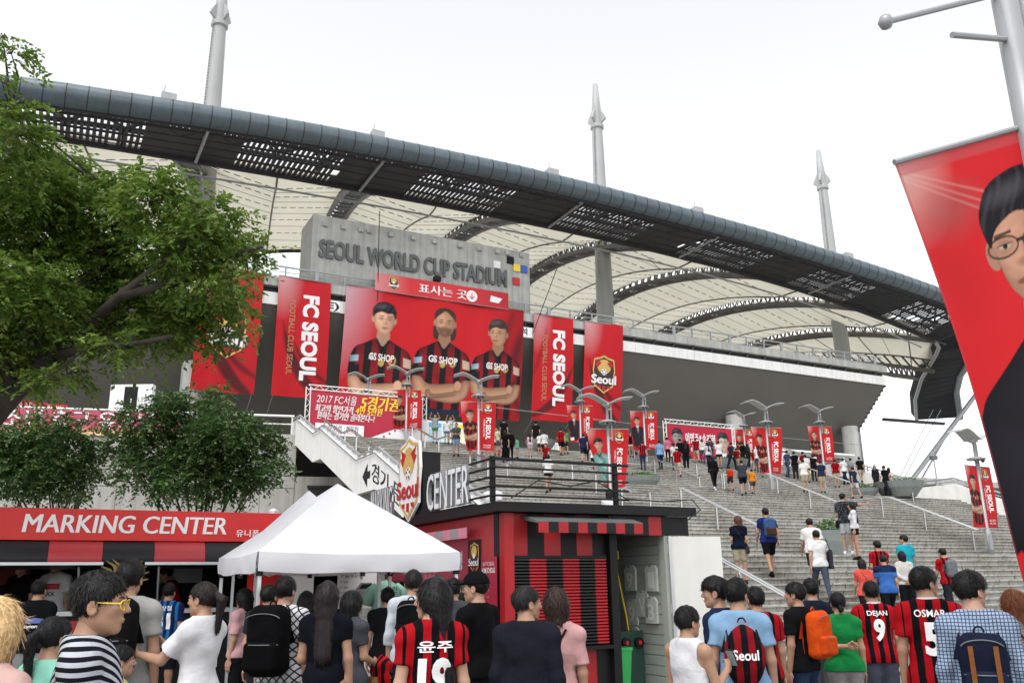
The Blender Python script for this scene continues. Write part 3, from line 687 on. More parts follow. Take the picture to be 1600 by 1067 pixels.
def portrait(p, x, y, hh, hair='short', skin='#c0926f', top='jersey', arms=True, turn=0.0, beard=False, fade=None, glasses=False):
    """bust of a player: head height hh, chin-to-crown centre at (x, y)"""
    poly = lambda q, soft=None: p.poly(chaikin(q), soft)
    shade = lambda q, *a_: p.shade(chaikin(q, 1), *a_)
    sk = np.array(lin(skin)); X = lambda a: x+a*hh; Y = lambda a: y+a*hh
    blk = '#17141a'
    if hair == 'long': p.put(poly([(X(-.42), Y(.2)), (X(-.46), Y(-.55)), (X(-.25), Y(-.62)), (X(.25), Y(-.62)), (X(.46), Y(-.5)), (X(.42), Y(.2)), (X(.2), Y(.52)), (X(-.2), Y(.52))]), '#3a2920')
    # neck
    p.put(poly([(X(-.20), Y(-.3)), (X(.22), Y(-.3)), (X(.26), Y(-.75)), (X(0), Y(-.95)), (X(-.26), Y(-.75))]), sk*.62)
    # trunk
    TR = [(X(-.24), Y(-.64)), (X(-.55), Y(-.82)), (X(-.92), Y(-.98)), (X(-1.08), Y(-1.35)), (X(-1.10), Y(-1.95)), (X(-.74), Y(-1.95)), (X(-.72), Y(-3.6)), (X(.72), Y(-3.6)), (X(.74), Y(-1.95)), (X(1.10), Y(-1.95)), (X(1.08), Y(-1.35)), (X(.92), Y(-.98)), (X(.55), Y(-.82)), (X(.24), Y(-.64)), (X(.05), Y(-.92)), (X(-.05), Y(-.92))]
    tr = poly(TR)
    if top == 'jersey':
        p.put(tr, '#8f1720'); st = (np.sin((p.U-x)/hh*12.2+1.2) > .1)*1.0; p.put(tr*st, '#1a1216')
        p.put(tr*np.clip(np.abs(p.U-x)/hh-.75, 0, .3)*2.2, '#120d10'); p.put(poly([(X(-1.08), Y(-1.62)), (X(-.72), Y(-1.55)), (X(-.72), Y(-1.82)), (X(-1.1), Y(-1.9))]), '#191418'); p.put(poly([(X(-1.06), Y(-1.3)), (X(-.78), Y(-1.25)), (X(-.78), Y(-1.45)), (X(-1.06), Y(-1.5))]), '#a9c6da')
        p.put(poly([(X(.74), Y(-1.2)), (X(1.02), Y(-1.25)), (X(1.04), Y(-1.55)), (X(.76), Y(-1.5))]), '#d8b9a4'); p.put(p.ell(X(.38), Y(-1.33), .13*hh, .17*hh), '#cdb26a'); p.put(p.ell(X(.38), Y(-1.33), .08*hh, .1*hh), '#8f1720')
        p.put(p.ell(X(0), Y(-1.42), .11*hh, .13*hh), '#b9a15a'); p.put(poly([(X(-.45), Y(-1.35)), (X(-.34), Y(-1.15)), (X(-.25), Y(-1.35))]), '#d8d8d8')
    elif top == 'green':
        p.put(tr, '#9cc8c0'); p.put(tr*(np.sin((p.U-x+p.V)/hh*5) > .3), '#6fa8a2'); p.put(poly([(X(-.5), Y(-1.6)), (X(.5), Y(-1.6)), (X(.5), Y(-1.75)), (X(-.5), Y(-1.75))]), '#3a6f75')
    else:
        p.put(tr, '#26232d'); p.put(poly([(X(-.2), Y(-.66)), (X(.22), Y(-.66)), (X(.06), Y(-1.6))]), '#d9dbe0'); p.put(poly([(X(-.05), Y(-.88)), (X(.07), Y(-.88)), (X(.09), Y(-1.7)), (X(.0), Y(-1.6))]), '#b0202a')
        p.put(poly([(X(.0), Y(-1.8)), (X(.34), Y(-.8)), (X(.45), Y(-.9)), (X(.2), Y(-2.3))]), '#36323e')
    if top != 'suit': p.put(poly([(X(-.22), Y(-.62)), (X(-.29), Y(-.66)), (X(-.05), Y(-1.05)), (X(.05), Y(-1.05)), (X(.29), Y(-.66)), (X(.22), Y(-.62)), (X(0), Y(-.95))]), '#1b1a20')
    fo = .80+.22*np.sin((p.U-x)/hh*7+np.sin((p.V-y)/hh*6)*1.6+(p.V-y)/hh*3)*np.sin((p.V-y)/hh*4.3+1); p.C = p.C*(1-tr[:, None]*(1-np.clip(fo, .55, 1.1)[:, None])); shade(TR, .38*hh, .42)
    # folded arms
    if arms:
        for A_, f_ in (([(X(-1.10), Y(-1.9)), (X(-.78), Y(-1.9)), (X(-.55), Y(-2.2)), (X(.62), Y(-2.02)), (X(.70), Y(-2.24)), (X(.55), Y(-2.4)), (X(-.62), Y(-2.62)), (X(-1.02), Y(-2.4))], 1.0), ([(X(1.10), Y(-1.9)), (X(.78), Y(-1.9)), (X(.62), Y(-2.3)), (X(-.35), Y(-2.5)), (X(-.45), Y(-2.3)), (X(-.6), Y(-2.38)), (X(-.55), Y(-2.65)), (X(.6), Y(-2.75)), (X(1.02), Y(-2.45))], .85)):
            p.put(poly(A_), sk*f_); shade(A_, .17*hh, .38)
        p.put(poly([(X(-.6), Y(-2.62)), (X(.55), Y(-2.42)), (X(.55), Y(-2.46)), (X(-.55), Y(-2.68))]), sk*.35); p.put(p.ell(X(.62), Y(-2.12), .13*hh, .16*hh), sk)
    # head
    fx = turn*.1
    p.put(p.ell(X(-.37), Y(-.02), .07*hh, .12*hh), sk*.75); p.put(p.ell(X(.37), Y(-.02), .07*hh, .12*hh), sk*.62)
    face = np.maximum(p.ell(X(0), Y(.08), .36*hh, .40*hh), poly([(X(-.36), Y(.05)), (X(-.32), Y(-.25)), (X(-.17), Y(-.46)), (X(0), Y(-.51)), (X(.17), Y(-.46)), (X(.32), Y(-.25)), (X(.36), Y(.05))]))
    p.put(face, sk); shade([(X(-.36), Y(.1)), (X(-.34), Y(-.2)), (X(-.19), Y(-.45)), (X(0), Y(-.52)), (X(.19), Y(-.45)), (X(.34), Y(-.2)), (X(.36), Y(.1)), (X(.28), Y(.42)), (X(0), Y(.55)), (X(-.28), Y(.42))], .16*hh, .55); p.put(face*np.clip((p.U-x)/hh*2.0+.15, 0, 1)*.75, sk*.45); p.put(p.ell(X(-.16+fx), Y(.12), .16*hh, .2*hh, 0, .9)*face, np.minimum(sk*1.25, 1), .7)
    p.put(p.ell(X(-.19), Y(-.12), .10*hh, .10*hh, 0, 1.2)*face, np.minimum(sk*1.2, 1), .5)
    if beard: p.put(poly([(X(-.3), Y(-.15)), (X(-.22), Y(-.42)), (X(0), Y(-.5)), (X(.22), Y(-.42)), (X(.3), Y(-.15)), (X(.14), Y(-.16)), (X(0), Y(-.12)), (X(-.14), Y(-.16))], .08*hh), '#4a3328', .75)
    for sg in (-1, 1):
        ex = X(.155*sg+fx); p.put(p.ell(ex, Y(.02), .10*hh, .055*hh, 0, .8), sk*.55, .7); p.put(p.ell(ex, Y(.01), .058*hh, .017*hh), '#b9a69a'); p.put(p.ell(ex, Y(.011), .022*hh, .020*hh), '#1a1210'); p.put(p.ell(ex, Y(.027), .064*hh, .007*hh), '#2a1d18', .8); p.put(p.ell(ex, Y(-.035), .06*hh, .012*hh, 0, .9), sk*.6, .5)
        p.put(poly([(ex-.085*hh, Y(.085)), (ex+.085*hh, Y(.085+.015)), (ex+.08*hh, Y(.125)), (ex-.08*hh, Y(.115))]), '#1c1512', .85)
    p.put(poly([(X(.02+fx), Y(.04)), (X(.075+fx), Y(-.14)), (X(.02+fx), Y(-.15))], .05*hh), sk*.5, .8); p.put(p.ell(X(fx), Y(-.14), .07*hh, .035*hh, 0, .9), sk*.62, .8)
    p.put(p.ell(X(fx), Y(-.28), .12*hh, .028*hh), '#7a3f38', .85); p.put(p.ell(X(fx), Y(-.33), .10*hh, .02*hh, 0, .9), sk*.6, .6)
    mo = np.sin(p.U/hh*23+np.sin(p.V/hh*31)*2)*np.sin(p.V/hh*27+np.sin(p.U/hh*17)*2); p.C = p.C*(1+face[:, None]*.07*mo[:, None])
    # hair
    hc = '#3a2920' if hair == 'long' else ('#3b2a22' if hair == 'brown' else blk)
    if hair == 'long': p.put(poly([(X(-.40), Y(.08)), (X(-.42), Y(.35)), (X(-.2), Y(.54)), (X(.2), Y(.54)), (X(.42), Y(.35)), (X(.40), Y(.08)), (X(.32), Y(.2)), (X(.06), Y(.42)), (X(-.06), Y(.42)), (X(-.3), Y(.2))]), hc)
    else: p.put(poly([(X(-.39), Y(.0)), (X(-.44), Y(.28)), (X(-.30), Y(.52)), (X(0), Y(.61)), (X(.30), Y(.54)), (X(.44), Y(.28)), (X(.39), Y(.0)), (X(.34), Y(.14)), (X(.30), Y(.24)), (X(.1), Y(.20)), (X(-.1), Y(.26)), (X(-.28), Y(.18)), (X(-.34), Y(.12))]), hc); hm = p.ell(X(0), Y(.32), .46*hh, .34*hh)*(p.C.sum(1) < .06); p.put(hm*np.clip(np.sin((p.U-x)/hh*70+np.sin((p.V-y)/hh*9)*5)*.5+np.sin((p.U-x)/hh*31-(p.V-y)/hh*22)*.5, 0, 1), '#55505a', .35); p.put(p.ell(X(-.12), Y(.42), .2*hh, .07*hh, .2, 1.2), '#6a666e', .35)
    if glasses:
        for sg in (-1, 1):
            e = p.ell(X(.17*sg+fx), Y(.01), .15*hh, .085*hh)-p.ell(X(.17*sg+fx), Y(.01), .135*hh, .07*hh); p.put(e, '#101014')
        p.put(poly([(X(-.04+fx), Y(.04)), (X(.04+fx), Y(.04)), (X(.04+fx), Y(.015)), (X(-.04+fx), Y(.015))]), '#101014'); p.put(poly([(X(.31), Y(.05)), (X(.42), Y(.06)), (X(.42), Y(.03)), (X(.31), Y(.02))]), '#101014')
def swirl(p, pts, wd, c, a=.8):
    pts = np.array(pts, float)*np.array([p.w, p.h]); t = np.linspace(0, 1, 24)
    P = np.array([((1-q)**2*pts[0]+2*q*(1-q)*pts[1]+q*q*pts[2]) for q in t]); d = np.gradient(P, axis=0); n = np.c_[-d[:, 1], d[:, 0]]/np.linalg.norm(d, axis=1)[:, None]
    wv = np.sin(np.pi*np.clip(t*.9+.1, 0, 1))[:, None]*wd*p.w
    p.put(p.poly(np.r_[P+n*wv, (P-n*wv)[::-1]], soft=.05*p.w), c, a)
M_pr = mat_print('printed_banner', 0.6, 0.0, 0.15)
M_pr_t = mat_print('printed_mesh_cloth', 0.6, 0.30, 0.1)
M_gold = mat('crest_gold', (0.55, 0.36, 0.10), .5, .08, 6); M_pr_white = mat('print_white', (0.72, 0.71, 0.71), .6, .05, 3); M_pr_gold = mat('print_gold', (.42, .20, .10), .6, .05); M_crest_dk = mat('crest_dark', (0.04, 0.02, 0.02), .6, .1)
M_crest_red = mat('crest_red', (.42, .01, .015), .5, .05)
def crest(surf, cx, cy, h, parent, off=.006, small=False, mx=None, local=False, wordred=False):
    """club crest: gold-edged shield with winged cup and ball, the word, and a striped foot"""
    k = dict(mx=mx, local=local); q = lambda a: [(cx+x*h, cy+y*h) for x, y in a]
    sh = [(-.30, .40), (-.12, .44), (0, .50), (.12, .44), (.30, .40), (.34, .1), (.30, -.12), (.30, -.3), (0, -.5), (-.30, -.3), (-.30, -.12), (-.34, .1)]
    o = shape('crest', surf, q(sh), M_gold, parent, off, **k)
    shape('crest_field', surf, q([(x*.9, y*.9) for x, y in sh]), M_pr_white if wordred else M_crest_dk, parent, off+.003, **k)
    shape('crest_cup', surf, [(cx+x, cy+y) for x, y in circle2(0, .2*h, .21*h, .19*h, 16)], M_gold, parent, off+.006, **k)
    shape('crest_ball', surf, [(cx+x, cy+y) for x, y in circle2(0, .06*h, .085*h, .085*h, 14)], M_pr_white, parent, off+.009, **k)
    if not small:
        for a in (0, 1.257, 2.513, 3.77, 5.03): shape('ball_patch', surf, [(cx+x, cy+y) for x, y in circle2(.055*h*math.cos(a+.3), .06*h+.055*h*math.sin(a+.3), .022*h, None, 5)], M_crest_dk, parent, off+.012, local=local)
        for sx_ in (-1, 1): shape('crest_wing', surf, q([(sx_*.08, .30), (sx_*.26, .38), (sx_*.22, .28), (sx_*.28, .26), (sx_*.2, .16)]), M_crest_red, parent, off+.009, **k)
    for a in range(3): shape('crest_stripe', surf, q([(-.2+a*.15, -.3), (-.1+a*.15, -.3), (-.1+a*.15, -.42 if a == 1 else -.37), (-.2+a*.15, -.40 if a == 1 else -.34)]), M_crest_red, parent, off+.006, **k)
    for i, dx in enumerate((-.006, .006)): lettering('word', surf, 'Seoul', cx+dx*h, cy-.24*h, .22*h, M_crest_red if wordred else M_pr_white, parent, 'C', width=.74*h, bold=.03, off=off+.012+.003*i, **k)
    return o

# ---------------- great banners hung from the stand
def drape(l0, w, h, ph=0.0, ztop=24.0):
    def f(uv):
        u, v = uv[:, 0], uv[:, 1]; d = h-v
        s = 61.66+.9*np.clip(d/h, 0, 1)**1.6 + .07*np.sin(u*1.1+ph+d*.25)+.05*np.sin(u*2.7+ph*2)*(d/h) - .10*np.exp(-(d/.35)**2)*-1*0
        lsh = -.02*d*np.sin(ph)
        P = np.outer(l0+u+lsh, E1)+np.outer(s, E2)+np.outer(ztop-d, EZ)
        return P, np.tile(-E2, (len(uv), 1))
    return f
RED = '#b5151f'
def red_field(p, seed):
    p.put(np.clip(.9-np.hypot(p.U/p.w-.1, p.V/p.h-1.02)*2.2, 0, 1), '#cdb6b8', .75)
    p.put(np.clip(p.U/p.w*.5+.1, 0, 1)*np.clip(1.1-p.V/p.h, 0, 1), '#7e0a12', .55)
    r = random.Random(seed)
    if seed % 2: swirl(p, [(1.05, -.05), (.35, .15), (.12, .62)], .10, '#2a1418', .85); swirl(p, [(1.1, .12), (.6, .2), (.3, .5)], .05, '#4d0d14', .8)
    else: swirl(p, [(-.1, .02), (.7, .12), (1.0, .55)], .09, '#2a1418', .8); swirl(p, [(-.1, .35), (.2, .55), (.35, .9)], .06, '#8f0f18', .7)
def stand_banner(l0, w, h, seed, label, what):
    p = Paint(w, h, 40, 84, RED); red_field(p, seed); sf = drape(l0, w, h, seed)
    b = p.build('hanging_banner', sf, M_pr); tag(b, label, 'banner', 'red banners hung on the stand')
    for cx in (.15, w-.15):
        P, _ = sf(np.array([[cx, .1]])); MB().tube(P[0], P[0]+EZ*-1.1+E2*1.6, .03, n=4).build('tie_rope', M_grey_steel, b)
    MB().tube(sf(np.array([[0.0, h-.02]]))[0][0]-EZ*.03+E2*.03, sf(np.array([[w, h-.02]]))[0][0]-EZ*.03+E2*.03, .05, n=6).build('top_bar', M_grey_steel, b)
    if what == 'text':
        lettering('lettering', sf, 'FC SEOUL', w*.50, h*.86, 1.05*w/3.9, M_pr_white, b, width=h*.72, rot=-math.pi/2, bold=.05, off=.02, mx=.5, split=True)
        lettering('lettering', sf, 'FC SEOUL', w*.515, h*.86-.02, 1.05*w/3.9, M_pr_white, b, width=h*.72, rot=-math.pi/2, bold=.05, off=.024, mx=.5, split=True)
        lettering('small_lettering', sf, 'FOOTBALL CLUB SEOUL', w*.24, h*.80, .42*w/3.9, M_pr_gold, b, width=h*.62, rot=-math.pi/2, bold=.02, off=.02, mx=.5)
    else: crest(sf, w*.5, h*.47, w*.85, b, .03, mx=.4)
    return b
def lx(x, y, s=61.8): return LS(at_s(x, y, s))[0]
stand_banner(7.6, 4.4, 9.1, 3, 'red stand banner with crest, leftmost, half hidden by the big tree', 'crest')
stand_banner(13.05, 4.0, 9.0, 5, 'red stand banner with vertical white lettering left of the three players', 'text')
stand_banner(34.95, 3.95, 9.2, 6, 'red stand banner with vertical white lettering right of the three players', 'text')
stand_banner(40.2, 4.05, 8.9, 7, 'red stand banner with crest, rightmost of the hanging row', 'crest')
BW, BH = 15.7, 9.5
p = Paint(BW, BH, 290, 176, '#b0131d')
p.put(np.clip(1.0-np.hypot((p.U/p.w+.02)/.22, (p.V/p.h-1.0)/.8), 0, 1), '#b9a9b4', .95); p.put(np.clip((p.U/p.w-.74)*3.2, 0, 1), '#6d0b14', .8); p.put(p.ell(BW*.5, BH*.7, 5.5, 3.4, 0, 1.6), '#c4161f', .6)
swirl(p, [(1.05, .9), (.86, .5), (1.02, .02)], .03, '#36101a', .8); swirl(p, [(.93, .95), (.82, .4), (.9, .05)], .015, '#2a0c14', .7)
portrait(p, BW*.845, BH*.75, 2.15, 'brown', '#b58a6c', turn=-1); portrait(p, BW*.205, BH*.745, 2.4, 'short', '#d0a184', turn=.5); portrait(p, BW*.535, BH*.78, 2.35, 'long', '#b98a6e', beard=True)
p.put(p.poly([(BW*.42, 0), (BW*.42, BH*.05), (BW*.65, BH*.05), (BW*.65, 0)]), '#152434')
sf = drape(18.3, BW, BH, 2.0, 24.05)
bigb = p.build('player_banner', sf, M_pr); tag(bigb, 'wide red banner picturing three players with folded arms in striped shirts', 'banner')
MB().tube(W(18.3, 61.62, 24.06), W(18.3+BW, 61.62, 24.06), .06, n=6).build('top_bar', M_grey_steel, bigb)
for x, y, w_ in ((BW*.205, BH*.40, 2.1), (BW*.535, BH*.435, 2.6), (BW*.845, BH*.43, 2.0)): lettering('shirt_lettering', sf, 'GS SHOP', x, y, .52, M_pr_white, bigb, 'C', width=w_, bold=.04, off=.02, mx=.6)
# (E) and hangul on the white band between the banners
for tx, px, py, w_ in (('(E)', 511, 489, 1.5), ('석', 816, 523, .6)):
    q = LS(at_s(px, py, 61.98)); MB().lsbox(q[0]-.75, q[0]+.95, 61.90, 61.975, 21.8, 22.66).build('sign_plate', M_lwhite, ST)
    lettering('band_letter', flat(W(q[0], 61.895, 21.95), E1, EZ), tx, .15, .05, .5, M_black, ST, 'C', width=w_, bold=.03, off=.006)
# ticket-office banner on the railing
q0 = LS(at_s(583, 456, 61.9)); q1 = LS(at_s(791, 479, 61.9))
tw, th = q1[0]-q0[0], 1.45
p = Paint(tw, th, 60, 10, '#c2333a'); p.put(np.clip((p.U/p.w-.6)*1.5, 0, .6), '#8c1d26'); p.put(np.clip(.25-p.U/p.w, 0, .25)*3, '#c98f90')
sf = flat(W(q0[0], 61.5, q0[2]+.05), E1, EZ); tb = p.build('ticket_banner', sf, M_pr); tag(tb, 'pink-red banner with white hangul and down arrow above the three players', 'banner')
MB().tube(W(q0[0], 61.53, q0[2]+.06), W(q1[0], 61.53, q0[2]+.06), .04, n=5).build('lower_bar', M_grey_steel, tb)
for d_ in (0, .05): lettering('lettering', sf, '표사는 곳', tw*.31+d_, .38, .62, M_pr_white, tb, width=tw*.36, off=.03+d_*.1, split=True)
shape('roundel', sf, circle2(tw*.71, .68, .5), M_pr_white, tb, .03); lettering('arrow', sf, '↓', tw*.71, .42, .5, M_red, tb, 'C', off=.045, bold=.02)
crest(sf, tw*.13, .75, 1.15, tb, .03, small=True); shape('ticket_picture', sf, [(tw*.85, .45), (tw*.92, .4), (tw*.95, .85), (tw*.86, 1.0)], M_pr_white, tb, .03)

# ---------------- boards on the upper plaza
def board(name, x0, yt0, x1, yb, s, label, base, z0=None, frame=True):
    a = LS(at_s(x0, yt0, s)); b = LS(at_s(x1, yt0, s)); zb = DECK_Z if z0 is None else z0; w_, h_ = b[0]-a[0], a[2]-zb
    r = empty(name, W(a[0], s, DECK_Z), label, 'sign board'); sf = flat(W(a[0], s, zb), E1, EZ)
    MB().lsbox(a[0], b[0], s+.01, s+.06, zb, zb+h_).build('panel', mat(name+'_face', base, .5, .04, 1.0), r)
    if frame:
        g = MB()
        for (p0, p1) in ((W(a[0]-.15, s, DECK_Z), W(a[0]-.15, s, zb+h_+.2)), (W(b[0]+.15, s, DECK_Z), W(b[0]+.15, s, zb+h_+.2)), (W(a[0]-.15, s, zb+h_+.2), W(b[0]+.15, s, zb+h_+.2))):
            d = unit(p1-p0); n_ = np.cross(d, E2); L = np.linalg.norm(p1-p0); k = int(L/.3)
            for o_ in (-.13, .13):
                g.tube(p0+n_*o_, p1+n_*o_, .035, n=5)
            for i in range(k):
                g.tube(p0+d*(L*i/k)-n_*.13*(1 if i % 2 else -1), p0+d*(L*(i+1)/k)+n_*.13*(1 if i % 2 else -1), .02, n=4)
        g.build('truss_frame', M_white, r)
    return r, sf, w_, h_
M_crim = '#a81f38'
r, sf, w_, h_ = board('price_board', 486, 610, 660, 690, 47.8, 'crimson price board in white truss frame at the top of the stairs, left', M_crim)
lettering('headline', sf, '2017 FC서울', w_*.05, h_*.78, .42, M_pr_white, r, width=w_*.35, shear=.2, off=.01, split=True)
for d_ in (0, .03, .06): lettering('headline', sf, '5경기권', w_*.43+d_, h_*.73, .62, M_yellow, r, width=w_*.35, shear=.2, off=.01+d_*.1, split=True)
for d_ in (0, .03): lettering('line', sf, '최고의 할인가격', w_*.04+d_, h_*.60, .34, M_pr_white, r, width=w_*.33, shear=.2, off=.01+d_*.1, split=True); lettering('line', sf, '원하는 경기만 골라본다~!', w_*.06+d_, h_*.455, .34, M_pr_white, r, width=w_*.50, shear=.2, off=.01+d_*.1, split=True); lettering('line', sf, '4만 5천원', w_*.39+d_, h_*.60, .36, M_yellow, r, width=w_*.24, shear=.2, off=.01+d_*.1, split=True)
shape('white_corner', sf, [(w_*.40, .02), (w_*.99, .02), (w_*.99, h_*.38), (w_*.75, h_*.34)], M_lwhite, r, .008)
shape('price_panel', sf, [(w_*.05, h_*.08), (w_*.47, h_*.08), (w_*.47, h_*.36), (w_*.05, h_*.36)], M_lwhite, r, .012)
lettering('price_line', sf, '10 경기권 : 8만원', w_*.10, h_*.26, .2, M_black, r, width=w_*.32, off=.018, split=True); lettering('price_line', sf, '15 경기권 : 5만원', w_*.10, h_*.17, .2, M_crest_red, r, width=w_*.32, off=.018, split=True)
for i in range(7): shape('confetti', sf, circle2(w_*(.60+.05*i), h_*(.1+.07*((i*5) % 4)), .07, None, 8), M_crest_red, r, .014)
MB().lsbox(LS(r.location)[0]+w_*.42, LS(r.location)[0]+w_, 47.55, 47.6, DECK_Z, DECK_Z+.35).build('yellow_notice', M_black, r)
r, sf, w_, h_ = board('player_board', 1041, 662, 1142, 705, 47.6, 'crimson board with two printed faces and white hangul behind the queue', M_crim)
pp = Paint(w_*.98, h_*.97, 110, 40, M_crim); portrait(pp, w_*.14, h_*.66, h_*.42, 'short', '#8d8580', 'suit', False); portrait(pp, w_*.84, h_*.62, h_*.46, 'short', '#b9a596', 'suit', False)
pp.build('print', lambda uv: (lambda P, N: (P+N*.006, N))(*sf(uv+np.array([w_*.01, h_*.01]))), M_pr, r)
for d_ in (0, .04): lettering('headline', sf, '이명주&송진형', w_*.27+d_, h_*.55, .6, M_pr_white, r, width=w_*.45, off=.02+d_*.1, split=True); lettering('line', sf, '이명주 송진형', w_*.34+d_, h_*.30, .3, M_pr_white, r, width=w_*.3, off=.02+d_*.1)
r, sf, w_, h_ = board('schedule_board', 657, 655, 738, 700, 48.2, 'white fixture table board with blue and yellow cells at the top of the stairs', '#e4e8ea', frame=False)
for i in range(3):
    for j in range(5): shape('table_cell', sf, [(w_*(.16+.27*i), h_*(.14+.12*j)), (w_*(.40+.27*i), h_*(.14+.12*j)), (w_*(.40+.27*i), h_*(.23+.12*j)), (w_*(.16+.27*i), h_*(.23+.12*j))], (M_cyan if i == 0 else (mat('cell_grey', '#c2d6dc', .5, .03) if i == 1 else mat('cell_pale', '#e6e3c0', .5, .03))), r, .006)
for i, m_ in enumerate((mat('cell_blue', '#5aa6cc', .5, .03), mat('cell_teal', '#86c7d4', .5, .03), M_yellow)): shape('table_head', sf, [(w_*(.16+.27*i), h_*.76), (w_*(.40+.27*i), h_*.76), (w_*(.40+.27*i), h_*.92), (w_*(.16+.27*i), h_*.92)], m_, r, .006)
for lo in (.1, w_-.1): MB().tube(W(LS(r.location)[0]+lo, 48.3, DECK_Z), W(LS(r.location)[0]+lo, 48.3, DECK_Z+h_), .04, n=6).build('leg', M_grey_steel, r)
r, sf, w_, h_ = board('notice_board', 848, 690, 874, 702, 46.6, 'small white notice board standing beside the middle planter', '#dfe0dc', frame=False)
for k in range(3): lettering('line', sf, '경기 문화행사', w_*.1, h_*(.7-.25*k), h_*.13, M_black, r, width=w_*.8, off=.006)
# banners along the left railing
def rail_surf(d0, z0):
    def f(uv): return np.outer(np.ones(len(uv)), RW0+RWN*.12+EZ*z0)+np.outer(d0-uv[:, 0], RWD)+np.outer(uv[:, 1], EZ), np.tile(RWN, (len(uv), 1))
    return f
p = Paint(24, 1.25, 80, 8, '#b04a62'); p.put(np.clip(.35-p.V/p.h, 0, .3)*3, '#d8c08a')
sf = rail_surf(30.0, DECK_Z-.35); rb = p.build('youth_banner', sf, M_pr); tag(rb, 'long faded pink banner with big white hangul on the railing at left', 'banner')
for d_ in (0, .05): lettering('lettering', sf, '2017 서울 유소년 축구 유소년', 10.2+d_, .38, .72, M_pr_white, rb, width=12.5, off=.03+d_*.1, split=True)
g = MB()
for k in range(12): g.tube(*[sf(np.array([[k*2.1+.4, 1.25]]))[0][0]+EZ*dz for dz in (-.02, .12)], .02, n=4)
g.build('lashing', M_white, rb)
for px0, px1, yt, yb, lab, tx in ((-30, 104, 624, 645, 'red event banner with two lines of white hangul above the left railing', ('가입, 재발급, 선물교환, 선수카드 수령,', '단체입장권 수령, 각종 이벤트!')),):
    P = at_y(px0, yb, 52); Q = at_y(px1, yb, 55); ex = unit((Q-P)*np.array([1, 1, 0])); w_ = np.linalg.norm((Q-P)[:2]); zb, zt = P[2]+.2, at_y(px0, yt, 52)[2]+.2
    P[2] = zb; sf = flat(P, ex, EZ); pp = Paint(w_, zt-zb, 30, 6, '#c23046'); eb = pp.build('event_banner', sf, M_pr); tag(eb, lab, 'banner')
    for i, t_ in enumerate(tx): lettering('line', sf, t_, w_*.25, (zt-zb)*(.58-.36*i), (zt-zb)*.24, M_pr_white, eb, width=w_*.68, off=.02)
    for a in (.02, w_*.5, w_-.02): MB().tube(np.array([*(P+ex*a)[:2], DECK_Z])+unit(np.cross(EZ, ex))*.06, P+ex*a+EZ*(zt-zb)+unit(np.cross(EZ, ex))*.06, .04, n=6).build('post', M_grey_steel, eb)
# small sponsor box and service huts on the deck at left
r = empty('sponsor_box', at_y(200, 645, 56)*np.array([1, 1, 0])+EZ*DECK_Z, 'white display box with black panel and a letter J under the stand', 'display box'); P = at_y(168, 650, 56); Q = at_y(234, 650, 56); w_ = Q[0]-P[0]
zt = at_y(168, 601, 56)[2]
MB().box(np.array([P[0], 56, DECK_Z]), (w_, 0, 0), (0, .5, 0), (0, 0, zt-DECK_Z)).build('body', M_lwhite, r)
sf = flat(np.array([P[0], 55.995, DECK_Z]), (1, 0, 0), EZ); shape('black_panel', sf, [(w_*.34, (zt-DECK_Z)*.5), (w_*.66, (zt-DECK_Z)*.5), (w_*.66, (zt-DECK_Z)*.97), (w_*.34, (zt-DECK_Z)*.97)], M_black, r, .006); lettering('letter', sf, 'J', w_*.5, (zt-DECK_Z)*.72, .5, M_pr_white, r, 'C', off=.012)
r = empty('gate_barrier', W(2, 56, DECK_Z), 'row of grey steel gates under the stand behind the left railing', 'gate')
for k in range(14):
    MB().lsbox(-14+k*1.7, -13.9+k*1.7, 57, 57.6, DECK_Z, DECK_Z+1.9+.3*(k % 3)).build('gate_post', M_let_grey, r); MB().lsbox(-13.88+k*1.7, -12.32+k*1.7, 57.2, 57.26, DECK_Z+.2, DECK_Z+1.5).build('gate_panel', M_grey_steel, r)
# booths under the stand to the right of the stairs' top
r = empty('ticket_counter', W(52, 52, DECK_Z), 'pale ticket counter at the stair top behind the right-hand crowd', 'counter')
MB().lsbox(49, 63, 54, 55.5, DECK_Z, DECK_Z+1.2).build('counter', M_white, r); MB().lsbox(49, 63, 55.6, 57, DECK_Z, DECK_Z+2.6).build('back_wall', M_let_grey, r); MB().lsbox(48.8, 63.2, 53.6, 57.2, DECK_Z+2.6, DECK_Z+2.75).build('canopy', M_white, r)

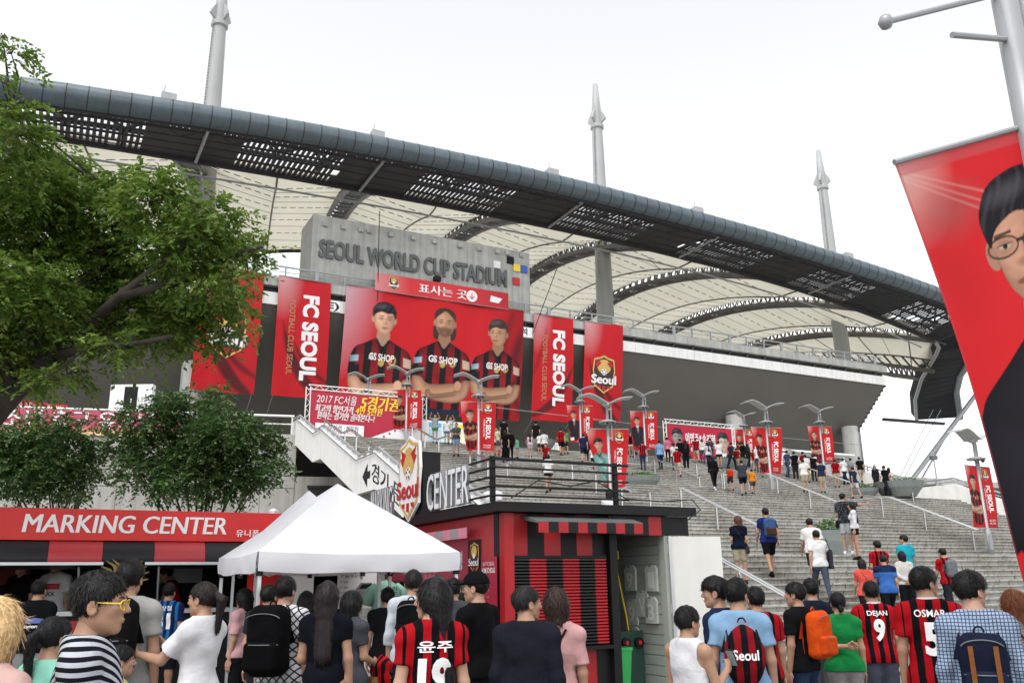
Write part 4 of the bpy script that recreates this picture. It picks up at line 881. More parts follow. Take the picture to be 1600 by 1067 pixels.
# ---------------- street lamps with pairs of banners
def make_lamp():
    r = empty('street_lamp', (0, 0, 0))
    def b(mb, name, m, parent=r, **k): return mb.build(name, m, parent, local=True, **k)
    b(MB().path([(0, 0, 0), (0, 0, .9), (0, 0, .95), (0, 0, 4.35)], [.10, .10, .065, .055], 12), 'pole', M_grey_steel, smooth=True)
    b(MB().path([(.16, 0, 2.9), (.16, 0, 4.3)], .03, 8), 'side_tube', M_grey_steel); b(MB().cbox((.08, 0, 3.0), .22, .05, .06).cbox((.08, 0, 4.2), .22, .05, .06), 'tube_clamp', M_grey_steel)
    b(MB().cbox((0, 0, .45), .17, .20, .55), 'access_box', M_grey_steel)
    d = b(MB().lathe((0, 0, 3.62), [(.08, .04), (.34, .0), (.36, .06), (.2, .12), (.06, .13)], 20), 'camera_disc', M_grey_steel, smooth=True)
    for a in (-.25, .25): b(MB().lathe((a, -.12, 3.52), [(.03, 0), (.07, .04), (.08, .1)], 10), 'camera_dome', M_let_grey, d)
    for sg, L, rise in ((-1, 1.18, .42), (1, .98, .22)):      # two bent reflector wings
        n = 9; vs = []; fs = []
        for side in (0, 1):
            for i in range(n):
                t = i/(n-1); x = sg*(.04+L*t); z = 4.42+rise*math.sin(min(t*1.25, 1)*math.pi/2)-(.16*max(0, t-.6)/.4 if sg < 0 else -.05*t)
                for y in (-.36+.06*t, .36-.06*t): vs.append((x, y, z-.035*side))
        for side in (0, 1):
            o_ = side*2*n
            for i in range(n-1):
                f = (o_+2*i, o_+2*i+1, o_+2*i+3, o_+2*i+2); fs.append(f if side == 0 else f[::-1])
        for i in range(n-1): fs += [(2*i, 2*i+2, 2*n+2*i+2, 2*n+2*i), (2*i+1, 2*n+2*i+1, 2*n+2*i+3, 2*i+3)]
        fs += [(0, 2*n, 2*n+1, 1), (2*n-2, 2*n-1, 4*n-1, 4*n-2)]
        b(MB().add(vs, fs), 'reflector_wing', M_mast, smooth=False)
    b(MB().lathe((0, 0, 4.28), [(.06, 0), (.2, .08), (.16, .17), (.05, .2)], 14), 'lamp_hub', M_mast)
    for sg in (-1, 1):
        b(MB().tube((0, 0, 3.38), (sg*.88, 0, 3.38), .018, n=6).tube((0, 0, .98), (sg*.3, 0, .98), .018, n=6), 'banner_arm', M_grey_steel)
    return r
def copy_tree(o, parent=None):
    c = o.copy(); COL.objects.link(c); c.parent = parent
    for ch in list(o.children): copy_tree(ch, c)
    return c
LAMPS = [  # px of the base or hub, on stairs / deck, heading, taper of banners, print, description
    ('b', 1548, 862, .55, .10, 'short', 'jersey', 'street lamp low on the stairs at far right'), ('b', 1207, 775, .2, .75, 'short', 'jersey', 'street lamp mid stairs beside the man with orange-shirted child'),
    ('b', 1010, 727, .1, .15, 'short', 'suit', 'street lamp high on the stairs left of the crimson player board'), ('b', 748, 735, .1, .45, 'short', 'jersey', 'street lamp high on the stairs above the kiosk lettering'),
    ('b', 955, 790, .12, .95, 'short', 'green', 'large near street lamp behind the kiosk roof railing'), ('b', 634, 696, .1, .12, 'short', 'jersey', 'street lamp beside the crimson price board'),
    ('b', 1290, 752, .2, .12, 'long', 'jersey', 'street lamp on the upper stairs in front of the thick round column'),
    ('h', 575, 592, .1, .1, None, None, 'far street lamp rising behind the price board'), ('h', 905, 610, .1, .25, 'short', 'suit', 'far street lamp in front of the rightmost crest banner'),
    ('h', 1160, 650, .2, .15, 'brown', 'jersey', 'far street lamp just right of the player board')]
lamp0 = make_lamp()
for i, (how, px, py, yaw, tap, hair, top, lab) in enumerate(LAMPS):
    P = on_stairs(px, py) if how == 'b' else at_z(px, py, DECK_Z+4.42)*np.array([1, 1, 0])+EZ*DECK_Z
    o = lamp0 if i == 0 else copy_tree(lamp0)
    o.location = Vector(P); o.rotation_euler = (0, 0, yaw); tag(o, lab, 'street lamp', 'wing-topped street lamps')
    if hair is None: continue
    ex = np.array([math.cos(yaw), math.sin(yaw), 0]); ey = np.array([-math.sin(yaw), math.cos(yaw), 0])
    for sg in (-1, 1):
        w_, h_ = .80, 2.38
        tp = tap if sg < 0 else tap*.45
        def sfn(uv, sg=sg, P=P, ex=ex, ey=ey, w_=w_, h_=h_, tp=tp, i=i):
            u, v = uv[:, 0], uv[:, 1]; d = (h_-v)/h_
            a = u/w_ if sg > 0 else 1-u/w_             # 0 at the pole
            x = sg*(.07+a*w_*(1-tp*d**1.4*.85)); yv = .10*np.sin(d*4+a*3+i)*(.2+d)*(.5+tp)*a + (.25*tp*np.sin(a*math.pi)*d)
            return P+np.outer(x, ex)+np.outer(yv, ey)+np.outer(1.0+v+.04*a*np.sin(d*3+i), EZ), np.tile(-ey, (len(u), 1))
        big = i in (0, 1, 4)
        p = Paint(w_, h_, 36 if big else 20, 96 if big else 50, '#b81d22')
        if sg < 0:
            p.put(np.clip(1-np.hypot(p.U/p.w/.5, (p.V/p.h-1)/.25), 0, 1), '#d9b7ad', .7)
            portrait(p, w_*.52, h_*.74, .46, hair, '#c49a80', top, top == 'jersey')
            if i in (8, 6): p.put(p.poly([(.08, .12), (.36, .12), (.36, .3), (.08, .3)]), '#e8e8e8')
        else:
            p.put(np.clip(1-np.hypot(p.U/p.w/.6, (p.V/p.h-1)/.2), 0, 1), '#e08a70', .6); p.put(np.clip(.3-p.V/p.h, 0, .3)*2, '#93101c', .5)
        bn = p.build('lamp_banner', sfn, M_pr_t); what = 'portrait banner' if sg < 0 else 'lettered banner'
        tag(bn, 'red %s on the %s' % (what, ' '.join(lab.split()[:11])), 'banner', 'banners on the street lamps')
        if sg > 0:
            crest(sfn, w_*.5, h_*.86, .46, bn, .006, small=not big, mx=.25)
            lettering('lettering', sfn, 'FC SEOUL', w_*.40, h_*.68, .24, M_pr_white, bn, width=h_*.44, rot=-math.pi/2, bold=.05, off=.006, mx=.25)
            lettering('small_lettering', sfn, 'FOOTBALL CLUB SEOUL', w_*.22, h_*.64, .09, M_pr_white, bn, width=h_*.36, rot=-math.pi/2, off=.006, mx=.25)
            for k in (0, 1): lettering('slogan', sfn, 'SEOUL IS STRONG', w_*.5, h_*(.10-.045*k), .07, M_pr_white, bn, 'C', width=.42, off=.006, mx=.3)

# near lamp at the right edge, its pole, rods and the big portrait banner
KN = 6.0
pole = at_k(1598, 180, KN); px_, py_ = 3.66, 5.42
nl = empty('banner_pole', (px_, py_, 0), 'thick grey pole with slanting rods in the top right corner', 'pole')
MB().path([(px_, py_, 0), (px_, py_, 6.4)], [.10, .085], 16).build('pole', M_grey_steel, nl, smooth=True)
MB().path([(px_+.17, py_+.05, 0), (px_+.17, py_+.05, 6.4)], [.06, .06], 12).build('second_tube', M_grey_steel, nl, smooth=True)
for (x0, y0), dz in (((1384, 35), .75), ((1488, 55), .25)):
    a = at_k(x0, y0, KN-.1); b = np.array([px_, py_, a[2]+dz*.62])
    MB().path([a, b], .022, 8).build('rod', M_grey_steel, nl)
    if dz > .5: MB().lathe(a-EZ*.055, [(.004, 0), (.036, .015), (.052, .055), (.036, .095), (.004, .11)], 14).build('rod_ball', M_grey_steel, nl, smooth=True)
TLc = at_k(1398, 258, KN-.15); TRc = np.array([px_-.09, py_, 0]); TRc[2] = TLc[2]+.30
MB().path([TLc+EZ*.02, TRc+EZ*.02], .022, 8).build('banner_arm', M_grey_steel, nl)
BWn, BHn = float(np.linalg.norm((TRc-TLc)[:2])), 3.0
exn = unit((TRc-TLc)*np.array([1, 1, 0])); eyn = np.cross(EZ, exn)
def near_s(uv):
    u, v = uv[:, 0], uv[:, 1]; d = (BHn-v)/BHn; a = 1-u/BWn
    tp = .40*d**.9+.18*d**3*0
    x = BWn - a*BWn*(1-np.clip(tp*1.35*(d > 0), 0, .9)); yv = .07*np.sin(d*5+a*3)*d*a+.05*np.sin(u*7)*d
    z = TLc[2]+(TRc[2]-TLc[2])*(1-a)-d*BHn
    return TLc*np.array([1, 1, 0])+np.outer(x, exn)+np.outer(yv, eyn)+np.outer(z, EZ), np.tile(-eyn, (len(u), 1))
p = Paint(BWn, BHn, 150, 300, '#cc2026')
p.put(np.clip(1-np.hypot(p.U/p.w/.45, (p.V/p.h-1)/.22), 0, 1), '#cbb0a8', .9); p.put(p.ell(BWn*.30, BHn*.86, .22, .16, .3, 1.2), '#8a5a58', .5); p.put(p.ell(BWn*.2, BHn*.72, .2, .3, .4, 1.4), '#b81c22', .55)
for k in range(3): p.put(p.poly([(0, BHn*(.985-.01*k)), (BWn*(.75+.1*k), BHn*(.86-.05*k)), (BWn*(.75+.1*k), BHn*(.856-.05*k))], .02), '#efd2c8', .35)
portrait(p, BWn*.93, BHn*.735, .92, 'short', '#c08f76', 'suit', False, -1, glasses=True)
p.put(p.poly([(0, BHn), (BWn, BHn), (BWn, BHn-.09), (0, BHn-.09)]), '#b8555a', .55); p.put(p.poly([(0, BHn), (.02, BHn), (.02, 0), (0, 0)]), '#a8484a', .5)
nb = p.build('portrait_banner', near_s, mat_print('printed_mesh_near', .6, .42, .1)); tag(nb, 'big red banner with portrait of a man in glasses and suit', 'banner')
crest(near_s, BWn*.74, BHn*.25, .34, nb, .004, mx=.1)

# ---------------- planters on the stairs
M_bowl = mat('planter_stone', (.19, .215, .21), .7, .1, 3, .1, 60); M_soil = mat('soil', (.05, .035, .02), .95, .3, 8)
M_leafp = mat('planter_leaf', (.055, .13, .02), .55, .45, 3.0, trans=.25)
def leaves(c, rx, ry, rz, n, size, seed, up=.5):
    r = np.random.RandomState(seed); vs = []; fs = []
    for i in range(n):
        d = r.normal(size=3); d /= np.linalg.norm(d); q = r.uniform(.25, 1)**.5; p0 = np.array(c)+d*np.array([rx, ry, rz])*q
        a = r.normal(size=3); a[2] = abs(a[2])*up; a /= np.linalg.norm(a); b = np.cross(a, r.normal(size=3)); b /= max(1e-6, np.linalg.norm(b)); L = size*r.uniform(.6, 1.3)
        k = len(vs); vs += [p0-a*L*.5, p0+b*L*.22, p0+a*L*.5, p0-b*L*.22]; fs.append((k, k+1, k+2, k+3))
    return vs, fs
for i, (px, py, rad, lab) in enumerate(((845, 712, .95, 'wide stone planter bowl beside the notice board high on the stairs'), (1003, 762, .95, 'stone planter bowl just above the kiosk roof, right of the big lamp'), (1408, 786, 1.35, 'large stone planter bowl right of the upper crowd'), (1352, 780, .8, 'low shrub planter touching the large bowl on the right'), (1140, 737, 1.25, 'stone planter behind the family climbing the stairs'), (1303, 872, .62, 'tall stone planter behind the embracing couple'))):
    P = on_stairs(px, py); r = empty('planter', P, lab, 'planter', 'stone planters on the stairs'); h = rad*.62 if i != 5 else .85
    MB().lathe(P, [(rad*.55, -.02), (rad*.62, .02), (rad*.9, h*.6), (rad, h), (rad*.93, h), (rad*.9, h*.88)], 26).build('bowl', M_bowl, r, smooth=False)
    MB().lathe(P+EZ*(h*.86), [(rad*.88, 0), (rad*.4, .06), (.01, .07)], 18).build('soil', M_soil, r)
    v, f = leaves(P+EZ*(h+.04), rad*.85, rad*.85, .20 if i != 5 else .35, 420, .15, 40+i); o_ = mesh_obj('plants', v, f, M_leafp, r); o_['kind'] = 'stuff'

# ---------------- handrails on the stairs (pairs of stainless tubes on posts)
def handrail(l, s0, s1, lab, m=M_stainless, hh=.92):
    r = empty('stair_handrail', W(l, (s0+s1)/2, stair_z((s0+s1)/2)), lab, 'handrail', 'steel handrails on the stairs'); ss = np.arange(s0, s1+.01, .25)
    def zs(s):
        for (a, b) in zip(prof, prof[1:]):
            if b[0] <= s <= a[0]: return b[1]+(a[1]-b[1])*(s-b[0])/(a[0]-b[0])
        return DECK_Z if s > 46 else 0
    for d in (0, .13):
        MB().path([W(l+d, s, zs(s)+hh) for s in ss], .028, 6).build('rail', m, r)
    n = max(2, int((s1-s0)/1.9)+1)
    for k in range(n):
        s = s0+.25+(s1-s0-.5)*k/(n-1); MB().lsbox(l+.035, l+.095, s-.03, s+.03, stair_z(s), zs(s)+hh-.10).build('post', m, r)
        MB().tube(W(l, s, zs(s)+hh-.01), W(l+.065, s, zs(s)+hh-.12), .014, n=5).tube(W(l+.13, s, zs(s)+hh-.01), W(l+.065, s, zs(s)+hh-.12), .014, n=5).build('bracket', m, r)
for l, s0, s1, lab in ((13.7, 13.1, 21.0, 'near pair of bright rails beside the woman in navy'), (32.0, 21.8, 38.5, 'long bright handrail right of the embracing couple'), (41.5, 31.5, 46, 'handrail below the large planter at right'), (20.6, 21.6, 33.5, 'handrail glimpsed through the kiosk roof railing'), (29.5, 33, 46.5, 'handrail left of the woman in black'), (12.6, 36, 46, 'handrail near the left parapet top'), (17.8, 34, 46.3, 'handrail below the price board'), (33, 13.1, 20.5, 'short handrail at the right edge of the lower stairs')):
    handrail(l, s0, s1, lab)
# ================================================================== marking booth
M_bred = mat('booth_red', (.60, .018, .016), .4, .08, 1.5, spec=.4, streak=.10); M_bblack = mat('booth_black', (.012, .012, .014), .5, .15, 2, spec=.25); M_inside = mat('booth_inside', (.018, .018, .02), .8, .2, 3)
M_bred2 = mat('awning_red', (.36, .028, .032), .45, .08, 2.0)
M_flame = mat('flame_gold', (.20, .145, .035), .45, .1, 4); M_alu = mat('aluminium', (.55, .56, .57), .35, .05, 3, metal=.6)
MS = 14.0; M0, M1 = -4.2, 4.5
mc = empty('marking_booth', W(.5, MS+1, 0), 'long black and red booth with a big white-lettered red sign at left', 'booth')
MB().lsbox(M0, M1, MS-.16, MS+.1, 2.29, 2.725).build('sign_box', M_bred, mc)
sf = flat(W(0, MS-.16, 0), E1, EZ)
for i_, d_ in enumerate((0, .008, .016)): lettering('sign_letters', sf, 'MARKING CENTER', -.34*.99+d_, 2.395, .25, M_lwhite, mc, width=2.71, shear=.10, off=.004+.002*i_, split=True)
lettering('sign_letters', sf, '유니폼 마킹/', 2.53, 2.37, .082, M_lwhite, mc, width=.66, off=.004)
lettering('sign_letters', sf, '유니폼 마킹/', 2.535, 2.37, .082, M_lwhite, mc, width=.66, off=.005)
bd = [M0, -4.1, -3.4, -2.7, -2.02, -1.34, -.66, .02, .70, 1.38, 2.08, 2.78, 3.48, M1]
for i, (a, b) in enumerate(zip(bd, bd[1:])):
    vs = []; n = 6
    for q in (a+.002, b-.002):
        for k in range(n):
            t = k/(n-1); vs.append(W(q, MS-.10-.26*math.sin(t*math.pi/2), 2.285-.30*(1-math.cos(t*math.pi/2))-.02*t))
    fs = [(k, k+1, n+k+1, n+k) for k in range(n-1)]
    MB().add(vs+[v+E2*.02-EZ*.012 for v in vs], [f[::-1] for f in fs]+[tuple(2*n+i_ for i_ in f) for f in fs]+[(n-1, 2*n-1, 4*n-1, 3*n-1)]).build('awning_stripe', M_bblack if i % 2 == 0 else M_bred2, mc, smooth=True)
for a, b in ((M0, .72), (1.26, M1)):
    MB().lsbox(a, b, MS-.40, MS-.37, 1.945, 1.985).build('hatch_edge', M_alu, mc)
    MB().hexa([W(a, MS-.37, 1.95), W(b, MS-.37, 1.95), W(b, MS+.1, 1.90), W(a, MS+.1, 1.90), W(a, MS-.37, 1.97), W(b, MS-.37, 1.97), W(b, MS+.1, 1.96), W(a, MS+.1, 1.96)]).build('hatch', M_bblack, mc)
    for q in (a+.25, b-.25): MB().tube(W(q, MS+.02, 1.45), W(q-.05, MS-.3, 1.92), .015, n=6).build('gas_strut', M_alu, mc)
MB().lsbox(.74, 1.24, MS-.05, MS+.1, .2, 2.0).build('centre_pillar', M_bblack, mc)
MB().lsbox(M0, M1, MS-.14, MS+.55, 1.27, 1.33).build('counter', M_alu, mc)
MB().lsbox(M0, M1, MS-.05, MS+.1, .12, 1.27).build('lower_panel', M_bblack, mc)
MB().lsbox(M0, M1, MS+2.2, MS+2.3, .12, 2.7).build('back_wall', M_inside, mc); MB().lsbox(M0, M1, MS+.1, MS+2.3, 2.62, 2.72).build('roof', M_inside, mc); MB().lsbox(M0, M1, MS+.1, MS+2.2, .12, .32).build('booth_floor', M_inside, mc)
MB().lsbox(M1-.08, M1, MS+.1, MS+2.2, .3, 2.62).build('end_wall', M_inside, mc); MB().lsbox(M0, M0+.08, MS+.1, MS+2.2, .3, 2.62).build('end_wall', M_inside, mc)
for i in range(5): MB().lsbox(-2.2+i*1.3, -1.5+i*1.3, MS+1.9, MS+2.19, 1.5+.2*(i % 2), 1.95+.2*(i % 2)).build('shelf_stock', (M_let_grey, mat('stock_red', (.2, .02, .02)), M_inside, M_grey_steel, M_black)[i], mc)
sfm = flat(W(0, MS-.05, 0), E1, EZ)
MB().lsbox(-.1, .7, MS-.07, MS-.052, .75, 1.2).build('red_notice', M_bred2, mc); lettering('notice_text', flat(W(0, MS-.07, 0), E1, EZ), '마킹 유니폼', .0, .9, .14, M_pr_white, mc, width=.6, off=.004)
# gold flame-maned lion head on the pillar
sfl = flat(W(.99, MS-.41, 1.80), E1, EZ)
def flame(cx, cy, L, a, w_):
    d = np.array([math.cos(a), math.sin(a)]); n_ = np.array([-d[1], d[0]]); c = np.array([cx, cy]); t = np.linspace(0, 1, 9)
    mid = [c+d*L*q+n_*L*.16*math.sin(q*math.pi*1.4) for q in t]; wv = [w_*(1-q)**.7 for q in t]
    return np.array([m+n_*x for m, x in zip(mid, wv)]+[m-n_*x for m, x in zip(mid, wv)][::-1])
for sg in (-1, 1):
    for i, (x0, y0, L_, a_) in enumerate(((.02, .02, .17, 1.35), (.06, .03, .22, 1.25), (.11, .02, .23, 1.12), (.16, -.02, .21, .98), (.19, -.07, .19, .85), (.20, -.13, .16, .7))):
        f = flame(x0, y0, L_, a_, .034); f = f*np.array([sg, 1]); shape('lion_flame', sfl, f if sg > 0 else f[::-1], M_flame, mc, .012+.0012*i, thick=.004)
    shape('lion_eye', sfl, [(sg*.04, -.03), (sg*.14, .0), (sg*.13, -.04), (sg*.06, -.055)][::sg], M_bblack, mc, .036)
shape('lion_face', sfl, [(-.2, .0), (-.1, .05), (.1, .05), (.2, .0), (.2, -.18), (.14, -.3), (0, -.36), (-.14, -.3), (-.2, -.18)][::-1], M_flame, mc, .026, thick=.004)
shape('lion_brow', sfl, [(-.15, .02), (-.15, .005), (.15, .005), (.15, .02)], M_pr_white, mc, .036); shape('lion_nose', sfl, [(-.035, -.12), (0, -.2), (.035, -.12)], M_bblack, mc, .036); shape('lion_muzzle', sfl, [(-.08, -.25), (-.05, -.28), (.05, -.28), (.08, -.25), (.0, -.235)], M_bblack, mc, .036)
MB().lathe(W(3.2, MS+.4, 2.72), [(.09, 0), (.09, .08), (.05, .12), (.01, .13)], 12).build('roof_vent', M_alu, mc)

# panels and goods beyond the tent, right of the booth window
r = empty('red_panel', W(3.0, MS-.2, 0), 'plain red panel standing in the booth opening behind the tent', 'panel'); MB().lsbox(2.72, 3.30, MS-.32, MS-.28, .02, 1.90).build('board', M_bred, r); MB().lsbox(2.74, 2.78, MS-.28, MS-.2, .02, 1.5).build('stay', M_alu, r)
r = empty('white_panel', W(3.6, MS-.2, 0), 'white blank panel next to the red one under the tent roof', 'panel'); MB().lsbox(3.33, 3.72, MS-.34, MS-.30, .02, 1.92).build('board', M_lwhite, r); MB().lsbox(3.36, 3.4, MS-.3, MS-.22, .02, 1.5).build('stay', M_alu, r)
r = empty('parking_sign', W(4.35, 13.4, 0), 'parking notice with a grey car picture under the tent edge', 'sign'); sfp = flat(W(4.0, 13.3, 0), E1, EZ)
MB().lsbox(4.0, 4.62, 13.31, 13.34, 1.28, 1.95).build('board', M_lwhite, r); MB().lsbox(4.2, 4.26, 13.34, 13.4, 0, 1.5).build('stand', M_alu, r); MB().lsbox(4.05, 4.45, 13.2, 13.55, 0, .03).build('foot', M_alu, r)
shape('blue_head', sfp, [(.02, 1.85), (.6, 1.85), (.6, 1.94), (.02, 1.94)], M_cyan, r, .003); lettering('lettering', sfp, 'Parking', .05, 1.74, .07, M_black, r, width=.34, off=.004)
shape('car_picture', sfp, [(.18, 1.36), (.2, 1.5), (.28, 1.56), (.36, 1.66), (.54, 1.66), (.6, 1.56), (.6, 1.36)], mat('car_print', (.2, .21, .22), .5, .1), r, .004); shape('car_window', sfp, [(.33, 1.57), (.38, 1.64), (.53, 1.64), (.57, 1.57)], M_black, r, .006)
for k in range(4): lettering('small_text', sfp, '10 1,000', .03, 1.66-.08*k, .03, M_black, r, width=.12, off=.004)

# ================================================================== kiosk with striped shutter
K = empty('merchandise_kiosk', W(6.5, 12, 0), 'black and red striped kiosk with rolled-down shutter and lettered roof', 'kiosk')
KL0, KL1, KS0, KS1 = 5.14, 7.78, 9.95, 14.3
def kb(mb, name, m, parent=K, **k): return mb.build(name, m, parent, **k)
M_kred = mat('kiosk_red', (.34, .009, .013), .42, .12, 2.5, streak=.18, bump=.05, bscale=8); M_kblack = mat('kiosk_black', (.007, .007, .008), .45, .2, 3, spec=.25)
M_slatred = mat('slat_red', (.36, .012, .018), .35, .08, 2.5); M_in = mat('kiosk_inside', (.33, .36, .32), .6, .08, 2)
kb(MB().lsbox(4.98, 8.19, 9.84, 14.6, 2.51, 2.63), 'roof_slab', M_kblack)
kb(MB().lsbox(KL0, KL0+.14, KS0, KS0+.14, 0, 2.5), 'corner_post', M_kred); kb(MB().lsbox(6.74, 6.86, KS0-.01, KS0+.12, 0, 2.5), 'door_post', M_kblack); kb(MB().lsbox(7.66, KL1, KS0-.01, KS0+.12, 0, 2.5), 'door_post', M_in)
kb(MB().lsbox(KL0, 6.74, KS0+.16, KS0+.3, 0, 2.5), 'front_wall', M_kblack); kb(MB().lsbox(KL0, KL0+.12, KS0+.3, KS1, 0, 1.02), 'side_wall', M_kred); kb(MB().lsbox(KL0+.02, KL0+.1, KS0+.3, KS1, 1.02, 1.66), 'side_window', mat('dark_glass', (.015, .018, .02), .08, 0, spec=.8)); kb(MB().lsbox(KL0, KL0+.12, KS0+.3, KS1, 1.66, 2.5), 'side_fascia', M_bred2)
kb(MB().lsbox(KL0, KL1, KS1, KS1+.1, 0, 2.5), 'back_wall', M_kblack); kb(MB().lsbox(KL1-.06, KL1, KS0+.12, KS1, 0, 2.5), 'right_wall', M_in)
kb(MB().lsbox(6.86, 7.70, KS0+.14, KS1, 0, .05), 'floor_slab', M_let_grey)
# striped fixed boards above and below the shutter
edges = [5.28, 5.42, 5.66, 5.92, 6.18, 6.44, 6.70, 6.74]
for i, (a, b) in enumerate(zip([5.28, 5.52, 5.77, 6.02, 6.27, 6.52], [5.52, 5.77, 6.02, 6.27, 6.52, 6.74])):
    kb(MB().lsbox(a+.001, b-.001, KS0+.08, KS0+.158, 1.95, 2.5), 'stripe_board', M_kblack if i % 2 else M_kred)
    kb(MB().lsbox(a+.001, b-.001, KS0+.08, KS0+.158, 0, .78), 'stripe_board', M_kblack if i % 2 else M_kred)
sb = kb(MB().lsbox(5.28, 6.70, KS0+.02, KS0+.075, 1.93, 1.965), 'shutter_rail', M_kblack)
sl_mat = bpy.data.materials.new('shutter_striped'); sl_mat.use_nodes = True
def _stripe(m, w0, off, c1, c2, rough=.35, axis=None):
    n = m.node_tree.nodes; L = m.node_tree.links; b = n['Principled BSDF']; tc = n.new('ShaderNodeTexCoord'); d = n.new('ShaderNodeVectorMath'); d.operation = 'DOT_PRODUCT'; d.inputs[1].default_value = tuple(axis if axis is not None else E1)
    L.new(tc.outputs['Object'], d.inputs[0]); a = n.new('ShaderNodeMath'); a.operation = 'ADD'; a.inputs[1].default_value = off; L.new(d.outputs['Value'], a.inputs[0])
    q = n.new('ShaderNodeMath'); q.operation = 'DIVIDE'; q.inputs[1].default_value = w0*2; L.new(a.outputs[0], q.inputs[0]); fr = n.new('ShaderNodeMath'); fr.operation = 'FRACT'; L.new(q.outputs[0], fr.inputs[0])
    g = n.new('ShaderNodeMath'); g.operation = 'GREATER_THAN'; g.inputs[1].default_value = .5; L.new(fr.outputs[0], g.inputs[0])
    mx = n.new('ShaderNodeMix'); mx.data_type = 'RGBA'; mx.inputs[6].default_value = (*c1, 1); mx.inputs[7].default_value = (*c2, 1); L.new(g.outputs[0], mx.inputs[0]); L.new(mx.outputs[2], b.inputs['Base Color']); b.inputs['Roughness'].default_value = rough
    return n, L, b, mx
_l0 = float(np.array(K.location) @ E1)
_stripe(sl_mat, .25, _l0-5.27+.0, (.007, .007, .008), (.36, .010, .016))
for k in range(27):
    z = .84+k*.0405
    vs = [W(a, KS0+s_, z+q) for a in (5.285, 6.70) for s_, q in ((.06, .0), (.03, .012), (.03, .030), (.06, .0395))]
    kb(MB().add(vs, [(0, 1, 2, 3)[::-1], (4, 5, 6, 7), (0, 4, 5, 1), (1, 5, 6, 2), (2, 6, 7, 3), (3, 7, 4, 0)]), 'shutter_slat', sl_mat, sb)
kb(MB().lsbox(5.28, 6.73, KS0-.03, KS0+.075, .785, .83), 'counter_ledge', M_kblack)
# hood over the shutter with striped valance
kb(MB().hexa([W(5.45, KS0-.30, 2.36), W(7.10, KS0-.30, 2.36), W(7.10, KS0+.07, 2.42), W(5.45, KS0+.07, 2.42), W(5.45, KS0-.30, 2.385), W(7.10, KS0-.30, 2.385), W(7.10, KS0+.07, 2.485), W(5.45, KS0+.07, 2.485)]), 'hood', M_let_grey)
for k in range(11): kb(MB().lsbox(5.47+k*.147, 5.615+k*.147, KS0-.315, KS0-.302, 2.24, 2.375), 'valance_piece', (M_kblack, M_kred)[(k+1) % 2])
for i, (a, b) in enumerate(((6.80, 7.12), (7.12, 7.40), (7.40, 7.62), (7.62, 8.1))): kb(MB().lsbox(a+.001, b-.001, KS0-.02, KS0-.012, 2.24, 2.5), 'fascia_stripe', (M_kblack, M_kblack, M_kred, M_kblack)[i])
lp = kb(MB().lathe(W(5.9, KS0-.1, 2.345), [(.05, 0), (.045, .03), (.02, .04)], 10), 'spot_lamp', mat('spot_glow', (1, .95, .85), .4, 0, emit=6.0))
# doorway interior: slatted wall with number packets, broom pole, cart and green bin
RWL = KL1-.065                                    # inner face of the right-hand wall
kb(MB().lsbox(6.80, KL1-.07, 12.4, 12.46, 0, 2.5), 'inner_wall', M_in); IS = KS0+1.0
for k in range(17): kb(MB().lsbox(RWL-.02, RWL-.001, KS0+.14, 12.38, .1+k*.135, .225+k*.135), 'slat_board', M_in)
M_pack = mat('clear_packet', (.55, .58, .52), .25, .1, 8); M_num = mat('packet_number', (.72, .74, .70), .4, .05)
for px, py, tx, lab in ((1018, 905, '1', 'top right in the kiosk doorway'), (985, 905, '9', 'top left in the kiosk doorway'), (1018, 955, '3', 'middle right in the kiosk doorway'), (988, 958, '9', 'middle left in the kiosk doorway'), (1004, 945, 'V', 'between two packets in the doorway'), (990, 1000, '6', 'lowest in the kiosk doorway')):
    q = LS(at_l(px, py, RWL-.05)); s_, z = q[1], q[2]-.16
    r = empty('number_packet', W(RWL-.04, s_, z), 'clear packet with white %s hanging %s' % ('letter' if tx == 'V' else 'number', lab), 'packet', 'number packets in the doorway')
    MB().prism([W(RWL-.06, s_+u, z+v_) for u, v_ in ((-.13, 0), (.13, 0), (.14, .30), (.08, .36), (-.08, .36), (-.14, .30))], E1*.03).build('bag', M_pack, r)
    lettering('number', flat(W(RWL-.06, s_, z+.05), -E2, EZ), tx, 0, 0, .21, M_num, r, 'C', width=.15, bold=.03, off=.004); MB().tube(W(RWL-.002, s_, z+.345), W(RWL-.09, s_, z+.345), .008, n=5).build('hook', M_let_grey, r)
r = empty('cane_pole', W(7.52, IS-.3, 0), 'yellow bamboo pole leaning in the kiosk doorway', 'pole'); MB().path([W(7.56, IS-.35, .02), W(7.50, IS-.25, 1.1), W(7.40, IS-.12, 2.05)], [.012, .012, .010], 6).build('cane', M_yellow, r); MB().cbox(W(7.42, IS-.14, 2.0), .09, .05, .12, E1, E2).build('clip', M_yellow, r)
r = empty('folding_cart', W(7.4, IS-.5, 0), 'dark green folding hand cart with red-hubbed wheels in the doorway', 'cart'); MB().lsbox(7.22, 7.62, IS-.45, IS-.36, .05, .95).build('platform', mat('cart_green', (.02, .06, .045), .6, .1), r)
for q in (7.30, 7.52): MB().lathe(W(q, IS-.46, .80), [(.06, 0), (.07, .01), (.07, .05), (.03, .055)], 14, E1, EZ, -E2).build('wheel', M_black, r); MB().lathe(W(q, IS-.515, .80), [(.03, 0), (.03, .01), (.01, .012)], 10, E1, EZ, -E2).build('hub', M_bred, r)
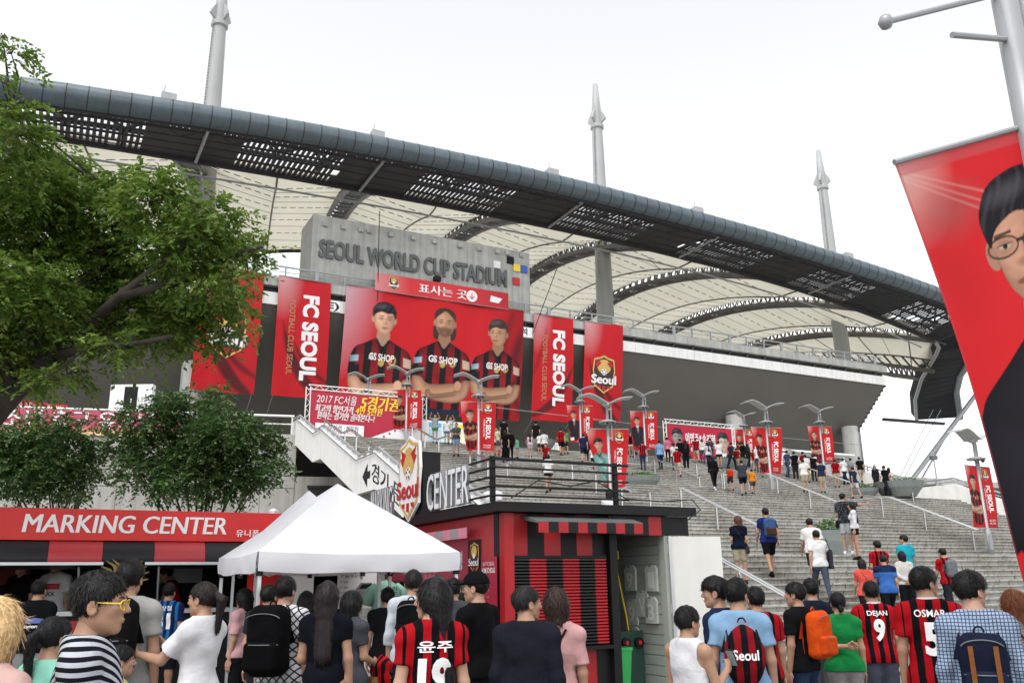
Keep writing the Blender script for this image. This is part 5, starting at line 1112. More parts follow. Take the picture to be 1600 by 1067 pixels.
r = empty('green_bin', W(7.02, IS-.45, 0), 'bright green plastic bin inside the kiosk doorway', 'bin'); MB().hexa([W(6.90, IS-.66, .05), W(7.2, IS-.66, .05), W(7.2, IS-.3, .05), W(6.90, IS-.3, .05), W(6.88, IS-.7, .72), W(7.24, IS-.7, .72), W(7.24, IS-.26, .72), W(6.88, IS-.26, .72)]).build('tub', mat('bin_green', (.03, .38, .09), .45, .05), r); MB().lsbox(6.87, 7.25, IS-.71, IS-.25, .72, .76).build('rim', mat('bin_green', (.03, .38, .09)), r)
# open white door
dA, dB = W(7.74, KS0-.03), W(8.42, KS0-.30); dd = unit(dB-dA); dn_ = np.cross(dd, EZ)
dr = kb(MB().box(dA+EZ*.06, dd*np.linalg.norm(dB-dA), dn_*.035, EZ*2.16), 'open_door', mat('door_white', (.60, .60, .57), .5, .04, 2, streak=.08)); kb(MB().box(dA+EZ*.06-dd*.03, dd*.035, dn_*.06, EZ*2.17), 'door_frame', M_alu, dr)
for z in (.4, 1.2, 2.0): kb(MB().tube(dA+EZ*z-dd*.02, dA+EZ*(z+.12)-dd*.02, .018, n=6), 'hinge', M_alu, dr)
kb(MB().cbox(dA+dd*.62+EZ*1.05+dn_*.06, .03, .06, .14, dd, dn_), 'door_handle', M_alu, dr)
# roof railing of black bars
rr = kb(MB().lsbox(4.94, 7.08, 9.90, 9.935, 3.165, 3.20), 'roof_railing', M_kblack)
for k in range(4): kb(MB().lsbox(4.94, 7.08, 9.905, 9.93, 2.70+k*.12, 2.725+k*.12), 'rail', M_kblack, rr)
for k in range(5): kb(MB().lsbox(4.95, 4.975, 9.94, 10.62, 2.70+k*.118, 2.725+k*.118), 'rail', M_kblack, rr)
for q in (4.955, 6.86): kb(MB().lsbox(q, q+.06, 9.936, 9.99, 2.63, 3.22), 'post', M_kblack, rr)
kb(MB().path([W(5.2, 9.86, 2.68), W(5.6, 9.86, 2.92), W(6.1, 9.86, 2.86), W(6.5, 9.86, 2.95), W(7.0, 9.86, 2.72), W(7.6, 9.82, 2.70), W(8.1, 9.80, 2.74), W(8.24, 9.80, 2.6), W(8.0, 9.82, 2.45)], .009, 5), 'roof_cable', M_kblack)
# lettering and crest standing on the left roof edge
lsf = flat(W(4.97, 14.6, 2.64), -E2, EZ)        # u runs from the far end towards the camera
for tx, u0, w_ in (('CENTER', 2.52, 1.48), ('MARKING', -.05, 1.05)):
    lettering('roof_letters', lsf, tx, u0, .04, .52, mat('letter_return', (.16, .16, .17), .4, .05, 3), K, width=w_, bold=.03, off=-.02, thick=.05, split=True)
    for d_ in (0, .015): lettering('letter_face', lsf, tx, u0+d_, .04, .52, mat('letter_silver', (.66, .67, .70), .35, .04, 3), K, width=w_, off=.033+d_*.2, split=True)
kb(MB().lsbox(5.0, 5.06, 10.6, 14.5, 2.635, 2.66), 'letter_base', M_kblack)
kb(MB().lsbox(5.03, 5.32, 12.46, 13.25, 2.635, 3.62), 'crest_box', M_kblack)
crest(lsf, 1.72, .60, 1.28, K, .02, wordred=True)
for k, sx_ in enumerate((1, .97)): shape('crest_back', lsf, [(1.72+x*1.28*1.06*sx_, .60+y*1.28*1.06*sx_) for x, y in [(-.30, .40), (-.12, .44), (0, .50), (.12, .44), (.30, .40), (.34, .1), (.30, -.12), (.30, -.3), (0, -.5), (-.30, -.3), (-.30, -.12), (-.34, .1)]], M_lwhite, K, -.03, thick=.04) if k == 0 else None
# left-side signs under the eaves
ssf = flat(W(KL0, 14.3, 0), -E2, EZ)
for k in range(13): kb(MB().lsbox(4.99, 5.005, 10.78+k*.27, 10.78+k*.27+.268, 2.22, 2.36), 'eave_stripe', (mat('eave_pink', (.50, .18, .24), .5, .05), mat('eave_grey', (.24, .22, .24), .5, .05))[k % 2])
shape('side_sign', ssf, [(.3, 1.68), (3.28, 1.68), (3.28, 2.2), (.3, 2.2)], mat('side_sign_red', (.30, .03, .06), .4, .05), K, .01)
lettering('side_sign_text', ssf, '현장 티켓 전자수령', 1.2, 1.83, .2, M_pr_white, K, width=1.9, off=.016, split=True)
shape('side_crest_panel', ssf, [(3.30, 1.68), (3.68, 1.68), (3.68, 2.2), (3.30, 2.2)], M_kblack, K, .01); crest(ssf, 3.49, 1.96, .42, K, .016, small=True)
ps = shape('schedule_poster', ssf, [(3.72, .75), (4.18, .75), (4.18, 1.96), (3.72, 1.96)], mat('poster_red', (.34, .02, .045), .4, .06, 3), K, .02, thick=.006)
lettering('poster_title', ssf, '2017 FC SEOUL', 3.95, 1.85, .045, M_pr_white, ps, 'C', width=.34, off=.03); lettering('poster_title', ssf, 'HOME SCHEDULE', 3.95, 1.76, .062, M_pr_white, ps, 'C', width=.38, bold=.03, off=.03)
for k in range(9): lettering('poster_line', ssf, '%d. %02d  19:00' % (3+k//2, 5+(k*7) % 24), 3.76, 1.62-.09*k, .035, mat('poster_pink', (.6, .3, .32), .5), ps, width=.2+.1*((k*3) % 3)/2, off=.03)

# ================================================================== white pop-up tents
M_tent = mat('tent_cloth', (.62, .62, .65), .7, .02, 1.5, bump=.12, bscale=2.2, trans=.18); M_leg = mat('tent_leg', (.62, .63, .64), .4, .04, 3, metal=.4)
def tent(l0, s0, w_, d_, ze, zp, val, lab):
    T = empty('popup_tent', W(l0+w_/2, s0+d_/2, 0), lab, 'tent', 'white pop-up tents'); n = 14
    C = [(l0, s0), (l0+w_, s0), (l0+w_, s0+d_), (l0, s0+d_)]; pk = W(l0+w_/2, s0+d_/2, zp)
    vs = []; fs = []
    for i in range(4):
        a, b = W(*C[i], ze), W(*C[(i+1) % 4], ze); k0 = len(vs)
        for r_ in range(n+1):
            t = r_/n
            for q in range(n+1):
                u = q/n; e = a*(1-u)+b*u; p_ = e*(1-t)+pk*t; sag = .10*math.sin(t*math.pi)*math.sin(u*math.pi)*(1-.3*t); p_ = p_-EZ*(sag+.03*math.sin(u*math.pi)*(1-t))
                vs.append(p_)
        for r_ in range(n):
            for q in range(n): c = k0+r_*(n+1)+q; fs.append((c, c+1, c+n+2, c+n+1))
    T1 = MB().add(vs, fs).build('canopy', M_tent, T, smooth=True)
    for i in range(4):
        a, b = W(*C[i], ze), W(*C[(i+1) % 4], ze); vs = []; m_ = 16; out = unit(np.cross(b-a, EZ))
        for q in range(m_+1):
            u = q/m_; e = a*(1-u)+b*u - EZ*.03*math.sin(u*math.pi)+out*.012
            vs += [e, e-EZ*val*.5+out*(.012+.012*math.sin(u*19+i)), e-EZ*(val+.012*math.sin(u*9+i*2))+out*.012*math.sin(u*23+i)]
        MB().add(vs, [(3*q+j, 3*q+3+j, 3*q+4+j, 3*q+1+j) for q in range(m_) for j in (0, 1)]).build('valance', M_tent, T, smooth=True)
    for i, (l_, s_) in enumerate(C):
        ll_, ss_ = l0+w_/2+(l_-l0-w_/2)*.975, s0+d_/2+(s_-s0-d_/2)*.975
        MB().lsbox(ll_-.018, ll_+.018, ss_-.018, ss_+.018, .01, ze-.02).build('leg', M_leg, T); MB().lsbox(ll_-.05, ll_+.05, ss_-.05, ss_+.05, 0, .012).build('foot', M_leg, T); MB().lsbox(ll_-.03, ll_+.03, ss_-.03, ss_+.03, ze-val-.05, ze-val+.03).build('slider', M_black, T); MB().lsbox(ll_-.028, ll_+.028, ss_-.028, ss_+.028, .62, .68).build('leg_clamp', M_black, T)
        b = C[(i+1) % 4]; a = C[i]
        P = [W(a[0]+(b[0]-a[0])*q, a[1]+(b[1]-a[1])*q, z) for q, z in ((.02, ze-val-.02), (.26, ze-.06), (.5, ze-val-.04), (.74, ze-.06), (.98, ze-val-.02))]
        Q = [W(a[0]+(b[0]-a[0])*q, a[1]+(b[1]-a[1])*q, z) for q, z in ((.02, ze-.05), (.26, ze-val-.03), (.5, ze-.06), (.74, ze-val-.03), (.98, ze-.05))]
        ctr = W(l0+w_/2, s0+d_/2, 0); ctr[2] = 0
        sh_ = lambda p_: np.array([*(ctr[:2]+(p_[:2]-ctr[:2])*.96), p_[2]])
        g = MB()
        for X in (P, Q):
            for u, v_ in zip(X, X[1:]): g.tube(sh_(u), sh_(v_), .010, n=4)
        g.build('scissor_truss', M_leg, T)
        for q in (P[1], P[2], P[3]): MB().cbox(sh_(q), .05, .05, .05).build('joint_block', M_black, T)
    MB().tube(W(l0+w_/2, s0+d_/2, ze+.05), pk-EZ*.02, .02, n=6).build('centre_post', M_leg, T)
tent(1.98, 9.48, 2.32, 2.3, 1.99, 2.86, .20, 'white pop-up tent with a tall peak in front of the kiosk')
tent(2.45, 11.9, 1.75, 1.6, 2.05, 2.98, .20, 'second white tent peeking out behind the first one')

# ---------------- goods on display near the tent
r = empty('jersey_stand', W(4.15, 12.2, 0), 'pale green jersey with name and number 1 on a stand by the kiosk', 'jersey')
M_mint = mat('mint_jersey', (.22, .42, .33), .7, .06, 4, bump=.15, bscale=12)
c = W(4.45, 12.4, 1.08)
MB().path([c+EZ*z for z in (0, .12, .3, .48, .56, .60)], [.2, .2, .21, .22, .14, .06], 18).build('jersey', M_mint, r, smooth=True)
for q in (-1, 1): MB().path([c+E1*q*.14+EZ*.52, c+E1*q*.24+EZ*.44, c+E1*q*.31+EZ*.28], [.07, .085, .095], 12).build('sleeve', M_mint, r, smooth=True)
MB().tube(W(4.45, 12.4, 0), c+EZ*.62, .02, n=6).build('post', M_alu, r); MB().lathe(W(4.45, 12.4, 0), [(.2, 0), (.2, .02), (.03, .04)], 16).build('base', M_alu, r)
jsf = flat(c-E2*.225+EZ*0, E1, EZ); lettering('name', jsf, '유현', 0, .44, .075, M_black, r, 'C', off=.004); lettering('number', jsf, '1', 0, .16, .22, M_black, r, 'C', bold=.03, off=.004); lettering('sponsor', jsf, 'KIXX', 0, .05, .05, M_black, r, 'C', bold=.03, off=.004)
r = empty('fixture_strip', W(4.75, 11.6, 0), 'narrow red strip banner printed with fixture dates beside the tent pole', 'banner'); sfx = flat(W(4.70, 11.6, .2), E1, EZ)
MB().lsbox(4.70, 4.90, 11.602, 11.612, .2, 1.80).build('strip', mat('strip_red', (.30, .05, .08), .5, .08, 4), r); MB().lsbox(4.68, 4.92, 11.6, 11.63, 1.8, 1.83).build('top_bar', M_alu, r); MB().lsbox(4.79, 4.81, 11.615, 11.635, 0, 1.8).build('pole', M_alu, r); MB().lsbox(4.65, 4.95, 11.45, 11.75, 0, .03).build('foot', M_alu, r)
for k in range(15): lettering('date', sfx, '%d.%02d' % (3+k//2, 4+(k*11) % 26), .02, 1.50-.098*k, .05, mat('poster_pink', (.6, .3, .32)), r, width=.16, off=.004)
# lawn patch in front of the booth
def grass(name, l0, l1, s0, s1, n, h, lab):
    rr_ = np.random.RandomState(5); L = rr_.uniform(l0, l1, n); Sg = rr_.uniform(s0, s1, n); H = h*rr_.uniform(.5, 1.2, n); a = rr_.uniform(0, 6.28, n); b = rr_.uniform(-.4, .4, (n, 2))
    P = np.outer(L, E1)+np.outer(Sg, E2); wv = np.c_[np.cos(a), np.sin(a), np.zeros(n)]*.006; tip = P+np.c_[b*H[:, None], H]
    V = np.stack([P-wv, P+wv, tip], 1).reshape(-1, 3); f = np.arange(3*n).reshape(-1, 3)
    o_ = mesh_obj(name, V, f, mat('grass_blade', (.07, .19, .02), .6, .3, 5)); tag(o_, lab, 'grass', kind='stuff')
grass('grass', -2.4, .25, 12.2, 13.6, 9000, .32, 'strip of bright green grass in front of the booth at far left')
# ================================================================== trees
M_bark = mat('bark', (.045, .037, .030), .9, .3, 6, .5, 25)
def leaf_mat(name, c, trans=.35):
    m = mat(name, c, .5, .0, trans=0)
    n = m.node_tree.nodes; L = m.node_tree.links; b = n['Principled BSDF']; a = n.new('ShaderNodeAttribute'); a.attribute_name = 'print'
    L.new(a.outputs['Color'], b.inputs['Base Color']); tr = n.new('ShaderNodeBsdfTranslucent'); L.new(a.outputs['Color'], tr.inputs['Color']); ms = n.new('ShaderNodeMixShader'); ms.inputs[0].default_value = trans
    L.new(b.outputs[0], ms.inputs[1]); L.new(tr.outputs[0], ms.inputs[2]); L.new(ms.outputs[0], n['Material Output'].inputs['Surface']); b.inputs['Specular IOR Level'].default_value = .25
    return m
def foliage(C, Rd, n, size, seed, flatz=.62, tint=((.06, .125, .018), (.13, .215, .035), (.20, .26, .06))):
    """leaf-sized faces in sprays through each clump; hue varies from leaf to leaf"""
    r = np.random.RandomState(seed); C = np.array(C); Rd = np.array(Rd); pr = Rd**2.2; pr /= pr.sum()
    ns = n//14; ci = r.choice(len(C), ns, p=pr)
    d = r.normal(size=(ns, 3)); d /= np.linalg.norm(d, axis=1)[:, None]; q = r.uniform(.15, 1, ns)**.45
    base = C[ci]+d*(Rd[ci]*q)[:, None]*np.array([1, 1, flatz])
    tw = d*np.array([1, 1, .25])+r.normal(size=(ns, 3))*.35; tw[:, 2] -= .18; tw /= np.linalg.norm(tw, axis=1)[:, None]; tl_ = r.uniform(.6, 1.5, ns)*size*3.2
    k = np.repeat(np.arange(ns), 14); t = np.tile(np.linspace(0, 1, 14), ns); m = len(k)
    side = np.tile([1, -1], m//2+1)[:m]
    P = base[k]+tw[k]*(tl_[k]*t)[:, None]-np.c_[np.zeros(m), np.zeros(m), (t**2)*tl_[k]*.25]
    up = np.array([0, 0, 1.0])+r.normal(size=(ns, 3))*.3; sv = np.cross(tw, up); sv /= np.linalg.norm(sv, axis=1)[:, None]
    a = tw[k]*.55+sv[k]*side[:, None]*.8+r.normal(size=(m, 3))*.28; a[:, 2] -= .25; a /= np.linalg.norm(a, axis=1)[:, None]
    b = np.cross(a, up[k]+r.normal(size=(m, 3))*.35); b /= np.linalg.norm(b, axis=1)[:, None]; L = size*r.uniform(.6, 1.2, m)[:, None]
    V = np.stack([P, P+a*L*.45+b*L*.25, P+a*L, P+a*L*.45-b*L*.25], 1).reshape(-1, 3)
    tint = np.array(tint); w = np.clip(r.normal(.45, .28, m)+(r.normal(0, .22, ns))[k], 0, 1)[:, None]*2
    col = np.where(w < 1, tint[0]*(1-w)+tint[1]*w, tint[1]*(2-w)+tint[2]*(w-1)); return V, np.arange(4*m).reshape(-1, 4), np.repeat(col, 4, 0)
K1 = 11.0
T1 = empty('zelkova_tree', at_k(-190, 1000, K1)*np.array([1, 1, 0]), 'large green tree leaning in from the left edge with drooping sprays', 'tree')
tb_ = np.array(T1.location)
tp = [tb_, tb_+np.array([.05, 0, 1.2]), at_k(-75, 730, K1), at_k(0, 640, K1), at_k(52, 582, K1), at_k(100, 545, K1)]
trunk = MB().path(tp, [.24, .20, .15, .13, .115, .10], 12).build('trunk', M_bark, T1, smooth=True)
BR = [[(100, 545, 0), (140, 505, -.2), (190, 460, -.5), (260, 405, -.7), (340, 350, -.8)], [(98, 548, 0), (160, 515, .3), (230, 490, .5), (320, 470, .7)], [(60, 575, 0), (40, 480, .4), (55, 380, .7), (30, 270, .8), (10, 120, .6)], [(110, 535, 0), (130, 440, .2), (180, 360, .4), (200, 290, .3)], [(20, 620, 0), (-10, 500, -.5), (-40, 380, -.6)], [(85, 555, 0), (130, 545, -.4), (200, 540, -.6), (270, 525, -.8)], [(190, 460, -.5), (280, 440, -.5), (380, 395, -.4), (410, 385, -.4)]]
bpts = []
for b in BR:
    pts = [at_k(x, y, K1+dk) for x, y, dk in b]; n = len(pts); MB().path(pts, [.075*(1-.8*i/(n-1))+.008 for i in range(n)], 8).build('limb', M_bark, T1, smooth=True); bpts += [p_*(1-q)+p2*q for p_, p2 in zip(pts, pts[1:]) for q in (0, .33, .66)]
CL = [(18, 85, 22), (4, 130, 18), (4, 60, 14), (25, 210, 48), (20, 170, 22), (40, 285, 66), (105, 280, 52), (60, 360, 80), (150, 335, 66), (232, 315, 50), (190, 275, 30), (270, 305, 38), (250, 270, 22), (328, 335, 40), (300, 385, 55), (372, 385, 36), (402, 392, 20), (220, 400, 70), (130, 420, 80), (40, 450, 80), (330, 440, 48), (285, 480, 52), (205, 480, 66), (110, 490, 64), (30, 530, 56), (366, 440, 30), (345, 490, 34), (322, 535, 22), (245, 520, 40), (170, 540, 34), (105, 585, 26), (70, 590, 22), (15, 590, 40), (-40, 300, 80), (-50, 420, 90), (-60, 540, 80), (280, 520, 30), (375, 470, 18)]
rr = random.Random(4); C = []; Rd = []
for x, y, r_ in CL:
    k_ = K1+rr.uniform(-1.1, 1.1); C.append(at_k(x, y, k_)); Rd.append(r_*k_/F*.92)
tw = MB()
for c, r_ in zip(C, Rd):
    j = min(bpts, key=lambda q: np.linalg.norm(q-c)); mid = (np.array(j)+c)/2+np.array([rr.uniform(-.1, .1), 0, rr.uniform(0, .12)]); tw.path([j, mid, c], [.02, .014, .006], 5)
    for q in range(7):
        d = np.array([rr.gauss(0, 1), rr.gauss(0, 1), rr.gauss(0, .45)]); d /= np.linalg.norm(d); tw.path([c, c+d*r_*.5+EZ*.04, c+d*r_*1.0-EZ*.03], [.007, .005, .003], 4)
o_ = tw.build('twigs', M_bark, T1); o_['kind'] = 'stuff'
V, f, col = foliage(C, Rd, 84000, .088, 3)
mesh_obj('crown', V, f, leaf_mat('zelkova_leaf', (.1, .17, .03), .42), T1, colors=col)
def shrub(px, k_, CL, seed, lab, dense, name='small_maple_tree'):
    b = at_k(px, 960, k_)*np.array([1, 1, 0]); T = empty(name, b, lab, 'tree', 'small trees behind the booth'); C = [at_k(x, y, k_+rng.uniform(-.9, .9)) for x, y, r_ in CL]; Rd = [r_*k_/F for x, y, r_ in CL]
    g0 = MB().path([b, b+EZ*.5, b+EZ*1.0], [.16, .12, .09], 10).build('trunk', M_bark, T, smooth=True)
    for c, r_ in zip(C, Rd):
        s_ = b+EZ*rng.uniform(.6, 1.0); m1 = s_*.6+c*.4; m1[2] = s_[2]*.35+c[2]*.65-.3; MB().path([s_, m1*.5+s_*.5+np.array([0, 0, .05]), m1, c], [.05, .035, .025, .008], 6).build('stem', M_bark, T, smooth=True)
    V, f, col = foliage(C, Rd, dense, .125, seed, .8, ((.035, .085, .022), (.06, .12, .03), (.11, .15, .05))); mesh_obj('crown', V, f, leaf_mat('maple_leaf', (.06, .12, .03), .3), T, colors=col)
shrub(85, 22.5, [(20, 690, 34), (68, 672, 38), (112, 700, 36), (40, 735, 36), (92, 750, 32), (134, 735, 22), (-5, 720, 36), (150, 702, 18), (70, 715, 34), (20, 765, 22), (110, 775, 14), (-20, 680, 34), (150, 660, 14)], 8, 'small bushy tree behind the booth sign at far left', 22000)
shrub(305, 22.0, [(228, 655, 34), (298, 645, 38), (358, 668, 38), (398, 692, 36), (250, 702, 40), (320, 705, 44), (368, 742, 34), (216, 735, 26), (288, 748, 34), (420, 728, 18), (190, 690, 24), (262, 626, 20), (340, 622, 16), (330, 768, 16), (400, 745, 20), (250, 765, 14), (432, 705, 12), (345, 605, 8)], 9, 'small bushy tree behind the right part of the booth sign', 32000)
# ================================================================== people: continuous surfaces grown from distance fields
def snet(fn, lo, hi, h):
    """naive surface nets: mesh of the zero level of fn over a box"""
    lo = np.array(lo, float); n = np.maximum(np.ceil((np.array(hi)-lo)/h).astype(int)+1, 3)
    ax = [lo[i]+h*np.arange(n[i]) for i in range(3)]; X, Y, Z = np.meshgrid(*ax, indexing='ij', sparse=True)
    D = np.broadcast_to(fn(X, Y, Z), tuple(n)).astype(np.float32); I = D < 0
    c = np.zeros(tuple(n-1), np.int8)
    for a in (0, 1):
        for b in (0, 1):
            for d in (0, 1): c += I[a:n[0]-1+a, b:n[1]-1+b, d:n[2]-1+d]
    cell = np.argwhere((c > 0) & (c < 8))
    if not len(cell): return np.zeros((0, 3)), np.zeros((0, 4), int)
    idx = -np.ones(tuple(n-1), np.int32); idx[tuple(cell.T)] = np.arange(len(cell))
    acc = np.zeros((len(cell), 3)); cnt = np.zeros(len(cell))
    for axis in range(3):
        o1, o2 = [i for i in range(3) if i != axis]
        for a in (0, 1):
            for b in (0, 1):
                p = cell.copy(); p[:, o1] += a; p[:, o2] += b; q = p.copy(); q[:, axis] += 1
                d0 = D[tuple(p.T)]; d1 = D[tuple(q.T)]; m = (d0 < 0) != (d1 < 0); t = np.where(m, d0/np.where(m, d0-d1, 1), 0)
                pt = p.astype(float); pt[:, axis] += t; acc += pt*m[:, None]; cnt += m
    V = lo+h*acc/cnt[:, None]; Q = []
    for axis in range(3):
        o1, o2 = [(1, 2), (2, 0), (0, 1)][axis]; s0 = [slice(None)]*3; s1 = [slice(None)]*3; s0[axis] = slice(0, -1); s1[axis] = slice(1, None)
        e = np.argwhere(I[tuple(s0)] != I[tuple(s1)]); e = e[(e[:, o1] > 0) & (e[:, o2] > 0) & (e[:, o1] < n[o1]-1) & (e[:, o2] < n[o2]-1)]
        if not len(e): continue
        fl = I[tuple(e.T)]; a = e.copy(); a[:, o1] -= 1; a[:, o2] -= 1; b = e.copy(); b[:, o2] -= 1; d = e.copy(); d[:, o1] -= 1
        q = np.stack([idx[tuple(a.T)], idx[tuple(b.T)], idx[tuple(e.T)], idx[tuple(d.T)]], 1); q[~fl] = q[~fl][:, ::-1]; Q.append(q)
    Q = np.concatenate(Q); return V, Q[(Q >= 0).all(1)]
def smin(a, b, k): h = np.clip(.5+.5*(b-a)/k, 0, 1); return b*(1-h)+a*h-k*h*(1-h)
def cone(X, Y, Z, a, b, ra, rb, fy=1.0):
    ex, ey, ez = b[0]-a[0], (b[1]-a[1])/fy, b[2]-a[2]; x, y, z = X-a[0], (Y-a[1])/fy, Z-a[2]; L = ex*ex+ey*ey+ez*ez+1e-9
    t = np.clip((x*ex+y*ey+z*ez)/L, 0, 1); return np.sqrt((x-t*ex)**2+(y-t*ey)**2+(z-t*ez)**2)-(ra+(rb-ra)*t)
def elip(X, Y, Z, c, r):
    x, y, z = X-c[0], Y-c[1], Z-c[2]; k0 = np.sqrt((x/r[0])**2+(y/r[1])**2+(z/r[2])**2); k1 = np.sqrt((x/r[0]**2)**2+(y/r[1]**2)**2+(z/r[2]**2)**2)+1e-9; return k0*(k0-1)/k1
def rbox(X, Y, Z, c, hs, r):
    x, y, z = np.abs(X-c[0])-hs[0]+r, np.abs(Y-c[1])-hs[1]+r, np.abs(Z-c[2])-hs[2]+r
    return np.sqrt(np.maximum(x, 0)**2+np.maximum(y, 0)**2+np.maximum(z, 0)**2)+np.minimum(np.maximum(x, np.maximum(y, z)), 0)-r
# ---- heads, hair and hands are modelled once and reused
def head_fn(female):
    w = .96 if female else 1.0
    def f(X, Y, Z):
        X = np.abs(X)
        d = elip(X, Y, Z, (0, -.012, .026), (.077*w, .097, .092)); d = smin(d, elip(X, Y, Z, (0, .024, -.036), (.060*w, .066, .080)), .03)
        d = smin(d, cone(X, Y, Z, (.040*w, .012, -.062), (.010, .064, -.098), .022, .017), .03); d = smin(d, cone(X, Y, Z, (0, -.02, -.07), (0, -.038, -.20), .050*w, .055*w), .035)
        d = smin(d, cone(X, Y, Z, (0, .080, .022), (.042, .070, .020), .011, .010), .014); d = smin(d, cone(X, Y, Z, (.038, .060, -.022), (.045, .050, -.03), .018, .012), .02)
        d = smin(d, cone(X, Y, Z, (0, .090, .012), (0, .108, -.026), .0065, .0105), .010); d = smin(d, cone(X, Y, Z, (.010, .098, -.030), (.012, .092, -.030), .007, .006), .006)
        d = -smin(-d, elip(X, Y, Z, (.031, .097, .000), (.020, .018, .012)), .012)
        d = smin(d, elip(X, Y, Z, (0, .088, -.058), (.022, .009, .005)), .006); d = smin(d, elip(X, Y, Z, (0, .086, -.068), (.019, .010, .006)), .006)
        e = elip(X, Y, Z, (.080*w, -.008, -.014), (.010, .021, .033)); e = -smin(-e, elip(X, Y, Z, (.090*w, -.003, -.012), (.008, .012, .020)), .006)
        return smin(d, e, .008)
    return f
def blob(c, r, n=8):
    g = MB(); g.lathe(c, [(r[0]*math.sin(a), -r[2]*math.cos(a)) for a in np.linspace(.05, math.pi-.05, n)], n*2); v = np.array(g.v); v[:, 1] = c[1]+(v[:, 1]-c[1])*r[1]/r[0]; return v, [f for f in g.f]
HEADS = {}
def head_mesh(female, h):
    k = (female, h)
    if k not in HEADS:
        V, Q = snet(head_fn(female), (-.10, -.125, -.21), (.10, .13, .135), h); parts = [(V, Q, 0)]
        if h < .01:
            for sx in (-1, 1):
                for c, r, mi in (((sx*.031, .0795, .000), (.0145, .009, .0055), 2), ((sx*.031, .0865, .000), (.0058, .003, .0050), 1)):
                    v, f = blob(c, r, 7); parts.append((v, np.array([q for q in f if len(q) == 4]), mi))
                g = MB().path([(sx*.014, .0905, .021), (sx*.03, .0895, .026), (sx*.048, .077, .022)], [.0035, .0042, .0022], 5); parts.append((np.array(g.v), np.array([q for q in g.f if len(q) == 4]), 1))
        HEADS[k] = parts
    return HEADS[k]
def hand_fn(grip):
    F_ = [((.028, .0), .066), ((.010, .0), .075), ((-.010, .0), .070), ((-.027, .0), .054)]
    def f(X, Y, Z):   # wrist at the origin, fingers towards -z, thumb on +x, palm faces +y
        d = cone(X, Y, Z, (0, 0, .03), (0, 0, -.02), .024, .026, .75); d = smin(d, cone(X, Y, Z, (.022, 0, -.045), (-.020, 0, -.045), .026, .025, .55), .03); d = smin(d, cone(X, Y, Z, (.026, 0, -.078), (-.024, 0, -.072), .0125, .0115), .02)
        for (x, y), L in F_:
            a = (x, 0, -.08); c1 = .55 if grip else .22; c2 = 1.5 if grip else .55
            b = (x*1.04, L*.55*math.sin(c1), -.08-L*.55*math.cos(c1)); e = (x*1.02, b[1]+L*.5*math.sin(c1+c2), b[2]-L*.5*math.cos(c1+c2))
            d = smin(d, np.minimum(cone(X, Y, Z, a, b, .0092, .0082), cone(X, Y, Z, b, e, .0082, .0068)), .005)
        t1 = (.050, .020, -.062); t2 = (.048, .038, -.095) if not grip else (.030, .05, -.09)
        return smin(d, smin(cone(X, Y, Z, (.018, .006, -.018), t1, .015, .011), cone(X, Y, Z, t1, t2, .0105, .008), .006), .012)
    return f
HANDS = {}
def hand_mesh(grip, h):
    if (grip, h) not in HANDS: HANDS[grip, h] = snet(hand_fn(grip), (-.05, -.035, -.19), (.075, .085, .055), h)
    return HANDS[grip, h]
def hair_fn(style):
    def f(X, Y, Z):
        A = np.arctan2(X, Z+.05); st = .0010*np.sin(A*46+Y*30)+.0014*np.sin(A*13-Y*50+Z*30)+.0008*np.sin(Y*160+X*70)
        sh = elip(X, Y, Z, (0, -.016, .032), (.0865, .108, .100))+st
        base = np.maximum(np.maximum(sh, (.62*Y-.78*Z-.012)*1.0), -.100-Z)
        if style == 'short': return base
        if style == 'thin': return np.maximum(np.maximum(elip(X, Y, Z, (0, -.016, .030), (.084, .106, .095))+st, .66*Y-.75*Z-.006), -.085-Z)
        if style == 'mop':
            fr = np.maximum(elip(X, Y, Z, (0, .0, .043), (.089, .105, .092))+st, np.maximum(.030-Z+.012*np.sin(X*60), -Y-.02)); return smin(base, fr, .015)
        if style in ('bob', 'long', 'blond'):
            o = elip(X, Y, Z, (0, -.020, .010), (.098, .114, .126))+st*1.2; o = smin(o, cone(X, Y, Z, (0, -.045, -.02), (0, -.05, -.115), .094, .086, .9)+st, .03)
            fc = np.maximum(np.maximum(np.abs(X)-.062-.10*np.clip(.03-Z, 0, 1)*0, .018-Y), Z-.058+.4*np.abs(X)); d = np.maximum(o, -fc*1.0); d = np.maximum(d, -.150-Z)
            if style in ('long', 'blond'):
                L = -.46 if style == 'long' else -.52
                c = cone(X, Y, Z, (0, -.062, -.02), (0, -.120, L), .092, .070, .52)+.0022*np.sin(X*150+Z*9)+.0015*np.sin(X*310-Z*8); d = smin(d, c, .03)
            return d
        if style == 'pony':
            b = np.maximum(np.maximum(elip(X, Y, Z, (0, -.014, .030), (.085, .108, .098))+st, .70*Y-.71*Z-.010), -.085-Z)
            t = np.minimum(cone(X, Y, Z, (0, -.115, .035), (0, -.165, -.01), .022, .038), cone(X, Y, Z, (0, -.165, -.01), (0, -.145, -.23), .038, .014))+.003*np.sin(X*200+Z*20)+.002*np.sin(Y*240)
            return smin(b, t, .012)
        if style == 'bun':
            b = np.maximum(np.maximum(elip(X, Y, Z, (0, -.014, .030), (.085, .108, .098))+st, .70*Y-.71*Z-.010), -.085-Z); return smin(b, elip(X, Y, Z, (0, -.11, -.055), (.032, .03, .04))+st, .012)
        if style == 'cap':
            c = np.maximum(elip(X, Y, Z, (0, -.010, .030), (.093, .114, .108)), .028-Z); br = np.maximum(elip(X, Y, Z, (0, .105, .036), (.078, .085, .012))+.25*X*X*3, .04-Y); return np.minimum(c, br)
        return base
    return f
HAIR = {}
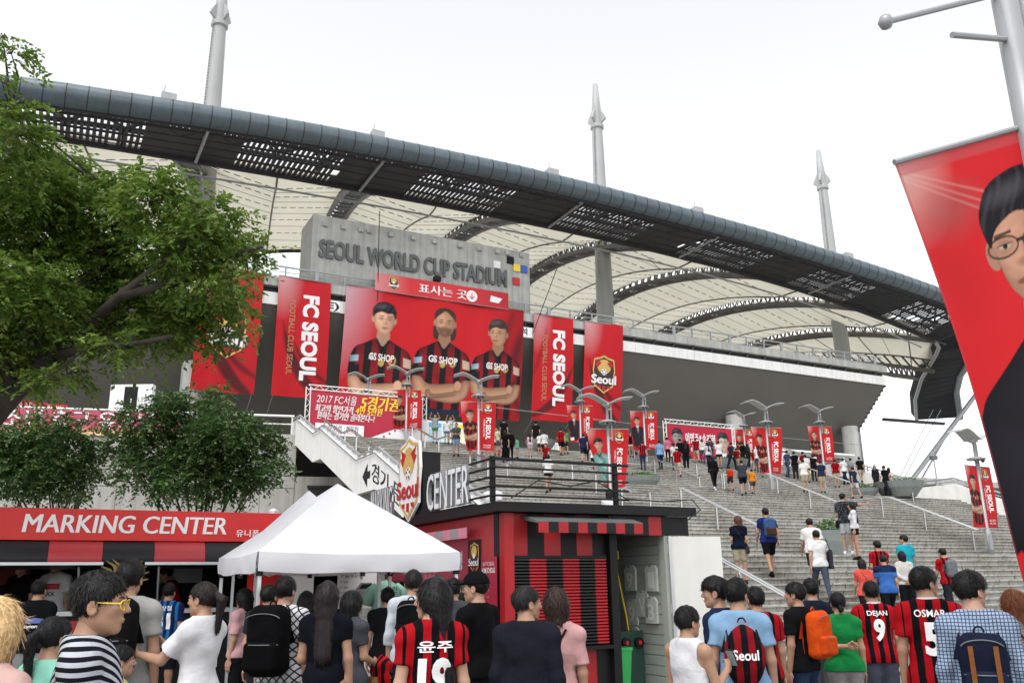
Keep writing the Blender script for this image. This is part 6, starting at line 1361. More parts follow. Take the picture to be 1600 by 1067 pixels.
def hair_mesh(style, h):
    if (style, h) not in HAIR: HAIR[style, h] = snet(hair_fn(style), (-.125, -.225, -.56 if style in ('long', 'blond') else (-.26 if style == 'pony' else -.165)), (.125, .20 if style == 'cap' else .135, .155), h)
    return HAIR[style, h]
# ---- poses: (upper-arm direction, forearm direction) for right (+x) and left, legs (thigh swing, knee bend)
DN = (.16, .02, -1); POSES = {
    'stand': (((.17, -.03, -1), (.06, .14, -1)), ((.17, -.03, -1), (.06, .14, -1)), ((.02, .02), (-.02, .02))),
    'walk': (((.15, -.35, -1), (.06, -.05, -1)), ((.15, .32, -1), (.02, .6, -1)), ((.42, .35), (-.28, .22))),
    'walk2': (((.15, .3, -1), (.02, .55, -1)), ((.15, -.33, -1), (.06, -.03, -1)), ((-.25, .2), (.45, .6))),
    'climb': (((.15, -.2, -1), (.05, .2, -1)), ((.15, .25, -1), (.0, .6, -1)), ((.75, .95), (-.12, .12))),
    'phone': (((.15, .25, -1), (-.25, .9, .45)), ((.15, .1, -1), (-.5, .9, -.1)), ((.02, .02), (-.04, .02))),
    'photo': (((.35, .75, .1), (-.35, .55, .9)), ((.35, .75, .1), (-.35, .55, .9)), ((.02, .02), (-.02, .02))),
    'reach': (((.15, .75, -.6), (-.2, 1, .25)), ((.15, .65, -.7), (-.15, 1, .15)), ((.02, .02), (-.02, .02))),
    'hold': (((.15, .05, -1), (-.35, .9, -.25)), ((.17, -.03, -1), (.06, .14, -1)), ((.02, .02), (-.02, .02))),
    'holdl': (((.17, -.03, -1), (.06, .14, -1)), ((.15, .05, -1), (-.35, .9, -.25)), ((.02, .02), (-.02, .02))),
    'both': (((.14, .12, -1), (-.45, .85, -.1)), ((.14, .12, -1), (-.45, .85, -.1)), ((.02, .02), (-.02, .02))),
    'behind': (((.22, -.35, -1), (-.75, -.35, -.55)), ((.22, -.35, -1), (-.75, -.35, -.5)), ((.05, .05), (-.05, .05))),
    'handback': (((.17, -.03, -1), (.06, .14, -1)), ((.30, -.30, -1), (-.95, -.35, .05)), ((.02, .02), (-.02, .02))),
    'around': (((.95, .15, -.2), (.85, .35, .05)), ((.15, .1, -1), (-.8, .6, -.1)), ((.02, .02), (-.02, .02))),
    'point': (((.75, .65, -.05), (.7, .72, .08)), ((.17, -.03, -1), (-.5, .5, -.5)), ((.02, .02), (-.02, .02))),
    'lean': (((.16, .55, -1), (-.1, .7, -.9)), ((.16, .5, -1), (-.1, .7, -.9)), ((.02, .02), (-.02, .02)))}
LEAN = {'climb': .16, 'walk': .06, 'walk2': .06, 'lean': .42, 'behind': .10}
def skeleton(pose, female):
    aR, aL, legs = POSES[pose]; J = {}; ln = LEAN.get(pose, .02); sw = .150 if female else .170
    zk = []
    for i, (sx, (th, kn)) in enumerate(((1, legs[0]), (-1, legs[1]))):
        hp = np.array([sx*.088, 0, .93]); k = hp+.43*np.array([sx*.02, math.sin(th), -math.cos(th)]); a = k+.42*np.array([0, math.sin(th-kn), -math.cos(th-kn)]); J['hip', sx], J['knee', sx], J['ank', sx] = hp, k, a; zk.append(a[2])
    dz = .085-min(zk)
    for sx in (1, -1):
        for n in ('hip', 'knee', 'ank'): J[n, sx] = J[n, sx]+np.array([0, 0, dz])
    pv = np.array([0, 0, .97+dz]); c, s_ = math.cos(ln), math.sin(ln)
    def L(p): q = np.array(p, float)-np.array([0, 0, .97]); return pv+np.array([q[0], q[1]*c+q[2]*s_, -q[1]*s_+q[2]*c])
    J['pelvis'] = pv; J['waist'] = L((0, .01, 1.09)); J['chest'] = L((0, 0, 1.29)); J['neckb'] = L((0, -.022, 1.45)); J['head'] = L((0, .012, 1.602)); J['lean'] = ln
    for sx, (u, f) in ((1, aR), (-1, aL)):
        u = unit(np.array([u[0]*sx, u[1], u[2]])); f = unit(np.array([f[0]*sx, f[1], f[2]])); sh = L((sx*sw, -.012, 1.395)); e = sh+.285*u; w = e+.25*f; J['sh', sx], J['el', sx], J['wr', sx], J['fd', sx] = sh, e, w, f
    return J
def torso_d(X, Y, Z, J, female, g):
    """g: how far the cloth stands off the skin"""
    ch, wa, pv, nb = J['chest'], J['waist'], J['pelvis'], J['neckb']
    cw, ww, hw = (.138, .112, .150) if female else (.155, .140, .148)
    d = cone(X, Y, Z, ch, wa, cw+g, ww+g, .66); d = smin(d, cone(X, Y, Z, wa, pv-np.array([0, 0, .03]), ww+g, hw+g, .70), .05)
    d = smin(d, cone(X, Y, Z, J['sh', 1]+np.array([0, 0, -.02]), J['sh', -1]+np.array([0, 0, -.02]), .050+g, .050+g, .9), .06); d = smin(d, cone(X, Y, Z, nb+np.array([0, .0, -.01]), ch, .062+g, .12+g, .8), .06)
    for sx in (1, -1): d = smin(d, cone(X, Y, Z, nb+np.array([sx*.03, -.008, -.005]), J['sh', sx]+np.array([0, 0, -.005]), .042+g*.8, .044+g*.8), .045)
    if female:
        for sx in (1, -1): d = smin(d, elip(X, Y, Z, ch+np.array([sx*.068, .075, -.03]), (.06+g, .055+g, .06+g)), .04)
    return d
def arm_d(X, Y, Z, J, sx, g, fore=True, fat=1.0):
    d = cone(X, Y, Z, J['sh', sx], J['el', sx], .047*fat+g, .038*fat+g)
    return smin(d, cone(X, Y, Z, J['el', sx], J['wr', sx], .040*fat+g, .027*fat+g), .02) if fore else d
def leg_d(X, Y, Z, J, sx, g, shin=True, gs=None):
    gs = g if gs is None else gs; d = smin(cone(X, Y, Z, J['pelvis'], J['hip', sx]-np.array([0, 0, .04]), .11+g, .095+g, .9), cone(X, Y, Z, J['hip', sx], J['knee', sx], .090+g, .056+gs), .05)
    return smin(d, cone(X, Y, Z, J['knee', sx], J['ank', sx], .056+gs, .036+gs), .03) if shin else d
def bbox(J, names, pad):
    P = np.array([J[n] for n in names]); return P.min(0)-pad, P.max(0)+pad
ALLJ = ['pelvis', 'chest', 'neckb'] + [(n, s_) for n in ('sh', 'el', 'wr', 'hip', 'knee', 'ank') for s_ in (1, -1)]
def folds(X, Y, Z, seed, amp):
    r = random.Random(seed); a = [r.uniform(0, 6.3) for _ in range(6)]
    return amp*(np.sin(Z*26+X*9*math.sin(a[0])+a[1]+2.2*np.sin(X*11+a[2]))*.5+np.sin(Z*43-X*21+Y*12+a[3])*.3+np.sin(Y*30+Z*17+a[4]+X*8)*.35)
def build_parts(pose, female, top, bottom, hair, h, seed, headturn=(0, 0), fat=1.0, collar=False):
    """returns {part: (V, F, midx)} in the person's own space (1.72 m tall)"""
    J = skeleton(pose, female); out = {}; fine = h < .02
    def bodyf(X, Y, Z):
        d = torso_d(X, Y, Z, J, female, -.004); d = smin(d, cone(X, Y, Z, J['neckb']-np.array([0, 0, .03]), J['neckb']+np.array([0, .012, .07]), .058, .053), .03)
        for sx in (1, -1): d = smin(d, arm_d(X, Y, Z, J, sx, -.001), .025); d = smin(d, leg_d(X, Y, Z, J, sx, -.004), .03)
        return d
    lo, hi = bbox(J, ALLJ, .17); V, Q = snet(bodyf, lo, hi, h*1.15 if fine else h)
    vs = [V]; fs = [Q]; mi = [np.zeros(len(Q), int)]; n = len(V)
    yaw, pit = headturn; R = np.array((Matrix.Rotation(yaw, 3, 'Z') @ Matrix.Rotation(pit-J['lean']*.5, 3, 'X'))); hs = 1.0
    hc = J['head']
    for v, f, m in head_mesh(female, .0058 if fine else .017): vs.append((v*hs) @ R.T+hc); fs.append(f+n); mi.append(np.full(len(f), m)); n += len(v)
    for sx in (1, -1):
        bent = J['fd', sx][2] > -.7; v, f = hand_mesh(bent, .0052 if fine else .014); v = v*np.array([sx, 1, 1]); f = f if sx > 0 else f[:, ::-1]
        zc = -J['fd', sx]; side = np.array([0, 1.0, 0]) if not bent else np.array([0, 0, 1.0]); xc = unit(side-zc*(side @ zc)); yc = np.cross(zc, xc)
        B = np.stack([xc*sx, yc if False else np.cross(zc, xc*sx), zc], 1)
        if sx < 0: B[:, 1] = B[:, 1]
        if np.linalg.det(B) < 0: B[:, 1] *= -1
        vs.append(v @ B.T+J['wr', sx]); fs.append(f+n); mi.append(np.zeros(len(f), int)); n += len(v)
    out['body'] = (np.concatenate(vs), np.concatenate(fs), np.concatenate(mi)); out['J'] = J; out['R'] = R; out['hc'] = hc; out['hs'] = hs
    # shape of the legs' cloth, over which the top garment falls
    kind, ln = bottom
    def botraw(X, Y, Z):
        g2 = .012 if kind == 'slim' else .020
        d = cone(X, Y, Z, J['waist']-np.array([0, 0, .05]), J['pelvis']-np.array([0, 0, .03]), (.118 if female else .140)+.008, .152+.006, .72)
        if kind == 'skirt':
            kz = J['pelvis'][2]-.06-ln; m = (J['knee', 1]+J['knee', -1])/2; a = smin(d, cone(X, Y, Z, J['pelvis']-np.array([0, 0, .02]), np.array([m[0], m[1]*.6, kz-.05]), .155, .155+.09*ln, .8), .04); d = np.maximum(a, kz-Z)
        else:
            for sx in (1, -1):
                a = leg_d(X, Y, Z, J, sx, g2, True, .006 if kind == 'slim' else .026)
                if ln < 1:
                    u = unit(J['knee', sx]-J['hip', sx]); t = (X-J['hip', sx][0])*u[0]+(Y-J['hip', sx][1])*u[1]+(Z-J['hip', sx][2])*u[2]; a = np.maximum(cone(X, Y, Z, J['hip', sx], J['knee', sx], .100+g2*.5, .082, 1), t-.43*ln); a = smin(a, cone(X, Y, Z, J['pelvis'], J['hip', sx], .12, .11, .9), .04)
                d = smin(d, a, .03)
        return d
    # top garment
    slv, loose, hem = top
    g = .012+loose
    def topf(X, Y, Z):
        d = torso_d(X, Y, Z, J, female, g)+np.clip(J['waist'][2]-Z, 0, .3)*-.05*loose*20*.6
        d = np.where(Z < J['waist'][2]-.02, smin(d, botraw(X, Y, Z)-.014, .02), d)
        if slv > 0:
            for sx in (1, -1):
                u = J['el', sx]-J['sh', sx]; L_ = np.linalg.norm(u); u = u/L_; t = (X-J['sh', sx][0])*u[0]+(Y-J['sh', sx][1])*u[1]+(Z-J['sh', sx][2])*u[2]
                if slv <= 1: a = np.maximum(cone(X, Y, Z, J['sh', sx], J['el', sx], .052+loose*.6, (.052 if not female else .047)+loose*1.5), t-slv*L_)
                else:
                    f = J['wr', sx]-J['el', sx]; Lf = np.linalg.norm(f); f = f/Lf; tf = (X-J['el', sx][0])*f[0]+(Y-J['el', sx][1])*f[1]+(Z-J['el', sx][2])*f[2]; a = np.maximum(arm_d(X, Y, Z, J, sx, .011+loose*.6), np.where(t > L_*.9, tf-(slv-1)*Lf, -1))
                d = smin(d, a, .028)
        else:
            d = -smin(-d, -(.075-np.sqrt((np.abs(X)-.185)**2+(Y-J['sh', 1][1])**2*.8+((Z-J['sh', 1][2]+.03)*.75)**2)), .012)
        d = d+folds(X, Y, Z, seed, .0062 if fine else .003)
        nb = J['neckb']; nk = cone(X, Y, Z, nb-np.array([0, -.012, .05]), nb+np.array([0, .02, .12]), .064, .070); d = np.maximum(d, -nk); d = np.maximum(d, Z-nb[2]-.038)
        return np.maximum(d, J['pelvis'][2]+hem-Z)
    nm = [k for k in ALLJ if k[0] not in ('knee', 'ank', 'hip')]; nm = [k for k in nm if slv > 1 or k[0] != 'wr']; lo, hi = bbox(J, nm, .2); lo[2] = max(lo[2], J['pelvis'][2]+hem-.02 if slv <= 1 else lo[2]); V, Q = snet(topf, lo, hi, h); out['top'] = (V, Q, None); out['topf'] = topf
    if collar:
        nb = J['neckb']; g_ = MB().path([nb+np.array([.064*math.sin(a), .066*math.cos(a)+.004, .036-.030*max(0, math.cos(a))]) for a in np.linspace(0, 6.283, 25)], .013, 7, caps=False); out['collar'] = (np.array(g_.v), g_.f, None)
    # lower garment
    def botf(X, Y, Z):
        d = botraw(X, Y, Z)
        d = np.maximum(d, Z-J['waist'][2]+.03 if kind == 'skirt' else Z-J['pelvis'][2]-.01); d = np.maximum(d, J['ank', 1][2]*0-.02+min(J['ank', 1][2], J['ank', -1][2])-Z) if kind != 'skirt' and ln >= 1 else d
        return d+folds(X, Y, Z, seed+5, .004 if fine else .002)
    lo, hi = bbox(J, ['waist', 'pelvis', ('hip', 1), ('hip', -1), ('knee', 1), ('knee', -1)]+([('ank', 1), ('ank', -1)] if ln >= 1 or kind == 'skirt' else []), .2); V, Q = snet(botf, lo, hi, h*1.2); out['bottom'] = (V, Q, None)
    # shoes
    vs = []; fs = []; n = 0
    for sx in (1, -1):
        a = J['ank', sx]; sh = J['knee', sx]-a; tilt = math.atan2(-sh[1], sh[2])*.6 if sh[1] > .1 else 0
        def shf(X, Y, Z): d = cone(X, Y, Z, a+np.array([0, -.03, -.045]), a+np.array([sx*.01, .13, -.055]), .042, .034); d = smin(d, cone(X, Y, Z, a+np.array([0, 0, .0]), a+np.array([0, .05, -.05]), .045, .04), .03); return np.maximum(d, a[2]-.083-Z)
        v, f = snet(shf, a-np.array([.07, .1, .1]), a+np.array([.07, .2, .07]), .016 if fine else .024); out['shoe%d' % sx] = (v, f, None)
    if hair:
        v, f = hair_mesh('short' if hair == 'cap' else hair, .0062 if fine else .016); out['hair'] = ((v*hs) @ R.T+hc, f, None)
        if hair == 'cap': v, f = hair_mesh('cap', .0062 if fine else .016); out['cap'] = ((v*hs*1.02) @ R.T+hc, f, None)
    return out
# ---- cloth materials
def cloth(spec):
    key = 'cloth_'+'_'.join(str(x) for x in (spec if isinstance(spec, tuple) else (spec,))).replace('#', '')
    if key in MATS: return MATS[key]
    if not isinstance(spec, tuple): return mat(key, tuple(v*.66 for v in lin(spec)), .9, .12, 7, bump=.55, bscale=13, spec=.06)
    kind = spec[0]; m = bpy.data.materials.new(key); m.use_nodes = True; MATS[key] = m; n = m.node_tree.nodes; L = m.node_tree.links; b = n['Principled BSDF']; b.inputs['Roughness'].default_value = .8; b.inputs['Specular IOR Level'].default_value = .06
    tc = n.new('ShaderNodeTexCoord'); sp = n.new('ShaderNodeSeparateXYZ'); L.new(tc.outputs['Object'], sp.inputs[0])
    def mth(op, a, c=None):
        q = n.new('ShaderNodeMath'); q.operation = op
        for i, v in enumerate((a, c)):
            if v is None: continue
            if isinstance(v, (int, float)): q.inputs[i].default_value = v
            else: L.new(v, q.inputs[i])
        return q.outputs[0]
    def band(v, per, duty=.5, off=0.0): return mth('LESS_THAN', mth('FRACT', mth('ADD', mth('DIVIDE', v, per), off)), duty)
    def mixc(fac, c1, c2):
        q = n.new('ShaderNodeMix'); q.data_type = 'RGBA'; L.new(fac, q.inputs[0])
        for i, c in ((6, c1), (7, c2)):
            if isinstance(c, str): q.inputs[i].default_value = (*[v*.66 for v in lin(c)], 1)
            else: L.new(c, q.inputs[i])
        return q.outputs[2]
    no = n.new('ShaderNodeTexNoise'); no.inputs['Scale'].default_value = 5; L.new(tc.outputs['Object'], no.inputs[0]); wob = mth('MULTIPLY', mth('SUBTRACT', no.outputs['Fac'], .5), .02)
    x = mth('ADD', sp.outputs[0], wob); z = mth('ADD', sp.outputs[2], wob)
    if kind == 'stripe':  # vertical stripes, sleeves plain
        c = mixc(band(x, spec[3], .5, spec[4] if len(spec) > 4 else .25), spec[1], spec[2]); ax = mth('GREATER_THAN', mth('ABSOLUTE', sp.outputs[0]), .195); c = mixc(ax, c, spec[1])
    elif kind == 'hstripe': c = mixc(band(z, spec[3], .5), spec[1], spec[2])
    elif kind == 'plaid': c = mixc(band(mth('ADD', x, z), spec[3], .22) if len(spec) > 4 else band(x, spec[3], .25), spec[1], spec[2]); c = mixc(band(mth('SUBTRACT', z, x) if len(spec) > 4 else z, spec[3], .25), c, spec[2])
    elif kind == 'arc':  # concentric black and white arcs
        r = mth('POWER', mth('ADD', mth('POWER', mth('SUBTRACT', mth('ABSOLUTE', sp.outputs[0]), .22), 2), mth('POWER', mth('SUBTRACT', sp.outputs[2], 1.12), 2)), .5); c = mixc(band(r, .034, .5), spec[1], spec[2])
    elif kind == 'dots':
        vo = n.new('ShaderNodeTexVoronoi'); vo.inputs['Scale'].default_value = 34; L.new(tc.outputs['Object'], vo.inputs[0]); c = mixc(mth('LESS_THAN', vo.outputs['Distance'], .28), spec[1], spec[2])
    elif kind == 'yoke': c = mixc(mth('GREATER_THAN', z, spec[3]), spec[1], spec[2])
    L.new(c, b.inputs['Base Color'])
    n3 = n.new('ShaderNodeTexNoise'); n3.inputs['Scale'].default_value = 13; n3.inputs['Detail'].default_value = 5; L.new(tc.outputs['Object'], n3.inputs[0]); bp = n.new('ShaderNodeBump'); bp.inputs['Strength'].default_value = .55; bp.inputs['Distance'].default_value = .02; L.new(n3.outputs['Fac'], bp.inputs['Height']); L.new(bp.outputs[0], b.inputs['Normal'])
    return m
def skin_m(i):
    m = mat('skin_%d' % i, [(.34, .19, .125), (.33, .185, .12), (.40, .235, .165)][i], .55, .06, 9, bump=.06, bscale=120, spec=.35); b = m.node_tree.nodes['Principled BSDF']; b.inputs['Subsurface Weight'].default_value = 0.0; return m
def hair_m(c):
    m = mat('hair_'+c.replace('#', ''), c, .45, .35, 60, bump=.25, bscale=180, spec=.22); return m
M_eyew = mat('eye_white', (.6, .57, .54), .3, 0); M_eyeb = mat('eye_dark', (.01, .008, .007), .3, 0)
JERSEY = ('stripe', '#b3141f', '#141216', .105)
STY = {'tee': (.62, .011, -.10), 'tank': (0, .004, -.10), 'long': (1.95, .008, -.06), 'jacket': (1.95, .017, -.12), 'loose': (.74, .019, -.10), 'blouse': (.8, .014, -.08), 'dress': (.5, .008, -.08), 'polo': (.66, .012, -.11), 'long_roll': (1.35, .011, -.10)}
BOT = {'pants': ('pants', 1), 'jeans': ('slim', 1), 'shorts': ('pants', .82), 'short': ('slim', .45), 'skirt': ('skirt', .40), 'dress': ('skirt', .46), 'long_skirt': ('skirt', .62)}
PROTO = {}
def strands(V, Fq, hc, R, style, seed, n=1500):
    """loose tufts lying on the hair, combed from the crown down, that break its outline"""
    r = np.random.RandomState(abs(int(seed))+1); q = Fq[r.randint(0, len(Fq), n)]; P = V[q].mean(1); nn = np.cross(V[q[:, 2]]-V[q[:, 0]], V[q[:, 3]]-V[q[:, 1]]); nn /= np.linalg.norm(nn, axis=1)[:, None]+1e-9
    cr = hc+np.array([0, -.035, .12]) @ R.T; d = P-cr; down = np.array([0, 0, -1.0])
    low = (P[:, 2] < hc[2]-.02)[:, None]; d = np.where(low, down+.15*d/(np.linalg.norm(d, axis=1)[:, None]+1e-6), d/(np.linalg.norm(d, axis=1)[:, None]+1e-6)+.35*down) if style in ('bob', 'long', 'blond', 'pony') else d/(np.linalg.norm(d, axis=1)[:, None]+1e-6)+.25*down
    d = d+r.normal(0, .22, (n, 3)); d -= nn*(d*nn).sum(1)[:, None]; d /= np.linalg.norm(d, axis=1)[:, None]+1e-9
    L = r.uniform(.018, .042, n)[:, None]*(1.8 if style in ('long', 'blond', 'bob') else 1.0); s_ = np.cross(nn, d); w = r.uniform(.0012, .0028, n)[:, None]; lift = r.uniform(.0, .16, n)[:, None]*(1.6 if style in ('short', 'mop', 'thin') else .6)
    A = P-nn*.002; M1 = A+d*L*.5+nn*(.003+L*lift*.35); T_ = A+d*L+nn*(L*lift-.001)
    VV = np.stack([A-s_*w, A+s_*w, M1+s_*w*.9, M1-s_*w*.9, T_], 1).reshape(-1, 3); k = np.arange(n)[:, None]*5
    return VV, np.concatenate([k+np.array([[0, 1, 2, 2]]), k+np.array([[2, 3, 0, 0]]), k+np.array([[3, 2, 4, 4]])])[:, :3]
def person(P, h, yaw, pose, female, top, tcol, bot, bcol, hair, hcol, label, fine=False, headturn=(0, 0), skin=0, seed=0, shoe='#2a2a2c', capcol=None, group=None, collar=None, res=None):
    if fine and res is None: res = .0135
    key = (pose, female, top, bot, hair, headturn, fine, res, collar is not None) if not fine else (len(PROTO), 'u')
    if key not in PROTO: PROTO[key] = [build_parts(pose, female, STY[top], BOT[bot], hair, res if fine else .027, seed, headturn, collar=collar is not None), {}]
    B, meshes = PROTO[key]
    r = empty('person', P, label, 'person', group, yaw); r.scale = (h/1.72,)*3
    names = {'top': {'tank': 'tank_top', 'jacket': 'jacket', 'dress': 'dress_top', 'polo': 'polo_shirt', 'blouse': 'blouse', 'long': 'long_sleeved_shirt', 'long_roll': 'shirt'}.get(top, 'shirt'), 'bottom': {'pants': 'trousers', 'jeans': 'trousers', 'shorts': 'shorts', 'short': 'shorts'}.get(bot, 'skirt'), 'body': 'body', 'shoe1': 'shoe', 'shoe-1': 'shoe', 'hair': 'hair', 'cap': 'cap', 'collar': 'collar'}
    cols = {'top': cloth(tcol), 'bottom': cloth(bcol), 'shoe1': cloth(shoe), 'shoe-1': cloth(shoe), 'hair': hair_m(hcol), 'cap': cloth(capcol or '#16161a'), 'collar': cloth(collar or '#e8e8ea')}
    if fine and hair and hair != 'cap' and res is not None and res < .0155:
        V, f = strands(B['hair'][0], B['hair'][1], B['hc'], B['R'], hair, seed+1); o = mesh_obj('hair_tufts', V, f, cols['hair'], r, local=True); o['kind'] = 'stuff'
    for k in ('body', 'top', 'bottom', 'shoe1', 'shoe-1', 'hair', 'cap', 'collar'):
        if k not in B: continue
        V, f, mi = B[k]; ms = [skin_m(skin), M_eyeb, M_eyew] if k == 'body' else [cols[k]]
        if k not in meshes:
            o = mesh_obj(names[k], V, f, ms, r, smooth=True, local=True, midx=mi); meshes[k] = o.data
        else:
            o = bpy.data.objects.new(names[k], meshes[k]); COL.objects.link(o); o.parent = r
            for i, m in enumerate(ms): o.material_slots[i].link = 'OBJECT'; o.material_slots[i].material = m
    return r, B
def on_back(B, dirn=1):
    """surface of the top garment seen from behind (dirn=1) or from the front (-1)"""
    def f(uv):
        x = uv[:, 0]*dirn; z = uv[:, 1]; y = np.full(len(x), -.45*dirn)
        for _ in range(60): y = y+np.clip(B['topf'](x, y, z), -.02, .03)*.8*dirn
        return np.c_[x, y, z], np.tile([0, -1.0*dirn, 0], (len(x), 1))
    return f
def back_print(r, B, name, number, m=None, sponsor=None, zn=1.365, zh=.20, wn=.22):
    f = on_back(B); m = m or M_lwhite
    if name: lettering('name_print', f, name, 0, zn, .05, m, r, 'C', width=wn, bold=.02, off=.011, mx=.025, local=True)
    if number:
        for d_ in (-.004, .004): lettering('number_print', f, number, d_, zn-zh-.045, zh, m, r, 'C', width=(.115 if len(number) < 2 else .20), bold=.05, off=.011+abs(d_+.004)*.1, mx=.025, local=True)
def straps(B, g, off=.025, front=True):
    J = B['J']; out = []
    for sx in (1, -1):
        s_ = J['sh', sx]*np.array([.55, 1, 1])+np.array([0, 0, .0]); f = B['topf']
        pts = []
        for a in np.linspace(-1.2, 1.5, 12):       # over the shoulder from back to front
            d = np.array([0, math.sin(a), math.cos(a)]); c = s_+np.array([sx*.0, 0, -.05]); t = .02
            for _ in range(24): t += float(np.clip(f(*[np.array([v]) for v in c+d*t])[0], -.02, .02))*.8
            pts.append(c+d*(t+.006))
        lowf = pts[-1]+np.array([sx*.05, .01, -.16]); pts2 = pts+[lowf]
        ring = []
        fs = []; vs = []
        for i, p_ in enumerate(pts2):
            w_ = .024; vs += [p_+np.array([-w_, 0, 0]), p_+np.array([w_, 0, 0])]
            if i: k = 2*i; fs.append((k-2, k-1, k+1, k))
        n_ = len(vs); up = [np.array(v)+np.array([0, 0, .008]) if i//2 < 12 else np.array(v)+np.array([0, .008, 0]) for i, v in enumerate(vs)]
        out.append((np.array(vs+up), [f_[::-1] for f_ in fs]+[tuple(q+n_ for q in f_) for f_ in fs]))
    return out
def backpack(r, B, col, label, kind='pack', pocket=True, scale=1.0, drop=0.0, col2=None):
    J = B['J']; c0 = J['chest']; m = cloth(col); m2 = cloth(col2) if col2 else m
    k = empty('backpack', r.location, label, 'backpack', None, r.rotation_euler[2]); k.scale = r.scale
    w, dp, hh = .155*scale, .085*scale, .215*scale; yb = float(on_back(B)(np.array([[0, c0[2]-.02]]))[0][0][1]); c = np.array([0, yb-dp-.002, c0[2]-.06-drop])
    def f(X, Y, Z):
        d = rbox(X, Y, Z, c, (w*(1-.10*1), dp, hh), .07*scale); d = np.minimum(d, rbox(X, Y, Z, c+np.array([0, -.01, hh*.75]), (w*.8, dp*.75, hh*.3), .06*scale)); return d+folds(X, Y, Z, 3, .004)
    if kind == 'sack': f = lambda X, Y, Z: elip(X, Y, Z, c+np.array([0, .02, -.03]), (w*1.05*(1), dp*1.0, hh*1.15))+folds(X, Y, Z, 4, .006)+np.clip(Z-c[2]-.05, 0, 1)*.22*np.abs(np.clip(np.abs(X)/w, 0, 1))
    V, Q = snet(f, c-np.array([w+.05, dp+.06, hh+.06]), c+np.array([w+.05, dp+.06, hh+.09]), .013); mesh_obj('bag', V, Q, m, k, smooth=True, local=True)
    if pocket:
        V, Q = snet(lambda X, Y, Z: rbox(X, Y, Z, c+np.array([0, -dp*.95, -hh*.42]), (w*.78, .045*scale, hh*.42), .035*scale)+folds(X, Y, Z, 8, .003), c-np.array([w, dp+.12, hh+.03]), c+np.array([w, 0, hh*.2]), .013); mesh_obj('pocket', V, Q, m2, k, smooth=True, local=True)
        for zz in (-.02, hh*.62): g = MB().path([c+np.array([w*.8*math.sin(a), -dp*(1.02 if zz > 0 else 1.0)-(.0 if zz > 0 else .046*scale)*math.cos(a)**2-.004*math.cos(a), zz+(.05*math.cos(a) if zz > 0 else 0)]) for a in np.linspace(-1.3, 1.3, 14)], .004, 5); mesh_obj('zip', np.array(g.v), g.f, M_let_grey, k, local=True)
    for v, f_ in straps(B, .02): mesh_obj('strap', v, f_, m2 if kind != 'sack' else M_black, k, local=True)
    g = MB().path([c+np.array([.03*math.cos(a), .05, hh*1.03+.035*math.sin(a)]) for a in np.linspace(0, math.pi, 8)], .007, 6); mesh_obj('handle', np.array(g.v), g.f, m2, k, local=True)
    return k, c, (w, dp, hh)
def sling(r, B, col, label, bagsize=(.11, .05, .09), side=1, low=-.12, name='shoulder_bag'):
    """bag at the hip on a strap across the back"""
    J = B['J']; k = empty(name, r.location, label, 'bag', None, r.rotation_euler[2]); k.scale = r.scale; m = cloth(col); f = on_back(B)
    a = np.array([-side*.09, J['neckb'][2]-.02]); b = np.array([side*.17, J['pelvis'][2]+.02]); uv = np.array([a*(1-t)+b*t for t in np.linspace(0, 1, 14)]); uv = uv[np.abs(uv[:, 0]) < .165]; P, N = f(uv); P = P+N*.006
    g = MB().path(list(P), .009, 6); mesh_obj('strap', np.array(g.v), g.f, m, k, local=True)
    c = np.array([side*.20, -.04, J['pelvis'][2]+low]); V, Q = snet(lambda X, Y, Z: rbox(X, Y, Z, c, (bagsize[1], bagsize[0], bagsize[2]), .03)+folds(X, Y, Z, 2, .003), c-.2, c+.2, .014); mesh_obj('pouch', V, Q, m, k, smooth=True, local=True)
    g = MB().path([P[-1], c+np.array([0, 0, bagsize[2]-.01])], .008, 6); mesh_obj('strap', np.array(g.v), g.f, m, k, local=True)
    return k
def held(r, B, sx, name, label, cat, build):
    """thing held in a hand: build(mb_parts, hand position, finger direction) in the person's space"""
    k = empty(name, r.location, label, cat, None, r.rotation_euler[2]); k.scale = r.scale; hnd = B['J']['wr', sx]+B['J']['fd', sx]*.085; build(k, hnd, B['J']['fd', sx]); return k
def loc_part(k, name, mb, m, smooth=False): return mesh_obj(name, np.array(mb.v), mb.f, m, k, smooth=smooth, local=True)
def phone(k, p, d): loc_part(k, 'phone_body', MB().cbox(p+np.array([0, .03, .05]), .075, .010, .15, (1, 0, 0), unit((0, 1, .5)), unit((0, -.5, 1))), M_black); loc_part(k, 'screen', MB().cbox(p+np.array([0, .0245, .047]), .066, .002, .13, (1, 0, 0), unit((0, 1, .5)), unit((0, -.5, 1))), mat('phone_screen', (.25, .3, .32), .15, 0))
# ================================================================== the crowd in front
D2R = math.pi/180; BLK = '#0b0909'
def near(px, yt, k, yaw, pose, fem, top, tcol, bot, bcol, hair, hcol, label, turn=0, pit=0, z0=0.0, **kw):
    P = at_k(px, yt, k); h = P[2]-z0; return person(np.array([P[0], P[1], z0]), h, yaw*D2R, pose, fem, top, tcol, bot, bcol, hair, hcol, label, fine=True, headturn=(turn*D2R, pit*D2R), seed=int(px), **kw)
